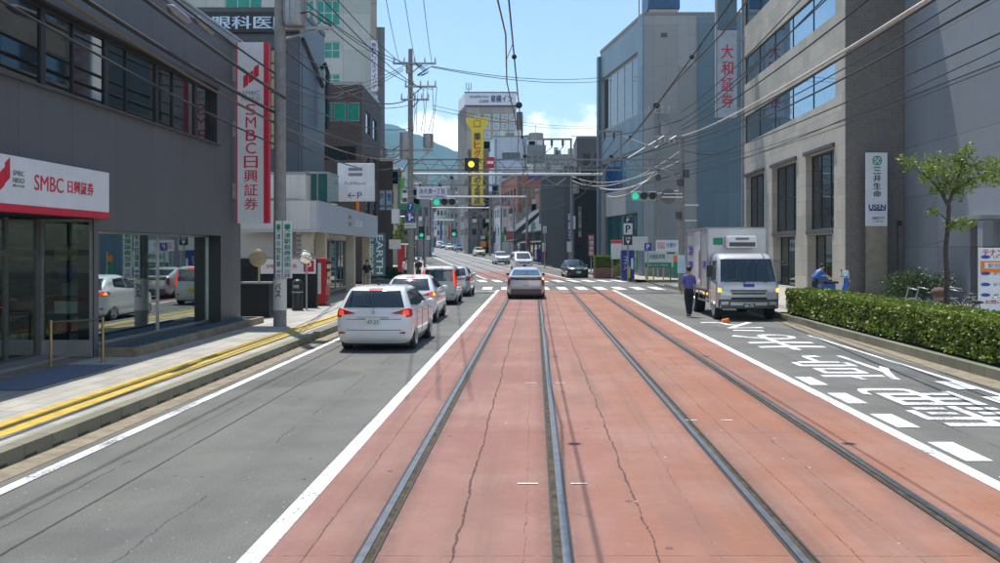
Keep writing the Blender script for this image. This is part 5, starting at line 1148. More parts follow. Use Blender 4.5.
# truss gantry
tr = pole('utility_pole', 'concrete pole right of the crossing carrying the gantry end and a green signal', xr, d, .15, Z(134, d), .19, .14)
g = thing('catenary_gantry', 'steel lattice gantry spanning the tracks with the square amber tram signal', 'gantry', ((xl+xr)/2, d, 6.8))
z1, z2 = Z(159.5, d), Z(170, d)
for z in (z1, z2): b = MB(); b.box(xl, xr, d-.04, d+.04, z-.04, z+.04); obj('chord', b, 'truss', g)
n = 14
for i in range(n):
    xa, xb = xl+(xr-xl)*i/n, xl+(xr-xl)*(i+.5)/n; xc = xl+(xr-xl)*(i+1)/n
    b = MB(); b.bar((xa, d, z2), (xb, d, z1), .03); obj('web_brace', b, 'truss', g); b = MB(); b.bar((xb, d, z1), (xc, d, z2), .03); obj('web_brace', b, 'truss', g)
def portal(px0, px1, ptop, pb, d, t):
    b = MB(); xa, xb = X(px0, d), X(px1, d); zt, zb = Z(ptop, d), Z(pb, d)
    b.box(xa-.05, xa+.05, d-.05, d+.05, zb+.05, zt); b.box(xb-.05, xb+.05, d-.05, d+.05, zb+.05, zt); b.box(xa-.06, xb+.06, d-.055, d+.055, zt, zt+.1)
    o = obj('insulator_frame', b, 'truss', t)
    for q in (.3, .7):
        x = xa+(xb-xa)*q; b = MB(); b.tube([(x, d-.0, zt), (x, d, zt-.12), (x, d, zt-.14), (x, d, zt-.26), (x, d, zt-.28), (x, d, zt-.4)], [.05, .09, .05, .09, .05, .04], 8); b.bar((x, d, zt-.4), (x-.8, d, zb), .03); obj('insulator', b, 'steel_dark', o)
portal(543.5, 571, 140, 159.5, d, g); portal(597.5, 621, 132.5, 159.5, d, g)
b = MB(); 
for pa, pb_ in (((621, 136), (655, 148)), ((655, 148), (676, 136)), ((628, 158), (664, 136)), ((664, 170), (640, 185)), ((652, 169), (677, 178))): b.bar((X(pa[0], d), d-.1, Z(pa[1], d)), (X(pb_[0], d), d-.1, Z(pb_[1], d)), .06)
b.box(X(655, d), xr, d-.05, d+.05, Z(137, d), Z(137, d)+.08); obj('side_bracket', b, 'galv', tr)
for px_ in (660, 665, 669, 674): insulator(tr, (X(px_, d), d, Z(137, d)-.32), .3)
b = MB(); b.tube([(xr, d-.1, Z(182, d)), (X(668, d), d-.1, Z(171, d)), (X(655, d), d-.1, Z(168, d)), (X(648, d), d-.1, Z(170, d))], .05, 8); obj('lamp_arm', b, 'galv', tr); b = MB(); b.ball((X(658, d), d-.1, Z(178, d)), (.16, .16, .2), 12); b.tube([(X(658, d), d-.1, Z(177, d)), (X(658, d), d-.1, Z(168, d))], .03, 6); obj('bell_lamp', b, 'steel_dark', tr, smooth=60)
for q, p0, p1, r_ in ((.24, 178, 170, .15), (-.1, 186, 180, .2), (-.2, 219, 212, .18)): b = MB(); b.tube([(xr+q, d-.25, Z(p0, d)), (xr+q, d-.25, Z(p1, d))], r_, 10); obj('cable_box', b, 'steel_dark', tr)
for py_, bx in ((205.5, 9), (221, 8)): b = MB(); b.box(xr+.15, xr+bx*k*1.9, d-.04, d+.04, Z(py_, d), Z(py_, d)+.06); obj('step_bar', b, 'white', tr)
b = MB(); b.box(xr-.25, xr+.12, d-.35, d-.19, Z(273, d), Z(255, d)); obj('meter_box', b, 'letter_blue', tr)
b = MB(); b.box(xr-.2, xr+.2, d-.22, d-.2, 1.0, 1.6); obj('notice', b, 'letter_blue', tr)
# signals
def lens(t, c, r, m, hood='black'):
    b = MB(); b.disc(Vector(c)+Vector((0, -.02, 0)), (0, 1, 0), r, .05, 20); o = obj('lens', b, m, t)
    b = MB(); n = 12; vs = []
    for q in (-.04, -.30):
        for i in range(n+1): a_ = math.pi*(-.05+1.1*i/n); vs.append((c[0]+r*1.1*math.cos(a_), c[1]+q, c[2]+r*1.1*math.sin(a_)))
    b.add(vs, [(i, i+1, i+n+2, i+n+1) for i in range(n)]); obj('hood', b, hood, o)
ts = thing('tram_signal', 'square black tram signal with one glowing amber lamp on the lattice gantry', 'signal', (X(472, d), d-.2, Z(171.5, d)))
f1 = FS(X(465, d), d-.3); wd = 14*k; b = MB(); f1.box(b, 0, wd, Z(171.5, d), Z(158, d), 0, .22); obj('housing', b, 'black', ts, bevel=.03); lens(ts, (X(471.7, d), d-.31, Z(164.7, d)), 2.9*k, 'lamp_yellow_on')
t = thing('no_entry_sign', 'square red plate with white bar on the lattice gantry beside the amber signal', 'sign', (X(490.5, d), d-.2, Z(168, d))); f1 = FS(X(486.5, d), d-.2); b = MB(); f1.box(b, 0, 8*k, Z(168.3, d), Z(157.3, d), 0, .05); obj('plate', b, 'red_plain', t); b = MB(); f1.box(b, .05, 8*k-.05, Z(164, d), Z(161.3, d), -.012, -.001); obj('white_bar', b, 'white', t)
def signal(label, px0, px1, py_, d, support, green=True, name='traffic_signal', n=3):
    t = thing(name, label, 'traffic light', (X((px0+px1)/2, d), d-.3, Z(py_, d)), 0, 'horizontal traffic lights'); r = (px1-px0)/F*d/n/2*.82; wd = (px1-px0)/F*d
    f1 = FS(X(px0, d), d-.3); b = MB(); f1.box(b, 0, wd, Z(py_, d)-r*1.3, Z(py_, d)+r*1.3, 0, .25); obj('housing', b, 'galv' if name == 'traffic_signal' else 'black', t, bevel=.05)
    for i in range(n): lens(t, (X(px0, d)+wd*(i+.5)/n, d-.31, Z(py_, d)), r, 'lamp_green_on' if i == 0 and green else 'black')
    b = MB(); b.tube([(X(px0, d)+wd/2, d-.1, Z(py_, d)+.02), support], .045, 8); obj('support_arm', b, 'galv', t); return t
signal('horizontal traffic light showing green on an arm from the right pole', 630.5, 656, 196.3, d, (xr, d, Z(196, d)+.3))
signal('horizontal traffic light showing green under the street-name board', 433.5, 456.5, 202.3, d, (xl, d, Z(202, d)+.3))
t = thing('round_sign', 'grey-brown back of a round sign beside the green signal on the right', 'sign', (X(668, d), d, Z(204, d))); b = MB(); b.disc((X(668, d), d-.25, Z(196.5, d)), (0, 1, 0), 7.7*k, .04, 28); M['sign_back'] = mat('sign_back', (.16, .14, .125), .6); obj('disc', b, 'sign_back', t)
b = MB(); b.box(X(661, d), xr, d-.34, d-.285, Z(198, d), Z(198, d)+.07); b.box(X(663, d), xr, d-.34, d-.285, Z(194.5, d), Z(194.5, d)+.05); obj('bracket', b, 'white', t)
t = thing('name_board', 'pale street-name board with blue characters over the left lane', 'sign', (X(431, d), d-.3, Z(199, d))); f1 = FS(X(417.5, d), d-.35); wd = 30*k
b = MB(); f1.box(b, 0, wd, Z(199.3, d), Z(187, d), 0, .06); obj('panel', b, 'sign_white', t, bevel=.01); b = MB(); b.tube([(X(417, d), d-.2, Z(189, d)), (xl, d-.15, Z(189, d))], .05, 6); b.tube([(X(417.5, d), d-.2, Z(196, d)), (xl, d-.15, Z(196, d))], .05, 6); obj('arm', b, 'galv', t)
txt(f1, t, '浜大津一丁目', wd/2, Z(191.5, d), wd*.84, 5.5*k, 'blue_sign', bold=.03); txt(f1, t, 'Hamaotsu 1-chome', wd/2, Z(196.6, d), wd*.8, 2.2*k, 'blue_sign')
def gantry(label, d, py_, px_end, thick, px0=411):
    xa, xb = X(px0, d), X(px_end, d); z = Z(py_, d); t = thing('catenary_gantry', label, 'gantry', ((xa+xb)/2, d, Zt(d)))
    b = MB(); b.tube([(xa, d, z), (xb, d, z)], thick, 10); obj('beam', b, 'pipe_white' if 'pipe_white' in M else 'offwhite', t, smooth=50)
    for x in (xa, xb): b = MB(); b.tube([(x, d, Zt(d)), (x, d, z+.4)], .16, 10); obj('post', b, 'concrete', t, smooth=50)
    n = max(4, int((xb-xa)/2.6))
    for i in range(n):
        q0, q1 = xa+(xb-xa)*i/n, xa+(xb-xa)*(i+1)/n; b = MB(); b.bar((q0, d+.02, z), ((q0+q1)/2, d+.02, z-.9), .05); b.bar(((q0+q1)/2, d+.02, z-.9), (q1, d+.02, z), .04); obj('web_brace', b, 'truss', t)
    b = MB(); b.box(xa, xb, d, d+.05, z-.95, z-.88); obj('lower_chord', b, 'truss', t)
gantry('second track gantry with a thick pale pipe beam past the crossing', 78, 174.3, 604, .11)
gantry('third track gantry with a pale pipe beam ending over the far tram stop', 120, 196.8, 527, .12)
gantry('fourth track gantry beyond the street-name board', 155, 207.8, 490, .12, 416)
gantry('farthest thin gantry over the distant street', 212, 220, 455, .12, 418)
# far signals and poles
def small_sig(label, px_, p0, p1, d, post=True):
    x = X(px_, d); t = thing('pedestrian_signal', label, 'traffic light', (x, d, Zt(d)), 0, 'small far signals'); kk = d/F
    b = MB(); b.box(x-2.5*kk, x+2.5*kk, d-.3, d-.05, Z(p1, d), Z(p0, d)); obj('housing', b, 'black', t); b = MB(); b.disc((x, d-.32, Z(p1-2.8, d)), (0, 1, 0), 1.9*kk, .05, 14); obj('lens', b, 'lamp_green_on', t)
    b = MB(); b.tube([(x+3*kk, d, Zt(d)), (x+3*kk, d, Z(p0, d)+.6)], .1, 8); obj('post', b, 'galv', t)
small_sig('small upright green pedestrian light over the left pavement', 422, 226.5, 238, 70)
small_sig('tiny green light near the dark far tree', 454, 229, 237, 180)
for i, (px_, pt, pb, d, lab) in enumerate(((571.5, 168, 272, 88, 'grey pole at the corner before the slit block'), (556.5, 180, 260, 110, 'pole in front of the black timber house'), (498, 190, 256, 170, 'slim pole by the tan shop block'), (489, 205, 254, 190, 'thin pole before the tall yellow sign foot'), (469, 170, 252, 205, 'pale pole below the hotel corner'), (385, 150, 270, 84, 'grey pole beside the dark school wall'), (445, 200, 248, 260, 'far thin pole at the middle of the street end'), (658.5, 108, 270, 74, 'utility pole with crossarms against the grey tower'))):
    x = X(px_, d); t = pole('utility_pole', lab, x, d, Zt(d), Z(pt, d), .17, .12, group='poles along the street')
    for j, q in enumerate((2, 5)):
        z = Z(pt+q, d); b = MB(); b.box(x-.9, x+.9, d-.25, d-.17, z-.05, z+.05); obj('cross_arm', b, 'galv', t)
        for s_ in (-.8, -.3, .3, .8): insulator(t, (x+s_, d-.2, z+.05), .28)
    if i in (0, 1, 5, 7): b = MB(); b.tube([(x+.4, d-.3, Z(pt+16, d)-.9), (x+.4, d-.3, Z(pt+16, d))], .3, 12); obj('transformer', b, 'galv', t)
# ------------------------------------------------------------------ wires
def sag(a, b, s, n=14):
    a, b = Vector(a), Vector(b); return [a.lerp(b, i/n)-Vector((0, 0, 4*s*(i/n)*(1-i/n))) for i in range(n+1)]
def wire(label, a, b, s=.3, r=.018, m='wire', group='overhead cables', name='overhead_cable', extra=None, pts=None):
    w_ = MB(); w_.tube(pts or sag(a, b, s), r, 6); o = solo(name, w_, m, label, 'cable', group, smooth=60)
    for p, q in (extra or []):
        e = MB(); e.ball(p, q, 8); obj('clamp', e, 'black', o)
    return o
# contact and carrier wires of both tracks
def on(pts, t):
    i = min(int(t*(len(pts)-1)), len(pts)-2); f = t*(len(pts)-1)-i; return pts[i].lerp(pts[i+1], f)
for off, side in ((-.5, 'left'), (2.75, 'right')):
    pts = [Vector(RP(off+.06*math.sin(q), q, 5.55)) for q in range(-6, 52, 4)]+[Vector(RP(off, q, 5.5)) for q in (52, 60, 66, 70, 78, 120, 155, 212)]
    wire('lower contact wire over the '+side+' track', None, None, pts=pts, r=.012, m='copper', group='tram contact wires', name='contact_wire')
    up = [Vector(RP(off+.12, q, 5.95+.25*math.cos(q/52*2*math.pi))) for q in range(-6, 52, 4)]+[Vector(RP(off+.12, q, 6.1)) for q in (52, 60, 66, 70, 78, 120, 155, 212)]
    ex = [(Vector(RP(off+.12, q, 5.95+.25*math.cos(q/52*2*math.pi))), .05 if i % 2 else .085) for i, q in enumerate((13, 17, 22, 28, 35, 42))]
    c = wire('upper carrier wire with black clamps over the '+side+' track', None, None, pts=up, r=.013, m='wire', group='tram contact wires', name='carrier_wire', extra=ex)
    for q in range(4, 52, 6): e = MB(); e.tube([RP(off+.12, q, 5.95+.25*math.cos(q/52*2*math.pi)), RP(off, q, 5.55)], .006, 4); obj('dropper', e, 'wire', c)
# left pole line, pole to pole and on past the camera
xp = X(280, 26.3)
LW = [((xp+.1, 26.3, 9.9), (xl, 52, Z(66, 52)), .5, .016), ((xp+.6, 26.3, 9.4), (xl+1.0, 52, Z(66, 52)), .5, .016), ((xp+1.4, 26.3, 8.6), (xl+1.3, 52, Z(89, 52)), .4, .016),
      ((xp-.15, 26.3, 6.2), (xl, 52, Z(150, 52)), .35, .03), ((xp-.15, 26.3, 5.9), (xl, 52, Z(158, 52)), .45, .026), ((xp+.15, 26.3, 6.6), (xl, 52, Z(128, 52)), .4, .02), ((xp-.15, 26.3, 7.3), (xl-.1, 52, Z(105, 52)), .5, .018),
      ((-7.2, 2, 7.3), (xp-.15, 26.3, 6.2), .35, .045), ((-7.1, 2, 7.0), (xp-.15, 26.3, 5.9), .3, .03), ((-7.0, 2, 7.9), (xp+.15, 26.3, 6.6), .3, .04), ((-6.9, 2, 8.3), (xp-.15, 26.3, 7.3), .35, .025), ((-7.1, 2, 6.4), (xp-.18, 26.3, 5.3), .25, .022)]
nm = ['between the two left poles', 'passing across the dark office front']
wl_ = ['topmost thin wire %s', 'second thin wire from the top %s', 'thin wire ending on the lower crossarm %s', 'thick black cable in the middle %s', 'brownish cable lowest %s', 'dark cable above the thick one %s', 'slim dark cable high %s']
for i, (a, b, s, r) in enumerate(LW):
    lab = (wl_[i] % nm[0]) if i < 7 else ('%s black cable crossing the upper windows of the dark office' % ['thickest', 'second', 'upper stout', 'uppermost thin', 'lowest thin'][i-7])
    wire(lab, a, b, s, r, m='wire_brown' if i in (4, 8) and 'wire_brown' in M else 'wire')
jc = thing('cable_joint', 'grey cylindrical cable joint hanging high before the dark office', 'cable joint', (X(180, 19), 19, Z(12, 19)))
b = MB(); b.tube([(X(168, 18.6), 18.6, Z(5, 18.6)), (X(172, 18.9), 18.9, Z(9, 18.9)), (X(185, 19.8), 19.8, Z(19, 19.8)), (X(190, 20), 20, Z(22, 20))], [.03, .1, .1, .03], 10); obj('sleeve', b, 'galv', jc, smooth=50)
b = MB(); b.tube([(X(195, 20.6), 20.6, Z(16, 20.6)), (X(198, 20.7), 20.7, Z(20, 20.7)), (X(210, 21.5), 21.5, Z(31, 21.5)), (X(213, 21.6), 21.6, Z(34, 21.6))], [.03, .09, .09, .03], 10); obj('second_sleeve', b, 'galv', jc, smooth=50)
for i, (py_, py2, y2, z2) in enumerate(((64, -60, 10, 13), (65, -70, 12, 13.2), (66, -80, 14, 13.4))):
    wire('thin wire rising from the tall left pole top to the picture top, %s of three' % ['left', 'middle', 'right'][i], (xl+(-.6+.9*i), 52, Z(64, 52)), (-3.6+.5*i, 18, 11.5), .5, .013)
for i in range(2): wire('%s thin wire crossing the sky from the left pole to the grey tower' % ['upper', 'lower'][i], (xl+1.2, 52, Z(66+i, 52)), (X(612, 82), 82, Z(76+4*i, 82)), .5, .022)
for i, (za, zb) in enumerate(((105, 125), (109, 127))): wire('%s faint far wire across the sky beside the hotel' % ['upper', 'lower'][i], (xl+1.2, 52, Z(za, 52)), (X(604, 89), 89, Z(zb, 89)), .5, .014)
# right line
RW = [((5.0, 6, 5.5), 136, .35, .04, 'wire_pale', 'pale cream-sleeved cable sweeping up over the right offices'), ((8.4, 6, 10.6), 120, .7, .03, 'wire', 'uppermost black cable rising right from the signal pole'), ((8.6, 6, 9.4), 130, .65, .035, 'wire', 'stout black cable just above the pale sleeved one'),
      ((5.6, 6, 5.9), 139, .45, .035, 'wire', 'black cable hugging the pale sleeved one'), ((6.2, 6, 5.8), 146, .5, .03, 'wire', 'dark cable under the pale sleeved one'), ((8.7, 6, 6.4), 165, .35, .026, 'wire', 'low black cable crossing the dark tiled wall'),
      ((8.8, 6, 5.9), 168, .45, .016, 'wire', 'lowest thin pair cable, upper strand, by the street tree'), ((8.5, 6, 5.75), 172, .45, .014, 'wire', 'lowest thin pair cable, lower strand, by the street tree'), ((8.0, 6, 11.6), 112, .9, .028, 'wire', 'steep black cable nearest the red-character sign')]
for a, py_, s, r, m, lab in RW: wire(lab, a, (xr, 52, Z(py_, 52)), s, r*.72, m)
for i, (za, zb, s) in enumerate(((136, 158, .6), (142, 150, .5), (160, 168, .9), (172, 178, .6), (120, 128, .4), (150, 172, 1.2))):
    wire('%s cable from the signal pole on towards the far right poles' % ['topmost', 'second', 'third', 'fourth', 'high slack', 'deeply sagging'][i], (xr, 52, Z(za, 52)), (X(571.5, 88), 88, Z(zb+8, 88)), s, .03, 'wire_pale' if i in (2, 5) else 'wire')
for i, (za, zb, s) in enumerate(((150, 152, .5), (158, 166, .8), (140, 146, .6), (132, 140, .5))):
    wire('%s cable from the tall left pole past the brown school' % ['stout', 'sagging', 'upper', 'topmost'][i], (xl, 52, Z(za, 52)), (X(385, 84), 84, Z(zb+8, 84)), s, .03)
wire('slack cable looped from the gantry down to the right pole', (X(600, 60), 60, Z(188, 60)), (X(664, 52), 52, Z(169, 52)), .5, .045, 'wire_pale')
wire('second slack cable below the looped pale one at the gantry', (X(608, 60), 60, Z(196, 60)), (X(655, 52), 52, Z(171, 52)), .5, .03, 'wire_pale')
for i in range(3): wire('%s service wire from the left pole to the eye clinic corner' % ['upper', 'middle', 'lower'][i], (xl-.4, 52, Z(66+2*i, 52)), (X(330, 50), 50, Z(88+6*i, 50)), .25, .02)

for i, (a, b, s, r, lab) in enumerate((((xl, 52, Z(70, 52)), (-6.5, 8, 10.8), .8, .016, 'thin wire from the tall left pole towards the upper left, left of a pair'), ((xl+.8, 52, Z(90, 52)), (-5.9, 8, 9.6), .9, .018, 'thin wire from the second crossarm of the tall left pole towards the camera'),
    ((xp+.2, 26.3, 7.9), (xl-.2, 52, Z(100, 52)), .7, .03, 'slack dark cable between the left poles above the pylon sign'), ((xp-.1, 26.3, 5.6), (X(392, 72), 72, Z(168, 72)), .5, .026, 'low dark cable running to the brown school wall'), ((xp+.1, 26.3, 7.0), (X(345, 63), 63, Z(92, 63)), .4, .022, 'thin cable from the transformer pole to the brown block corner'),
    ((xp+.1, 26.3, 8.3), (X(330, 48.5), 48.5, Z(66, 48.5)), .25, .018, 'thin cable from the transformer pole to the clinic wing'),
    ((xr, 52, Z(126, 52)), (7.4, 6, 10.2), .8, .022, 'second steep black cable beside the red-character sign'), ((xr, 52, Z(150, 52)), (X(742, 65), 65, Z(150, 65)), .3, .02, 'short service cable from the signal pole to the stone office'), ((xr, 52, Z(143, 52)), (10.6, 8, 9.0), .8, .02, 'long thin cable rising right across the ribbon windows'), ((xr, 52, Z(176, 52)), (9.6, 6, 6.9), .6, .014, 'thin slack cable above the lowest pair by the street tree'),
    ((xr, 52, Z(134, 52)), (X(659, 74), 74, Z(116, 74)), .3, .022, 'upper cable from the signal pole to the pole on the grey tower'), ((xr, 52, Z(140, 52)), (X(659, 74), 74, Z(124, 74)), .6, .022, 'slack cable from the signal pole to the pole on the grey tower'),
    ((X(571.5, 88), 88, Z(172, 88)), (X(556.5, 110), 110, Z(184, 110)), .5, .03, 'cable between the slit-block pole and the timber-house pole'), ((xl, 52, Z(163, 52)), (xr, 52, Z(163, 52)), .25, .014, 'thin span wire stretched across under the gantry truss'), ((xl, 52, Z(178, 52)), (xr, 52, Z(180, 52)), .5, .014, 'lower thin span wire across the street below the pale pipe'))):
    wire(lab, a, b, s, r)

for lab, a, b_, p0, p1, d, m_, s_, sm in (('small red upright sign left of the tiny far green light', 448, 450.5, 226, 240, 240, 'red_plain', None, None), ('tall white upright sign among the far left blocks', 434, 437, 212, 236, 235, 'sign_white', '本', 'navy'), ('small yellow board low on the far left shops', 429, 433, 231, 237, 200, 'yellow_sign', None, None), ('blue upright sign above the far white cars', 440, 442, 222, 240, 225, 'navy', None, None),
    ('orange lettered board at the foot of the yellow sign', 480.5, 486, 241, 247, 165, 'orange', None, None), ('pale green upright sign right of the yellow-green trees', 496, 498.5, 224, 244, 160, 'letter_pale', None, None), ('white upright sign before the narrow white shop house', 509, 512, 214, 230, 150, 'white', '菓子', 'red_plain'), ('dark red lantern-like board under the gabled eave', 527, 530.5, 238, 247, 112, 'red_dark', None, None), ('teal square plate high on a post by the gabled house', 531, 535.5, 222, 231, 118, 'glass_green', None, None), ('white square plate on a post beside the silver liftback line of sight', 543, 546.5, 226, 233, 96, 'sign_white', '止', 'navy')):
    t, f1, wd = sign_on(lab, a, b_, p0, p1, d, m_, 'shop_sign', th=.12); b = MB(); b.tube([f1.P(wd/2, Zt(d), .18), f1.P(wd/2, Z(p0, d), .18)], .05, 6); obj('post', b, 'galv', t)
    if s_: txt(f1, t, s_, wd/2, (Z(p0, d)+Z(p1, d))/2, wd*.7, (p1-p0)/F*d*.85, sm, vertical=True, bold=.03)
for i, (px_, pt, d, lab) in enumerate(((423, 182, 130, 'slim dark pole left of the banded far block'), (433, 196, 190, 'thin pole behind the street-name board'), (454.5, 188, 235, 'far pole right of the street-name board'), (481, 212, 215, 'short far pole between the yellow sign and tan block'), (514, 196, 135, 'slim pole before the narrow white shop house'), (540, 186, 118, 'pole at the far end of the black timber house'), (399, 168, 96, 'slim pole rising just left of the tall left pole'))):
    x = X(px_, d); t = pole('utility_pole', lab, x, d, Zt(d), Z(pt, d), .16, .11, 'truss', group='poles along the street'); z = Z(pt+3, d); b = MB(); b.box(x-.8, x+.8, d-.22, d-.15, z-.05, z+.04); obj('cross_arm', b, 'galv', t)
for i, (a, b) in enumerate((((399, 96, 172), (423, 130, 186)), ((423, 130, 186), (433, 190, 200)), ((433, 190, 200), (454.5, 235, 192)), ((556.5, 110, 186), (540, 118, 190)), ((540, 118, 190), (514, 135, 200)), ((514, 135, 200), (498, 170, 196)))):
    wire(['cable from the slim pole beside the tall left pole to the banded far block', 'cable behind the street-name board', 'far cable right of the street-name board', 'short cable over the black timber house', 'cable over the gabled house roofs', 'cable over the narrow white shop house'][i], (X(a[0], a[1]), a[1], Z(a[2], a[1])), (X(b[0], b[1]), b[1], Z(b[2], b[1])), .6, .035)
# ------------------------------------------------------------------ vehicles (local frame: +Y forward, y = 0 at the tail, ground z = 0)
class Shell:
    def __init__(s, sl): s.sl = sl               # slices (z, y_tail, y_nose, half width, tail corner r, nose corner r)
    def at(s, z):
        sl = s.sl
        if z <= sl[0][0]: return sl[0]
        for a, b in zip(sl, sl[1:]):
            if a[0] <= z <= b[0]:
                t = (z-a[0])/(b[0]-a[0]) if b[0] > a[0] else 0
                return tuple(p+(q-p)*t for p, q in zip(a, b))
        return sl[-1]
    def ring(s, S_, n=7, m=16):
        z, yr, yf, w, rr, rf = S_; rr = min(rr, w*.98); rf = min(rf, w*.98); bow = .06; pts = []
        for i in range(n): t = i/(n-1); x = (w-rr)*t; pts.append((x, yr-bow*(1-(x/w)**2)+bow*(1-((w-rr)/w)**2)))
        for i in range(1, 8): a = -math.pi/2+math.pi/2*i/8; pts.append((w-rr+rr*math.cos(a), yr+rr+rr*math.sin(a)))
        for i in range(m+1): pts.append((w, yr+rr+(yf-rf-yr-rr)*i/m))
        for i in range(1, 8): a = math.pi/2*i/8; pts.append((w-rf+rf*math.cos(a), yf-rf+rf*math.sin(a)))
        for i in range(n): t = 1-i/(n-1); x = (w-rf)*t; pts.append((x, yf+bow*(1-(x/w)**2)-bow*(1-((w-rf)/w)**2)))
        L = [(-x, y) for x, y in reversed(pts[1:-1])]
        return [(x, y, z) for x, y in pts+L]
    def body(s, sub=2):
        zs = []
        for a, b in zip(s.sl, s.sl[1:]): zs += [tuple(p+(q-p)*i/sub for p, q in zip(a, b)) for i in range(sub)]
        zs.append(s.sl[-1]); rings = [s.ring(q) for q in zs]; n = len(rings[0]); b = MB()
        b.add([p for r in rings for p in r], [(i*n+k, i*n+(k+1) % n, (i+1)*n+(k+1) % n, (i+1)*n+k) for i in range(len(rings)-1) for k in range(n)]+[tuple(reversed(range(n))), tuple((len(rings)-1)*n+k for k in range(n))])
        return b
    def hx(s, y, z):
        _, yr, yf, w, rr, rf = s.at(z)
        if y < yr+rr: d = max(0, rr*rr-(yr+rr-y)**2); return w-rr+math.sqrt(d)
        if y > yf-rf: d = max(0, rf*rf-(y-yf+rf)**2); return w-rf+math.sqrt(d)
        return w
    def ey(s, x, z, front):
        _, yr, yf, w, rr, rf = s.at(z); x = abs(x); bow = .06
        if front:
            if x > w-rf: return yf-rf+math.sqrt(max(0, rf*rf-(x-w+rf)**2))
            return yf+bow*(1-(x/w)**2)-bow*(1-((w-rf)/w)**2)
        if x > w-rr: return yr+rr-math.sqrt(max(0, rr*rr-(x-w+rr)**2))
        return yr-bow*(1-(x/w)**2)+bow*(1-((w-rr)/w)**2)
    def patch(s, kind, q, off=.012, nu=12, nv=6, sx=1):
        """q: four corners (a, z) counter-clockwise; a is y on a side, x on tail or nose"""
        b = MB(); P = []
        for j in range(nv+1):
            for i in range(nu+1):
                u, v = i/nu, j/nv
                a = (q[0][0]*(1-u)+q[1][0]*u)*(1-v)+(q[3][0]*(1-u)+q[2][0]*u)*v; z = (q[0][1]*(1-u)+q[1][1]*u)*(1-v)+(q[3][1]*(1-u)+q[2][1]*u)*v
                P.append((a, z))
        def pos(a, z, o):
            if kind == 'side': return (sx*(s.hx(a, z)+o), a, z)
            if kind == 'tail': return (sx*a, s.ey(a, z, False)-o, z+o*.3)
            return (sx*a, s.ey(a, z, True)+o, z+o*.6)
        n = len(P); w = nu+1
        vs = [pos(a, z, off) for a, z in P]+[pos(a, z, -.02) for a, z in P]
        fs = [(j*w+i, j*w+i+1, (j+1)*w+i+1, (j+1)*w+i) for j in range(nv) for i in range(nu)]
        edge = [i for i in range(w)]+[j*w+nu for j in range(1, nv+1)]+[nv*w+i for i in range(nu-1, -1, -1)]+[j*w for j in range(nv-1, 0, -1)]
        fs += [(edge[k], edge[(k+1) % len(edge)], edge[(k+1) % len(edge)]+n, edge[k]+n) for k in range(len(edge))]
        return b.add(vs, fs)
def wheel_parts(t, x, y, r, w, sx):
    b = MB(); b.tube([(x-w/2, y, r), (x-w/2+.02, y, r), (x+w/2-.02, y, r), (x+w/2, y, r)], [r*.93, r, r, r*.93], 28); wh = obj('wheel', b, 'rubber', t, smooth=40)
    b = MB(); xo = x+sx*(w/2+.004); b.disc((xo, y, r), (1, 0, 0), r*.64, .012, 24); rm = obj('rim', b, 'steel_dark', wh)
    b = MB(); b.disc((xo+sx*.012, y, r), (1, 0, 0), r*.16, .02, 12)
    for k in range(7):
        a = k*2*math.pi/7; b.bar((xo+sx*.012, y, r), (xo+sx*.012, y+r*.62*math.cos(a), r+r*.62*math.sin(a)), .035)
    b.tube([(xo+sx*.01, y+r*.64*math.cos(k*math.pi/12), r+r*.64*math.sin(k*math.pi/12)) for k in range(25)], .018, 5); obj('spokes', b, 'rim', wh)
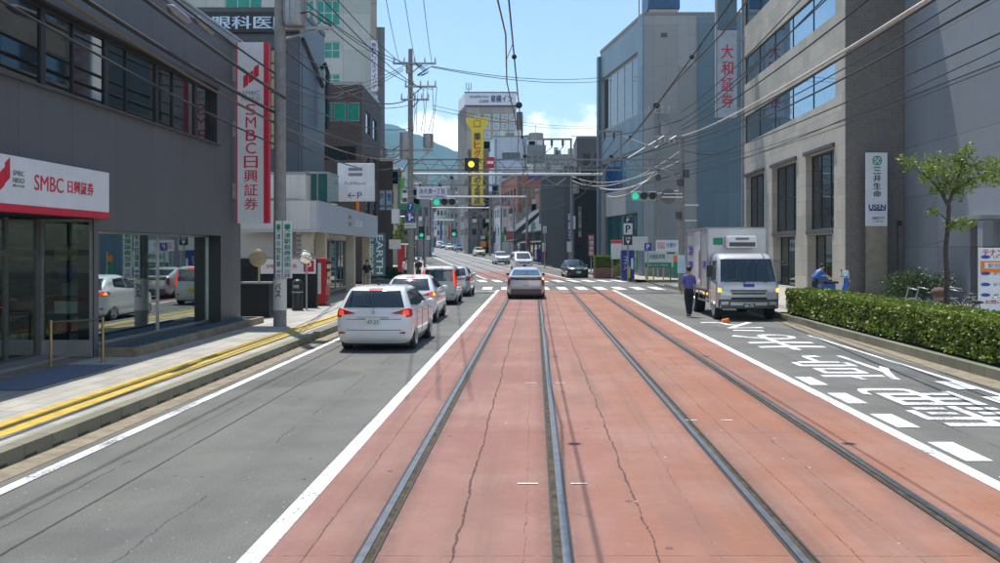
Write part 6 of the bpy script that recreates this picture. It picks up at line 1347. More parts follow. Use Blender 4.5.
def car(name, label, paint, sl, W, L, wb0, wb1, wr, glass, lights, plate, loc, rotz, group=None, cat='car', mirrors=None, lamp_on=False, extra=None, signal_lamp=None):
    t = thing(name, label, cat, loc, rotz, group); ORG[t] = Vector((0, 0, 0)); sh = Shell(sl)
    obj('body', sh.body(), paint, t, smooth=38)
    w2 = W/2
    for yw in (wb0, wb1):
        for sx in (-1, 1):
            b = MB(); xa = sx*(sh.hx(yw, wr*1.1)); n = 20
            b.add([(xa+sx*.004, yw+(wr+.055)*math.cos(k*2*math.pi/n), max(.19, wr+(wr+.055)*math.sin(k*2*math.pi/n))) for k in range(n)]+[(xa-sx*.25, yw+(wr+.055)*math.cos(k*2*math.pi/n), max(.19, wr+(wr+.055)*math.sin(k*2*math.pi/n))) for k in range(n)], [tuple(range(n))]+[(k, (k+1) % n, (k+1) % n+n, k+n) for k in range(n)])
            obj('wheel_arch', b, 'black', t)
            wheel_parts(t, xa-sx*.085, yw, wr, .19, sx)
    b = MB(); b.box(-w2+.1, w2-.1, .25, L-.25, .14, sl[0][0]+.02); obj('underbody', b, 'black', t)
    for nm_, kind, q, both in glass:
        for sx in ((-1, 1) if both else (1,)): obj(nm_, sh.patch(kind, q, sx=sx), 'car_glass', t, smooth=40)
    for nm_, kind, q, m_, both in lights:
        for sx in ((-1, 1) if both else (1,)): obj(nm_, sh.patch(kind, q, off=.012, sx=sx, nu=8, nv=5), m_, t, smooth=40)
    if plate:
        z, front, m_, s_ = plate; yy = sh.ey(0, z, front); g = 1 if front else -1
        b = MB(); y0, y1 = sorted((yy+g*.004, yy+g*.028)); b.box(-.165, .165, y0, y1, z-.083, z+.083); pl = obj('number_plate', b, m_, t)
        if s_:
            class PF:
                def P(self, a, z_, dep=0): return Vector((-a if front else a, (yy+g*.03)-g*dep, z_))
            obj('lettering', put_text(PF(), MB(), s_, 0, z-.02, .25, .085, dep=0, thick=.004), 'plate_txt', pl)
    ym, zm = mirrors or (L*.62, sl[0][0]+.75)
    for sx in (-1, 1):
        b = MB(); xm = sh.hx(ym, zm); b.ball((sx*(xm+.12), ym, zm), (.11, .07, .075), 10); b.bar((sx*(xm-.03), ym+.02, zm-.03), (sx*(xm+.08), ym, zm-.02), .04); obj('mirror', b, paint if not signal_lamp else 'black', t, smooth=50)
    if extra: extra(t, sh)
    return t
def rear_trim(zw, zb, W, badge=True, wz=None):
    def f(t, sh):
        b = MB(); y = sh.ey(0, zw, False); b.tube([(.02, y-.02, zw), (-.18, sh.ey(0, zw+.05, False)-.02, zw+.05), (-.36, sh.ey(.36, zw+.03, False)-.015, zw+.03)], .013, 6); obj('wiper', b, 'black', t)
        b = MB(); y = sh.ey(0, zb, False); b.disc((0, y-.006, zb), (0, 1, 0), .05, .02, 16); obj('badge', b, 'rim', t)
        b = MB(); y = sh.ey(0, zb-.12, False); b.box(-.36, .36, y-.028, y+.01, zb-.135, zb-.10); obj('tailgate_handle', b, 'rim', t)
        for sx in (-1, 1):
            b = MB(); x = sx*W*.4; y = sh.ey(x, .44, False); b.box(min(x-.09, x+.05), max(x-.09, x+.05), y-.012, y+.03, .42, .46); obj('reflector', b, 'lamp_red', t)
    return f
# white estate car (nearest)
W, L = 1.695, 4.4
est = [(.19, .14, 4.28, .76, .25, .5), (.30, .03, 4.36, .825, .25, .5), (.46, .0, 4.40, .845, .24, .52), (.62, .015, 4.39, .8475, .22, .55), (.76, .03, 4.3, .8475, .2, .55), (.86, .05, 4.05, .84, .19, .5), (.93, .07, 3.4, .83, .18, .35), (.97, .09, 3.2, .815, .18, .3),
       (1.15, .19, 2.78, .745, .2, .28), (1.32, .30, 2.40, .675, .22, .26), (1.39, .38, 2.22, .64, .22, .26), (1.435, .50, 2.02, .60, .25, .25), (1.462, .66, 1.85, .53, .25, .25), (1.475, .90, 1.65, .42, .25, .25)]
gl = [('rear_window', 'tail', [(-.69, 1.00), (.69, 1.00), (.56, 1.37), (-.56, 1.37)], False), ('windshield', 'nose', [(-.70, 1.0), (.70, 1.0), (.56, 1.39), (-.56, 1.39)], False),
      ('front_window', 'side', [(1.95, 1.0), (2.95, 1.0), (2.3, 1.37), (1.95, 1.37)], True), ('rear_door_window', 'side', [(1.02, 1.01), (1.89, 1.0), (1.89, 1.37), (1.05, 1.37)], True), ('quarter_window', 'side', [(.42, 1.05), (.96, 1.02), (.98, 1.36), (.62, 1.34)], True)]
li = [('tail_lamp', 'tail', [(.40, .87), (.835, .82), (.80, .98), (.72, .97)], 'lamp_red', True), ('tail_lamp', 'side', [(.05, .78), (.34, .84), (.26, .97), (.10, .97)], 'lamp_red', True), ('brake_lamp', 'tail', [(.66, .84), (.79, .83), (.78, .94), (.68, .94)], 'lamp_red_on', True), ('high_brake_lamp', 'tail', [(-.16, 1.385), (.16, 1.385), (.15, 1.42), (-.15, 1.42)], 'lamp_red_on', False),
      ('headlamp', 'nose', [(.45, .66), (.80, .70), (.78, .82), (.5, .74)], 'lamp_clear', True)]
def est_extra(t, sh):
    rear_trim(1.0, .90, W)(t, sh)
    b = MB(); b.ball((-.05, .95, 1.485), (.03, .06, .03), 8); obj('aerial', b, 'black', t)
    for sx in (-1, 1):
        for y in (1.92, 2.95, 1.0):
            b = MB(); P = [(sx*(sh.hx(y, z)+.003), y, z) for z in (.34, .5, .65, .8, .92)]; b.tube(P, .006, 4); obj('door_seam', b, 'steel_dark', t)
        for y in (1.15, 2.1): b = MB(); b.box(min(sx*.845, sx*.875), max(sx*.845, sx*.875), y, y+.2, .84, .87); obj('door_handle', b, 'rim', t)
    for x0, x1, z in ((-.63, .63, .74), (-.63, .63, .50)):
        b = MB(); b.tube([(x, sh.ey(x, z, False)-.003, z) for x in (-.63, -.3, 0, .3, .63)], .006, 4); obj('tailgate_seam', b, 'steel_dark', t)
    b = MB(); b.box(-.3, .3, .75, .78, 1.0, 1.22); 
car('white_estate_car', 'white estate car nearest the camera in the left lane, brake lamps lit', 'paint_white', est, W, L, .82, 3.42, .31, gl, li, (.70, False, 'plate_w', '47-23'), (-3.64, 20.9, 0), R(-1), mirrors=(2.85, 1.0), extra=est_extra)
# white hatchback
W, L = 1.695, 4.06
hat = [(.20, .20, 3.95, .76, .3, .5), (.32, .05, 4.02, .82, .32, .55), (.5, .0, 4.06, .845, .34, .6), (.66, .03, 4.05, .8475, .34, .6), (.78, .05, 3.95, .845, .32, .55), (.90, .06, 3.6, .835, .30, .45), (.99, .12, 3.0, .80, .28, .3),
       (1.15, .26, 2.66, .73, .28, .3), (1.32, .46, 2.3, .65, .28, .3), (1.42, .62, 2.08, .58, .28, .28), (1.475, .85, 1.9, .50, .28, .28), (1.50, 1.15, 1.65, .36, .25, .25)]
gl = [('rear_window', 'tail', [(-.66, 1.03), (.66, 1.03), (.54, 1.38), (-.54, 1.38)], False), ('windshield', 'nose', [(-.66, 1.02), (.66, 1.02), (.52, 1.42), (-.52, 1.42)], False), ('front_window', 'side', [(1.75, 1.04), (2.75, 1.02), (2.2, 1.37), (1.75, 1.4)], True), ('rear_door_window', 'side', [(.85, 1.12), (1.69, 1.05), (1.69, 1.39), (1.0, 1.36)], True)]
li = [('tail_lamp', 'tail', [(.42, .86), (.83, .86), (.80, .98), (.62, .95)], 'lamp_red', True), ('tail_lamp', 'side', [(.10, .84), (.42, .90), (.36, .97), (.16, .98)], 'lamp_red', True), ('brake_lamp', 'tail', [(.64, .87), (.78, .87), (.77, .955), (.66, .94)], 'lamp_red_on', True), ('indicator', 'side', [(.13, .86), (.26, .88), (.24, .96), (.15, .96)], 'lamp_amber_on', True), ('high_brake_lamp', 'tail', [(-.16, 1.41), (.16, 1.41), (.15, 1.44), (-.15, 1.44)], 'lamp_red_on', False), ('headlamp', 'nose', [(.4, .74), (.78, .72), (.76, .86), (.45, .82)], 'lamp_clear', True)]
car('white_hatchback', 'white rounded hatchback second in the queue behind the estate car', 'paint_white', hat, W, L, .68, 3.25, .31, gl, li, (.60, False, 'plate_w', '32-10'), (-3.98, 29.2, 0), 0, mirrors=(2.7, 1.03), extra=rear_trim(1.02, .92, W))
# pale minivan
W, L = 1.475, 3.4
van = [(.20, .06, 3.3, .66, .15, .3), (.34, .0, 3.38, .72, .14, .3), (.6, .0, 3.4, .735, .12, .3), (.85, .02, 3.3, .7375, .12, .3), (.97, .03, 2.95, .73, .12, .25), (1.2, .06, 2.6, .71, .12, .25), (1.45, .10, 2.2, .675, .13, .25), (1.55, .16, 2.0, .64, .15, .25), (1.61, .28, 1.85, .56, .2, .25), (1.63, .5, 1.7, .45, .2, .2)]
gl = [('rear_window', 'tail', [(-.60, 1.0), (.60, 1.0), (.55, 1.47), (-.55, 1.47)], False), ('windshield', 'nose', [(-.62, 1.0), (.62, 1.0), (.54, 1.5), (-.54, 1.5)], False), ('front_window', 'side', [(1.5, 1.0), (2.6, 1.0), (2.1, 1.45), (1.5, 1.45)], True), ('rear_door_window', 'side', [(.75, 1.0), (1.44, 1.0), (1.44, 1.45), (.75, 1.45)], True), ('quarter_window', 'side', [(.2, 1.02), (.68, 1.0), (.68, 1.44), (.28, 1.42)], True)]
li = [('tail_lamp', 'tail', [(.635, .80), (.73, .80), (.665, 1.50), (.60, 1.50)], 'lamp_red_on', True), ('tail_lamp', 'side', [(.03, .8), (.13, .8), (.2, 1.5), (.12, 1.5)], 'lamp_red', True), ('high_brake_lamp', 'tail', [(-.2, 1.52), (.2, 1.52), (.19, 1.57), (-.19, 1.57)], 'lamp_red_on', False), ('headlamp', 'nose', [(.35, .66), (.68, .66), (.66, .86), (.4, .84)], 'lamp_clear', True)]
vanR = (van, W, L, gl, li)
car('pale_minivan', 'pale grey boxy minivan with tall red tail lamps, third in the queue', 'paint_palegreen', van, W, L, .5, 2.9, .29, gl, li, (.62, False, 'plate_y', '58-04'), (-4.02, 38.8, 0), 0, mirrors=(2.55, 1.05), extra=rear_trim(1.02, .90, W))
# silver hatch, first in queue
W, L = 1.67, 3.8
sil = [(a*1.0, b*.9, c*.93, d*.985, e, f) for a, b, c, d, e, f in hat]
sil = [(z if z < .9 else z*1.0+.02, *r) for z, *r in sil]
gl = [('rear_window', 'tail', [(-.62, 1.06), (.62, 1.06), (.52, 1.4), (-.52, 1.4)], False), ('windshield', 'nose', [(-.62, 1.05), (.62, 1.05), (.5, 1.42), (-.5, 1.42)], False), ('front_window', 'side', [(1.6, 1.07), (2.5, 1.05), (2.05, 1.38), (1.6, 1.4)], True), ('rear_door_window', 'side', [(.8, 1.12), (1.54, 1.07), (1.54, 1.4), (.95, 1.38)], True)]
li = [('tail_lamp', 'tail', [(.6, .78), (.82, .80), (.78, 1.0), (.66, 1.0)], 'lamp_red', True), ('tail_lamp', 'side', [(.08, .8), (.28, .85), (.26, 1.0), (.12, 1.0)], 'lamp_red', True), ('headlamp', 'nose', [(.4, .74), (.76, .72), (.74, .86), (.45, .82)], 'lamp_clear', True)]
silver = (sil, W, L, gl, li)
car('silver_hatchback', 'silver small hatchback at the head of the queue near the crossing', 'paint_silver', sil, W, L, .62, 3.05, .3, gl, li, (.6, False, 'plate_w', '71-65'), (-4.02, 45.6, 0), 0, mirrors=(2.5, 1.05), extra=rear_trim(1.05, .93, W))
# silver liftback on the track, half turned lamp lit
W, L = 1.76, 4.54
pri = [(.19, .24, 4.4, .78, .3, .5), (.34, .06, 4.5, .85, .3, .55), (.55, .0, 4.54, .875, .28, .6), (.72, .02, 4.5, .88, .28, .6), (.86, .05, 4.2, .872, .26, .5), (.97, .05, 3.55, .85, .24, .4), (1.04, .10, 3.2, .82, .26, .35), (1.12, .42, 3.0, .79, .3, .35), (1.25, .95, 2.65, .72, .3, .35), (1.36, 1.35, 2.3, .65, .3, .3), (1.43, 1.6, 2.1, .56, .25, .2), (1.465, 1.75, 2.0, .45, .1, .1)]
gl = [('rear_window', 'tail', [(-.68, 1.09), (.68, 1.09), (.58, 1.35), (-.58, 1.35)], False), ('lower_rear_window', 'tail', [(-.72, .88), (.72, .88), (.70, 1.0), (-.70, 1.0)], False), ('windshield', 'nose', [(-.7, 1.08), (.7, 1.08), (.58, 1.38), (-.58, 1.38)], False), ('front_window', 'side', [(2.1, 1.06), (3.0, 1.06), (2.4, 1.33), (2.1, 1.36)], True), ('rear_door_window', 'side', [(1.2, 1.10), (2.04, 1.06), (2.04, 1.36), (1.5, 1.33)], True)]
li = [('tail_lamp', 'tail', [(.74, .70), (.85, .60), (.84, .98), (.74, 1.02)], 'lamp_red', True), ('indicator', 'tail', [(.75, .90), (.84, .88), (.835, .98), (.75, 1.0)], 'lamp_amber_on', False), ('headlamp', 'nose', [(.45, .7), (.82, .72), (.8, .86), (.5, .8)], 'lamp_clear', True)]
def pri_extra(t, sh):
    b = MB(); n = 9; xs_ = [-.74+1.48*i/(n-1) for i in range(n)]
    b.tube([(x, sh.ey(x, 1.04, False)-.05, 1.045) for x in xs_], .03, 6); obj('spoiler', b, 'paint_white', t, smooth=50)
    b = MB(); b.box(-.7, .7, -.03, .06, .22, .46); obj('lower_bumper', b, 'steel_dark', t, bevel=.02)
    b = MB(); b.disc((0, sh.ey(0, .82, False)-.008, .82), (0, 1, 0), .055, .02, 16); obj('badge', b, 'rim', t)
car('silver_liftback', 'silver sloping liftback running ahead on the left tram track', 'paint_silver', pri, W, L, .95, 3.65, .315, gl, li, (.64, False, 'plate_w', '20-86'), (-.42, 43.3, .016), R(1), mirrors=(2.95, 1.08), extra=pri_extra, signal_lamp=True)
# oncoming cars: front views
def front_trim(W, zg=.62, bonnet=.9):
    def f(t, sh):
        b = MB(); b.box(-W*.3, W*.3, sh.ey(0, zg, True)-.02, sh.ey(0, zg, True)+.012, zg-.05, zg+.06); obj('grille', b, 'black', t)
        b = MB(); b.box(-W*.4, W*.4, sh.ey(0, .36, True)-.05, sh.ey(0, .36, True)+.014, .25, .40); obj('lower_grille', b, 'black', t)
        b = MB(); b.disc((0, sh.ey(0, zg+.1, True)+.008, zg+.1), (0, 1, 0), .05, .02, 14); obj('badge', b, 'rim', t)
        for x in (-.35, .2): b = MB(); b.tube([(x, sh.ey(x, 1.02, True)+.015, 1.02), (x+.38, sh.ey(x+.38, 1.06, True)+.015, 1.07)], .012, 5); obj('wiper', b, 'black', t)
    return f
def place(off, d, L, onc=True):
    x, y, z = RP(off, d); a = math.atan((C(d+1)-C(d-1))/2); return (x, y, z+.01), (a+math.pi if onc else a)
s_, W, L, gl, li = sil, 1.67, 3.8, silver[3], silver[4]
dk = [(a, b, c, d*1.03, e, f) for a, b, c, d, e, f in hat]
gl2 = [('rear_window', 'tail', [(-.66, 1.03), (.66, 1.03), (.54, 1.38), (-.54, 1.38)], False), ('windshield', 'nose', [(-.72, 1.0), (.72, 1.0), (.55, 1.41), (-.55, 1.41)], False), ('front_window', 'side', [(1.75, 1.04), (2.75, 1.02), (2.2, 1.37), (1.75, 1.4)], True), ('rear_door_window', 'side', [(.85, 1.12), (1.69, 1.05), (1.69, 1.39), (1.0, 1.36)], True)]
li2 = [('tail_lamp', 'tail', [(.5, .8), (.83, .8), (.8, .98), (.62, .95)], 'lamp_red', True), ('headlamp', 'nose', [(.42, .70), (.80, .72), (.78, .86), (.46, .80)], 'lamp_clear', True)]
p_, a_ = place(5.75, 74.5, 4); a_ += R(-2)
car('black_hatchback', 'black hatchback driving towards the camera at the crossing', 'paint_black', dk, 1.75, 4.06, .68, 3.25, .33, gl2, li2, (.48, True, 'plate_w', '44-19'), (p_[0]-.7, 78.5, .03), a_, mirrors=(2.7, 1.03), extra=front_trim(1.75))
wv = [(a*1.12, b, c*1.1, d*1.17, e, f) for a, b, c, d, e, f in van]
glv = [(n_, k_, [(a*1.12 if k_ != 'side' else a*1.1, z*1.12) for a, z in q], bo) for n_, k_, q, bo in vanR[3]]; liv = [(n_, k_, [(a*1.14 if k_ != 'side' else a*1.1, z*1.12) for a, z in q], m_ if m_ != 'lamp_red_on' else 'lamp_red', bo) for n_, k_, q, bo, m_ in [(x[0], x[1], x[2], x[4], x[3]) for x in vanR[4]]]
p_, a_ = place(3.35, 92, 4); vn = car('white_van', 'white van facing the camera just beyond the silver liftback', 'paint_white', wv, 1.73, 3.74, .55, 3.2, .31, glv, liv, (.5, True, 'plate_g', '36-41'), p_, a_, mirrors=(2.85, 1.2), extra=front_trim(1.7, .75))
p_, a_ = place(3.9, 112, 4); wh = car('white_compact_car', 'white compact car facing the camera, left of the white van', 'paint_white', dk, 1.75, 4.06, .68, 3.25, .31, gl2, li2, (.48, True, 'plate_w', '12-77'), p_, a_, mirrors=(2.7, 1.03), extra=front_trim(1.75))
p_, a_ = place(5.6, 153, 4); tx_ = car('cream_taxi', 'cream and green taxi facing the camera at the right kerb far ahead', 'paint_cream', dk, 1.75, 4.06, .68, 3.25, .31, gl2, li2, (.48, True, 'plate_g', None), p_, a_, mirrors=(2.7, 1.03), extra=front_trim(1.75))
def far(src, off, d, lab, paint, onc, grp='cars queueing far along the street'):
    p_, a_ = place(off, d, 4, onc); c = copy_tree(src, p_, a_, lab); c['group'] = grp
    c.name = 'far_car'
    for ch in c.children:
        if ch.name.startswith('body'): ch.data = ch.data.copy(); ch.data.materials[0] = M[paint]
    return c
far(wh, 6.3, 203, 'blue far car parked rightmost in the far row at the right kerb', 'paint_blue', True)
far(wh, 5.4, 216, 'white far car left of the blue one in the far row', 'paint_white', True)
far(wh, 5.4, 236, 'steel-blue far car behind the white one in the far row', 'paint_steelblue', True)
far(vn, 5.4, 252, 'white far van behind the steel-blue car in the far row', 'paint_white', True)
far(vn, 5.2, 290, 'small white far truck-like van at the top of the street', 'paint_white', True)
far(tx_, -3.3, 168, 'steel-blue far car driving away at the left kerb ahead of the queue', 'paint_steelblue', False)
far(tx_, -3.6, 182, 'dark far car driving away just ahead of the steel-blue one', 'paint_black', False)
for i, (o, dd_, pn) in enumerate(((-3.6, 215, 'paint_white'), (-3.4, 235, 'paint_silver'), (-3.4, 258, 'paint_white'), (-3.2, 285, 'paint_palegreen'), (-3.4, 315, 'paint_white'))):
    far(tx_, o, dd_, ['white far car third away in the left lane', 'silver far car fourth away in the left lane', 'white far car fifth away in the left lane', 'greenish far car sixth away in the left lane', 'white far car last before the crest in left lane'][i], pn, False)
p_ = (X(666, 80), 80, .13); kei = car('pale_kei_car', 'small pale yellow-green car parked behind the green striped hoarding', 'paint_cream', van, 1.475, 3.4, .5, 2.9, .29, vanR[3], vanR[4], None, p_, R(205), mirrors=(2.55, 1.05))
# box truck ------------------------------------------------------------------
t = thing('box_truck', 'silver refrigerated box truck stopped at the right kerb facing the camera', 'truck', (6.92, 30.1, 0), math.pi); ORG[t] = Vector((0, 0, 0))
# local: y = 0 at the front bumper, cab and box run towards -y
cab = [(.42, -1.62, -.03, .98, .06, .12), (.75, -1.62, 0, 1.0, .06, .14), (1.05, -1.62, -.01, 1.0, .06, .16), (1.22, -1.62, -.05, .99, .06, .18), (1.30, -1.62, -.09, .985, .06, .18), (1.9, -1.6, -.36, .93, .08, .22), (2.08, -1.55, -.50, .90, .1, .25), (2.16, -1.5, -.68, .84, .1, .25), (2.19, -1.4, -.85, .74, .1, .25)]
M['paint_truck'] = mat('paint_truck', (.50, .505, .51), .35, .3, var=.03, coat=.7)
sh = Shell(cab); obj('cab', sh.body(), 'paint_truck', t, smooth=38)
obj('windshield', sh.patch('nose', [(-.90, 1.27), (.90, 1.27), (.83, 2.0), (-.83, 2.0)], off=.014), 'car_glass', t, smooth=40)
for sx in (-1, 1): 
    obj('door_window', sh.patch('side', [(-1.25, 1.30), (-.42, 1.22), (-.62, 1.92), (-1.25, 1.95)], sx=sx), 'car_glass', t, smooth=40)
    dmb = MB(); 
    for y in (-1.34, -.28): dmb.tube([(sx*(sh.hx(y, z)+.003), y, z) for z in (.55, .8, 1.1, 1.28)], .007, 4)
    obj('door_seam', dmb, 'steel_dark', t)
    obj('headlamp', sh.patch('nose', [(.55, .80), (.93, .83), (.95, .99), (.62, .93)], off=.015, sx=sx), 'lamp_clear', t, smooth=40); obj('indicator', sh.patch('nose', [(.88, .93), (.985, .93), (.98, 1.06), (.9, 1.04)], off=.02, sx=sx), 'lamp_amber_on', t, smooth=40)
    obj('fog_lamp', sh.patch('nose', [(.66, .50), (.9, .50), (.9, .60), (.66, .60)], off=.05, sx=sx), 'lamp_clear', t)
obj('grille', sh.patch('nose', [(-.52, .86), (.52, .86), (.6, 1.0), (-.6, 1.0)], off=.014), 'steel_dark', t); obj('lower_grille', sh.patch('nose', [(-.62, .62), (.62, .62), (.56, .76), (-.56, .76)], off=.014), 'black', t)
obj('bumper', sh.patch('nose', [(-.97, .40), (.97, .40), (.97, .68), (-.97, .68)], off=.03), 'steel_dark', t, smooth=40)
obj('bumper_bar', sh.patch('nose', [(-.6, .48), (.6, .48), (.6, .58), (-.6, .58)], off=.05), 'paint_truck', t); obj('grille_bar', sh.patch('nose', [(-.62, .915), (.62, .915), (.62, .935), (-.62, .935)], off=.03), 'rim', t)
b = MB(); b.add([(-.1*s, .02, 1.03+z) for s, z in ((0, .07), (.7, -.04), (-.7, -.04))]+[(-.1*s, 0, 1.03+z) for s, z in ((0, .07), (.7, -.04), (-.7, -.04))], [(0, 1, 2), (3, 5, 4), (0, 3, 4, 1), (1, 4, 5, 2), (2, 5, 3, 0)]); obj('emblem', b, 'lamp_red', t)
obj('blue_strip', sh.patch('nose', [(-.18, 1.10), (.18, 1.10), (.18, 1.2), (-.18, 1.2)], off=.012), 'blue_sign', t)
b = MB(); b.box(-.19, .19, .052, .075, .44, .57); pl = obj('number_plate', b, 'plate_g', t)
class PF:
    def P(self, a, z_, dep=0): return Vector((-a, .078-dep, z_))
obj('lettering', put_text(PF(), MB(), '88-30', 0, .495, .28, .08, dep=0, thick=.003), 'white', pl)
for x in (-.6, .1): b = MB(); b.tube([(x, sh.ey(x, 1.26, True)+.03, 1.25), (x+.3, sh.ey(x, 1.36, True)+.03, 1.33), (x+.62, sh.ey(x, 1.3, True)+.03, 1.3)], .014, 5); obj('wiper', b, 'black', t)
for sx in (-1, 1):
    b = MB(); b.tube([(sx*.95, -.5, 1.95), (sx*1.2, -.25, 1.9), (sx*1.22, -.22, 1.35), (sx*.97, -.3, 1.2)], .016, 6); mo = obj('mirror_arm', b, 'black', t); b = MB(); b.box(min(sx*1.13, sx*1.33), max(sx*1.13, sx*1.33), -.25, -.17, 1.42, 1.82); obj('mirror', b, 'black', mo, bevel=.03)
b = MB(); b.box(-1.02, 1.02, -6.0, -1.72, .95, 3.06); bx = obj('cargo_box', b, 'box_silver' if 'box_silver' in M else 'paint_truck', t, bevel=.015)
b = MB()
for (x, y) in ((-1.02, -1.72), (1.02, -1.72), (-1.02, -6), (1.02, -6)): b.box(x-.03, x+.03, y-.03, y+.03, .94, 3.075)
for y in (-1.72, -6): b.box(-.99, .99, y-.028, y+.028, 3.03, 3.078); b.box(-.99, .99, y-.028, y+.028, .935, 1.0)
for x in (-1.02, 1.02): b.box(x-.028, x+.028, -5.97, -1.75, 3.03, 3.078); b.box(x-.028, x+.028, -5.97, -1.75, .935, 1.0)
obj('corner_trim', b, 'galv', bx)
for q in (-2.9, -4.2): b = MB(); b.box(1.021, 1.03, q-.015, q+.015, 1.0, 3.03); obj('panel_seam', b, 'galv', bx)
b = MB(); b.box(1.021, 1.045, -4.15, -2.95, 1.05, 2.95); sd_ = obj('side_door', b, 'paint_truck', bx, bevel=.01); b = MB(); b.box(1.046, 1.08, -3.1, -3.06, 1.3, 2.3); obj('door_bar', b, 'galv', sd_)
sfr = Frame((6.92-1.03, 0), (0, -1))
class SF:
    def P(self, a, z_, dep=0): return Vector((1.034-dep, -1.72-a*1.0-.0, z_))
class SFm:
    def P(self, a, z_, dep=0): return Vector((1.034-dep, -a, z_))
obj('lettering', put_text(SFm(), MB(), '冷凍', 5.1, 2.3, .9, .4, dep=0, bold=.03, flip=True), 'blue_sign', bx); obj('lettering', put_text(SFm(), MB(), '食品輸送', 5.1, 1.75, 1.1, .26, dep=0, flip=True), 'blue_sign', bx); obj('lettering', put_text(SFm(), MB(), '冷蔵', 2.3, 1.8, .6, .28, dep=0, flip=True), 'blue_sign', bx)
b = MB(); b.box(-.58, .42, -1.71, -1.30, 2.36, 2.78); ru = obj('cooling_unit', b, 'paint_white', bx, bevel=.05); b = MB(); b.box(-.52, .36, -1.298, -1.285, 2.42, 2.56); obj('cooling_grille', b, 'steel_dark', ru)
b = MB(); b.box(-.3, .15, -1.297, -1.28, 2.64, 2.72); obj('cooling_label', b, 'grey_text', ru)
b = MB(); b.box(.5, .82, -1.718, -1.70, 2.48, 2.72); obj('sticker', b, 'green_sign', bx)
b = MB(); b.box(-.42, .42, -5.9, -.4, .5, .72); b.box(-.95, .95, -5.95, -1.75, .84, .94); obj('chassis', b, 'steel_dark', t)
for y, x in ((-.85, .86), (-4.6, .80)):
    for sx in (-1, 1): wheel_parts(t, sx*x, y, .36, .22 if y > -2 else .36, sx)
for sx in (-1, 1):
    b = MB()
    for z in (.5, .72): b.box(min(sx*.93, sx*.97), max(sx*.93, sx*.97), -3.9, -1.9, z, z+.07)
    for y in (-3.8, -2.9, -2.0): b.box(min(sx*.94, sx*.96), max(sx*.94, sx*.96), y, y+.05, .5, .9)
    obj('side_guard', b, 'galv', t)
    b = MB(); b.box(min(sx*.9, sx*.985), max(sx*.9, sx*.985), -1.35, -.42, .38, .62); obj('step', b, 'black', t)
for y in (-1.95, -2.6): b = MB(); b.box(.975, 1.0, y-.05, y+.05, .76, .83); obj('side_marker', b, 'lamp_amber_on', t)
b = MB(); b.box(-.9, .4, -2.9, -1.9, .45, .84); obj('fuel_tank', b, 'galv', t, bevel=.03)
b = MB(); b.add([(6.0-.12, 29.2, .01), (6.0+.14, 29.2, .01), (6.0+.14, 29.42, .01), (6.0-.12, 29.42, .01), (6.0-.1, 29.22, .11), (6.0+.1, 29.22, .15), (6.0+.1, 29.4, .15), (6.0-.1, 29.4, .11)], [(0, 3, 2, 1), (4, 5, 6, 7), (0, 1, 5, 4), (1, 2, 6, 5), (2, 3, 7, 6), (3, 0, 4, 7)])
wc = solo('wheel_chock', b, 'orange', 'orange wheel chock on the asphalt at the front wheel of the box truck', 'wheel chock', bevel=.01)
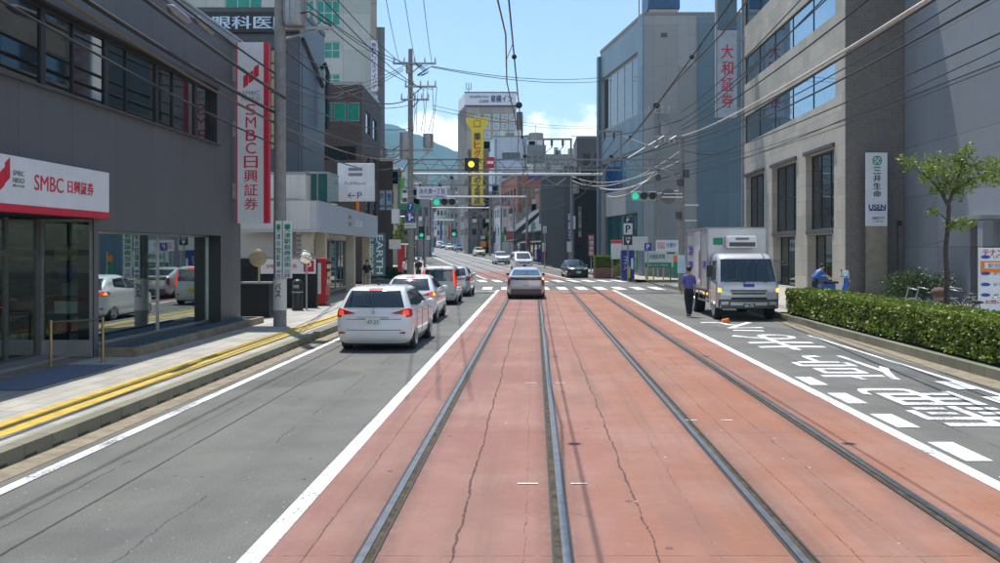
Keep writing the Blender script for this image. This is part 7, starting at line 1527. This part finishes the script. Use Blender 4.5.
# ------------------------------------------------------------------ people
def person(label, loc, rotz, h=1.7, shirt='white', trousers='black', stride=.0, arms=((.0, .0), (.0, .0)), lean=0.0, skirt=False, elbows=(0.15, .15), long_hair=False, sit=False, sleeves=True):
    """arms: forward swing of each upper arm (radians, left/right); elbows: bend"""
    t = thing('person', label, 'person', loc, rotz); ORG[t] = Vector((0, 0, 0)); k = h/1.72
    V = lambda x, y, z: Vector((x*k, y*k, z*k))
    def bend(v): 
        z0 = .93*k; q = v.z-z0
        if q <= 0: return v
        return Vector((v.x, v.y+q*math.sin(lean), z0+q*math.cos(lean)))
    J, E, idx = [], [], {}
    def add(n, v, r, par=None, b=True):
        idx[n] = len(J); J.append((bend(v) if b else v, r*k))
        if par: E.append((idx[par], idx[n]))
    add('pelvis', V(0, 0, .93), .115); add('waist', V(0, 0, 1.08), .11, 'pelvis'); add('chest', V(0, .0, 1.28), .135, 'waist'); add('neck', V(0, 0, 1.45), .055, 'chest'); add('jaw', V(0, .03, 1.54), .068, 'neck'); add('head', V(0, .01, 1.62), .088, 'jaw'); add('crown', V(0, -.005, 1.685), .065, 'head'); add('nose', V(0, .105, 1.59), .014, 'head')
    for s, nm_ in ((-1, 'L'), (1, 'R')):
        i = 0 if s < 0 else 1; sw = arms[i][0]; ab = arms[i][1]; el = elbows[i]
        add('ear'+nm_, V(s*.088, .0, 1.60), .014, 'head')
        sh_ = V(s*.165, 0, 1.395); add('sh'+nm_, sh_, .058, 'chest')
        d1 = Vector((s*math.sin(.10+ab), math.sin(sw), -math.cos(sw)*math.cos(.1+ab))).normalized(); e_ = sh_+d1*.29*k; add('el'+nm_, e_, .043, 'sh'+nm_)
        d2 = Vector((s*math.sin(ab*.3), math.sin(sw+el), -math.cos(sw+el))).normalized(); w_ = e_+d2*.25*k; add('wr'+nm_, w_, .028, 'el'+nm_)
        pm = w_+d2*.07*k; add('pa'+nm_, pm, (.030), 'wr'+nm_)
        sd_ = Vector((0, 1, 0)) if abs(d2.y) < .7 else Vector((0, 0, 1))
        for f in range(4): 
            b0 = pm+sd_*(-.024+.016*f)*k; add('f%d' % f+nm_, b0+d2*.045*k, .009, 'pa'+nm_); add('g%d' % f+nm_, b0+d2*(.075-.006*abs(f-1.5))*k-Vector((s*.02, 0, 0))*k, .007, 'f%d' % f+nm_)
        add('th'+nm_, pm+sd_*.045*k-d2*.015*k, .010, 'pa'+nm_); add('ti'+nm_, pm+sd_*.055*k+d2*.02*k, .008, 'th'+nm_)
        lg = stride*(s); hp = V(s*.085, 0, .87); add('hp'+nm_, hp, .09, 'pelvis', False)
        if sit: kn = hp+V(s*.06, .40, .02); an = kn+V(0, .0, -.42)
        else: kn = hp+Vector((s*.01*k, math.sin(lg)*.40*k, -math.cos(lg)*.40*k)); an = kn+Vector((0, math.sin(lg-max(0, -lg)*.9-.04)*.40*k, -math.cos(lg-max(0, -lg)*.9)*.40*k))
        add('kn'+nm_, kn, .058, 'hp'+nm_, False); add('an'+nm_, an, .038, 'kn'+nm_, False); add('to'+nm_, an+V(0, .13, -.045), .035, 'an'+nm_, False)
    skinned('body', J, E, 'skin', t)
    mn_ = min(J[idx['an'+q]][0].z for q in 'LR')-.075*k
    def sub(names, edges, grow, name, m):
        jj = [(J[idx[n]][0], J[idx[n]][1]*g) for n, g in zip(names, grow)]; ii = {n: i for i, n in enumerate(names)}
        return skinned(name, jj, [(ii[a], ii[b]) for a, b in edges], m, t)
    nm = ['pelvis', 'waist', 'chest', 'shL', 'elL', 'shR', 'elR']
    sub(nm, [('pelvis', 'waist'), ('waist', 'chest'), ('chest', 'shL'), ('shL', 'elL'), ('chest', 'shR'), ('shR', 'elR')], [1.45, 1.36, 1.2, 1.3, 1.35, 1.3, 1.35], 'shirt', shirt)
    nm = ['waist', 'pelvis', 'hpL', 'knL', 'anL', 'hpR', 'knR', 'anR']
    sub(nm, [('waist', 'pelvis'), ('pelvis', 'hpL'), ('hpL', 'knL'), ('knL', 'anL'), ('pelvis', 'hpR'), ('hpR', 'knR'), ('knR', 'anR')], [1.1, 1.28, 1.18, 1.25, 1.5, 1.18, 1.25, 1.5], 'trousers', trousers)
    for q in 'LR': sub(['an'+q, 'to'+q], [('an'+q, 'to'+q)], [1.15, 1.3], 'shoe', 'black')
    b = MB(); hd = J[idx['head']][0]; b.ball((hd.x, hd.y-.018*k, hd.z+.03*k), (.096*k, .10*k, .098*k), 14)
    if long_hair: b.ball((hd.x, hd.y-.06*k, hd.z-.08*k), (.09*k, .06*k, .15*k), 12)
    obj('hair', b, 'hair', t, smooth=60)
    for sx in (-1, 1): b = MB(); b.ball((hd.x+sx*.033*k, hd.y+.083*k, hd.z-.005*k), .011*k, 8); obj('eye', b, 'black', t)
    b = MB(); b.ball((hd.x, hd.y+.088*k, hd.z-.072*k), (.024*k, .008*k, .006*k), 8); obj('mouth', b, 'red_sign', t)
    t.location.z -= mn_
    return t
M['shirt_purple'] = mat('shirt_purple', (.115, .115, .36), .8, var=.12, vs=10); M['trouser_navy'] = mat('trouser_navy', (.018, .02, .03), .85); M['shirt_white'] = mat('shirt_white', (.62, .63, .65), .8); M['skirt_beige'] = mat('skirt_beige', (.35, .31, .25), .85); M['shirt_blue'] = mat('shirt_blue', (.03, .12, .42), .8)
person('man in purple-blue short-sleeved shirt and dark trousers walking beside the box truck', (5.28, 31.9, 0), R(8), 1.74, 'shirt_purple', 'trouser_navy', stride=.20, arms=((.15, .05), (-.1, .05)), elbows=(.25, .2))
d = 60; person('person in white shirt by the red banner on the left pavement', (X(406, 56), 56, .15), R(10), 1.7, 'shirt_white', 'trouser_navy', stride=.1)
person('person in dark clothes standing on the left pavement right of the tall pole', (X(418.5, 57), 57, .15), R(170), 1.68, 'black', 'black', stride=.06, arms=((.3, 0), (.1, 0)), elbows=(.9, .2))
person('woman in black top and beige trousers walking past the pale blue banner board', (X(367, 50), 50, .15), R(180), 1.62, 'black', 'skirt_beige', stride=.16, arms=((.1, .1), (-.1, .1)), long_hair=True)
d = 40.0; person('person in blue bending over the blue delivery scooter behind the hedge', (X(815, 39), 39, .15), R(-75), 1.65, 'shirt_blue', 'trouser_navy', lean=.55, arms=((.9, .1), (.7, .1)), elbows=(.4, .5))
# ------------------------------------------------------------------ scooter and bicycles
def wheel_ring(b, c, r, w, n=24): return b.tube([(c[0], c[1]+r*math.cos(k*2*math.pi/n), c[2]+r*math.sin(k*2*math.pi/n)) for k in range(n+1)], w, 6)
sc = thing('delivery_scooter', 'blue delivery scooter with a blue rear box and mirrors behind the hedge', 'scooter', (X(836, 39.6), 39.6, .15), R(-80)); ORG[sc] = Vector((0, 0, 0))
for y in (-.62, .62): b = MB(); b.tube([(-.05, y, .22), (.05, y, .22)], .22, 20); obj('wheel', b, 'rubber', sc)
M['scooter_blue'] = mat('scooter_blue', (.02, .10, .38), .3, coat=.7)
b = MB(); b.box(-.17, .17, -.75, -.1, .42, .72); b.box(-.15, .15, -.15, .35, .28, .36); b.tube([(0, .35, .34), (0, .5, .7), (0, .44, .98)], [.14, .15, .08], 10); obj('body', b, 'scooter_blue', sc, bevel=.03)
b = MB(); b.box(-.16, .16, -.5, .05, .722, .82); obj('seat', b, 'black', sc, bevel=.03)
b = MB(); b.box(-.24, .24, -.98, -.48, .84, 1.16); obj('rear_box', b, 'scooter_blue', sc, bevel=.03); b = MB(); b.box(-.245, .245, -.985, -.475, 1.05, 1.08); obj('box_lid_seam', b, 'white', sc)
b = MB(); b.tube([(-.32, .36, 1.02), (0, .44, 1.0), (.32, .36, 1.02)], .02, 8); obj('handlebar', b, 'black', sc)
for sx in (-1, 1): b = MB(); b.tube([(sx*.22, .4, 1.02), (sx*.32, .42, 1.24)], .01, 6); b.ball((sx*.34, .42, 1.28), (.07, .015, .045), 10); obj('mirror', b, 'black', sc)
b = MB(); b.box(-.22, .22, .47, .49, .95, 1.28); obj('windscreen', b, 'letter_blue', sc, bevel=.01)
b = MB(); b.tube([(0, .5, .8), (0, .6, .8)], .08, 12); obj('headlamp', b, 'lamp_clear', sc)
def bicycle(label, loc, rotz, frame='frame_alu', basket=True, cover=None):
    t = thing('bicycle', label, 'bicycle', loc, rotz, 'parked bicycles'); ORG[t] = Vector((0, 0, 0)); r = .33
    for y in (-.52, .53):
        b = MB(); wheel_ring(b, (0, y, r), r-.015, .018); wl_ = obj('wheel', b, 'rubber', t)
        b = MB(); wheel_ring(b, (0, y, r), r-.04, .010)
        for k in range(12): a = k*math.pi/6; b.tube([(0, y, r), (0, y+(r-.04)*math.cos(a), r+(r-.04)*math.sin(a))], .003, 3)
        obj('rim', b, 'rim', wl_)
        b = MB(); b.tube([(0, y+(r+.03)*math.cos(a), r+(r+.03)*math.sin(a)) for a in [q*.25+(.6 if y > 0 else .5) for q in range(9)]], .022, 5); obj('mudguard', b, 'frame_alu', t)
    b = MB()
    for p, q in (((0, -.12, .28), (0, .36, .72)), ((0, -.12, .28), (0, -.22, .74)), ((0, -.12, .28), (0, -.52, r)), ((0, -.2, .66), (0, -.52, r)), ((0, -.17, .5), (0, .38, .62))): b.tube([p, q], .017, 8)
    obj('frame', b, frame, t, smooth=50)
    b = MB(); b.tube([(0, .53, r), (0, .44, .66), (0, .36, .95), (0, .35, 1.0)], .016, 8); obj('fork', b, 'frame_alu', t, smooth=50)
    b = MB(); b.tube([(-.27, .12, .98), (-.24, .22, 1.0), (-.06, .36, 1.03), (.06, .36, 1.03), (.24, .22, 1.0), (.27, .12, .98)], .013, 8); obj('handlebar', b, 'frame_alu', t, smooth=50)
    b = MB(); b.tube([(0, -.22, .72), (0, -.25, .86)], .014, 6); b.ball((0, -.27, .88), (.09, .14, .04), 10); obj('saddle', b, 'black', t)
    if basket:
        b = MB(); 
        for z in (.72, .80, .88, .96): b.tube([(-.16, .46, z), (.16, .46, z), (.17, .74, z), (-.17, .74, z), (-.16, .46, z)], .006, 4)
        for x, y in [(-.16+.08*k, q) for k in range(5) for q in (.46, .74)]+[(s*.165, .46+.07*k) for k in range(5) for s in (-1, 1)]: b.tube([(x, y, .72), (x, y, .96)], .005, 4)
        obj('basket', b, 'brass' if cover else 'steel_dark', t)
    b = MB(); b.disc((.05, -.12, .28), (1, 0, 0), .09, .01, 16); b.bar((.07, -.12, .28), (.07, -.0, .16), .02); b.box(.05, .15, -.03, .05, .14, .165); obj('crank', b, 'rim', t)
    b = MB(); b.box(-.07, .07, -.75, -.35, .70, .72); b.bar((.05, -.7, .7), (.05, -.52, r), .01); b.bar((-.05, -.7, .7), (-.05, -.52, r), .01); obj('carrier', b, 'frame_alu', t)
    if cover: b = MB(); b.ball((0, .6, .92), (.24, .26, .16), 12); obj('cover', b, cover, t, smooth=60)
    return t
M['cover_brown'] = mat('cover_brown', (.10, .055, .045), .8); M['teal_frame'] = mat('teal_frame', (.02, .28, .33), .35, coat=.5)
d = 27.5
bicycle('silver bicycle leftmost behind the hedge, wheel showing left of the tree', (X(921, d), d, .15), R(70), 'frame_alu', False)
bicycle('grey bicycle directly behind the street tree trunk', (X(938, d), d+.5, .15), R(80), 'galv', False)
bicycle('bicycle with a brown covered basket right of the tree trunk', (X(962, d-.8), d-.8, .15), R(75), 'steel_dark', True, 'cover_brown')
bicycle('dark bicycle with upright silver handlebars behind the brown covered one', (X(968, d), d+.7, .15), R(115), 'steel_dark', False)
bicycle('teal bicycle with a wire basket before the tenant notice board', (X(990, 22.5), 22.5, .15), R(-100), 'teal_frame', True)
# ------------------------------------------------------------------ signs and street things on the right
d = 24.6; t = thing('notice_board', 'white standing notice board with red headline and blue ovals at right edge', 'sign', (X(995, d), d, .15)); f1 = FS(X(979.5, d), d); wd = 1.25
b = MB(); f1.box(b, 0, wd, .25, Z(248, d), 0, .08); obj('panel', b, 'sign_white', t, bevel=.01)
for a in (.06, wd-.1): b = MB(); f1.box(b, a, a+.05, .15, 1.5, .081, .13); obj('leg', b, 'galv', t)
txt(f1, t, 'テナント募集', wd/2+.02, Z(252.5, d), wd*.9, .19, 'red_plain', bold=.04); b = MB(); f1.box(b, .03, wd-.03, Z(272.5, d), Z(261, d), -.01, -.001); obj('orange_field', b, 'orange', t); b = MB(); f1.box(b, .13, wd-.1, Z(268.5, d), Z(262.5, d), -.018, -.011); obj('pale_field', b, 'sign_white', t); txt(f1, t, '駅前好立地', .62, Z(265.5, d), .8, .12, 'grey_text', dep=-.026)
for i, py_ in enumerate((257, 273.5, 284.5, 295)):
    b = MB(); b.add([f1.P(.16+.12*math.cos(q*.3142), Z(py_, d)+.045*math.sin(q*.3142), -.02) for q in range(20)]+[f1.P(.16+.12*math.cos(q*.3142), Z(py_, d)+.045*math.sin(q*.3142), -.0) for q in range(20)], [tuple(range(20))]+[(q, (q+1) % 20, (q+1) % 20+20, q+20) for q in range(20)]); obj('blue_oval', b, 'blue_sign', t); txt(f1, t, ['1F 店舗', '2F 事務所', '3F 事務所', '4F 空室'][i], .62, Z(py_, d), .5, .09, 'grey_text')
txt(f1, t, 'お問い合わせ', .6, Z(302, d), .9, .11, 'red_plain')
d = 66; x = X(628, d); t = thing('parking_totem', 'black and white parking totem with a big P on a thin pole', 'sign', (x, d, .15)); f1 = FS(X(623.7, d), d); wd = 8.6/F*d
b = MB(); b.tube([(x, d+.1, .1), (x, d+.1, Z(217, d))], .06, 8); obj('pole', b, 'galv', t)
for p0, p1, m_ in ((217, 223, 'black'), (223.3, 234.5, 'sign_white'), (235, 245, 'black')): board(t, f1, 0, wd, Z(p1, d), Z(p0, d), m_)
txt(f1, t, 'P', wd/2, Z(229, d), .34, .55, 'black', bold=.05); txt(f1, t, 'P', wd/2, Z(220, d), .2, .26, 'white', bold=.04); txt(f1, t, '24h', wd/2, Z(238, d), .4, .2, 'white'); b = MB(); b.add([f1.P(a, z, q) for q in (-.02, -.001) for a, z in ((wd*.25, Z(240.5, d)), (wd*.75, Z(240.5, d)), (wd*.5, Z(244, d)))], [(0, 1, 2), (3, 5, 4)]); obj('arrow', b, 'white', t)
t, f1, wd = sign_on('pale grey-green board behind the parking totem pole', 623, 648, 236.5, 250.5, 70, 'offwhite', 'billboard'); b = MB(); f1.box(b, .1, .2, .15, Z(250.6, 70), .06, .14); f1.box(b, wd-.2, wd-.1, .15, Z(250.6, 70), .06, .14); obj('leg', b, 'galv', t)
t, f1, wd = sign_on('small blue P sign with white letter left of the green striped hoarding', 644.5, 651.5, 243, 250.5, 66, 'blue_sign', 'parking_sign'); txt(f1, t, 'P', wd/2, Z(246.8, 66), .22, .36, 'white', bold=.05); b = MB(); f1.box(b, wd*.4, wd*.55, .15, Z(250.6, 66), .06, .12); obj('post', b, 'galv', t)
d = 63.5; 
d = 68; t = thing('kiosk', 'tall blue vending kiosk with white lettering at the corner lot', 'kiosk', (X(627, d), d, .12)); x0, x1 = X(621.5, d), X(634.5, d); b = MB(); b.box(x0, x1, d, d+.8, .12, Z(250, d)); obj('cabinet', b, 'navy', t, bevel=.03); f1 = FS(x0, d); txt(f1, t, 'コイン', .28, 1.35, .22, 1.0, 'white', vertical=True); b = MB(); f1.box(b, .5, .62, .25, 1.1, -.05, -.002); obj('yellow_post', b, 'yellow_sign', t); b = MB(); f1.box(b, .7, .86, .9, 1.7, -.02, -.002); obj('slot_panel', b, 'letter_blue', t)
t, f1, wd = sign_on('whitish rental board with a red header by the corner hedge', 611, 622, 240, 259, 73, 'offwhite', 'rental_board'); b = MB(); f1.box(b, 0, wd, Z(243.5, 73), Z(240.3, 73), -.02, -.002); obj('red_header', b, 'red_sign', t); b = MB(); f1.box(b, .05, .13, .1, Z(259.1, 73), .06, .12); f1.box(b, wd-.13, wd-.05, .1, Z(259.1, 73), .06, .12); obj('leg', b, 'galv', t)
# hoarding with green stripes and legs
d = 66.5; t = thing('site_hoarding', 'white hoarding with green stripe and lettering on legs in front of the grey tower', 'hoarding', (X(662, d), d, .13)); f1 = FS(X(645, d), d); wd = 40/F*d
board(t, f1, 0, wd, Z(267, d), Z(251, d), 'sign_white'); b = MB(); f1.box(b, 0, wd*.66, Z(267.5, d), Z(262.5, d), -.03, -.002); obj('green_stripe', b, 'green_sign', t)
txt(f1, t, '月極駐車場', wd*.30, Z(256.5, d), wd*.4, .36, 'green_sign', bold=.03); txt(f1, t, '空あります お問合せ', wd*.33, Z(265, d), wd*.5, .18, 'white', dep=-.045); b = MB(); f1.box(b, wd*.55, wd*.75, Z(254, d), Z(252, d), -.02, -.002); obj('green_tab', b, 'green_sign', t)
for q in (.02, .2, .45, .62): b = MB(); f1.box(b, wd*q, wd*q+.09, .1, Z(267.1, d), .01, .09); obj('leg', b, 'yellow_sign' if q < .5 else 'green_sign', t)
t, f1, wd = sign_on('pinkish-white advertising panel behind the green striped hoarding', 656, 681, 240, 251, 71, 'sign_white', 'advert_panel'); txt(f1, t, '分譲中', wd*.6, Z(245, 71), wd*.4, .4, 'blue_sign'); b = MB(); f1.box(b, .1, wd*.35, Z(249, 71), Z(242, 71), -.02, -.002); obj('pink_field', b, 'pink' if 'pink' in M else 'letter_pale', t); b = MB(); f1.box(b, .1, .2, .1, Z(251.1, 71), .06, .14); f1.box(b, wd-.2, wd-.1, .1, Z(251.1, 71), .06, .14); obj('leg', b, 'galv', t)
t = thing('nobori_banner', 'green and orange banner on a pole left of the truck', 'banner', (X(676, 60), 60, .13)); f1 = FS(X(673.5, 60), 60); board(t, f1, 0, .3, .5, 1.55, 'green_sign', 'cloth', .03); board(t, f1, 0, .3, 1.553, 1.95, 'orange', 'cloth', .03); b = MB(); b.tube([f1.P(.33, .13, .02), f1.P(.33, 2.2, .02)], .02, 6); obj('pole', b, 'white', t)
# far right small signs
for lab, a, b_, p0, p1, d, m_, s_, sm, post in (('red vertical shop sign on a post before the slit block', 588, 594.5, 234, 257, 84, 'red_dark' if 'red_dark' in M else 'lamp_red', '料理旅館', 'white', True), ('pale blue square sign hung by the pole at the slit block', 571.5, 575.5, 216, 229, 88, 'letter_blue', None, None, False), ('purple vertical sign left of the pale blue square one', 567.5, 571, 211, 241, 89, 'navy', '和菓子', 'white', False),
    ('small white plate under the purple vertical sign', 567, 571.5, 241.5, 252, 87, 'offwhite', None, None, True), ('pale blue shop sign under the awning of the black house', 552, 559.5, 238, 248, 104, 'letter_blue', '茶', 'navy', True), ('deep blue upright sign by the far end of black house', 536.5, 541.5, 249, 262, 108, 'navy', None, None, True), ('white and blue vertical sign on the far right shops', 484, 487, 222, 240, 175, 'navy', '薬局', 'white', True), ('orange upright banner on the far right pavement', 488, 492, 232, 247, 168, 'orange', None, None, True), ('white pennant leaning by the far right shops', 489.5, 493.5, 221, 235, 178, 'white', None, None, True), ('dark maroon board among the far right shops', 506, 515, 231, 242, 140, 'lamp_red', None, None, True), ('green shop plate among the far right shops', 501, 504.5, 232, 242, 138, 'green_sign', None, None, True), ('long blue sign high on the far brick frontage', 493, 495.5, 231, 243, 160, 'navy', None, None, True), ('small bright plate under the red brick block', 520, 524, 236, 243, 142, 'white', None, None, True)):
    t, f1, wd = sign_on(lab, a, b_, p0, p1, d, m_, 'shop_sign', th=.12)
    if s_: txt(f1, t, s_, wd/2, (Z(p0, d)+Z(p1, d))/2, wd*.7, (p1-p0)/F*d*.9, sm, vertical=True, bold=.03)
    if post: b = MB(); b.tube([f1.P(wd/2, Zt(d)-.0, .18), f1.P(wd/2, Z(p0, d), .18)], .05, 6); obj('post', b, 'galv', t)
for lab, px_, d, m1, m2 in (('red and white flag banner by the black timber house', 546.5, 104, 'red_plain', 'white'), ('red banner behind the person in white on the left pavement', 405.5, 60, 'red_plain', 'red_plain')):
    x = X(px_, d); t = thing('nobori_banner', lab, 'banner', (x, d, Zt(d))); f1 = FS(x, d); b = MB(); b.tube([(x, d, Zt(d)), (x, d, Zt(d)+2.7)], .025, 6); obj('pole', b, 'white', t); board(t, f1, -.5, -.03, Zt(d)+1.6, Zt(d)+2.6, m2, 'cloth', .03); board(t, f1, -.5, -.03, Zt(d)+.9, Zt(d)+1.597, m1, 'cloth', .03)
# left far small signs
for lab, a, b_, p0, p1, d, m_ in (('blue and white upright sign on the left pavement far on', 400, 403, 252, 262, 74, 'navy'), ('white vertical sign on the far left shops', 396, 399.5, 224, 238, 108, 'sign_white')):
    t, f1, wd = sign_on(lab, a, b_, p0, p1, d, m_, 'shop_sign', th=.12); b = MB(); b.tube([f1.P(wd/2, Zt(d), .18), f1.P(wd/2, Z(p0, d), .18)], .05, 6); obj('post', b, 'galv', t)
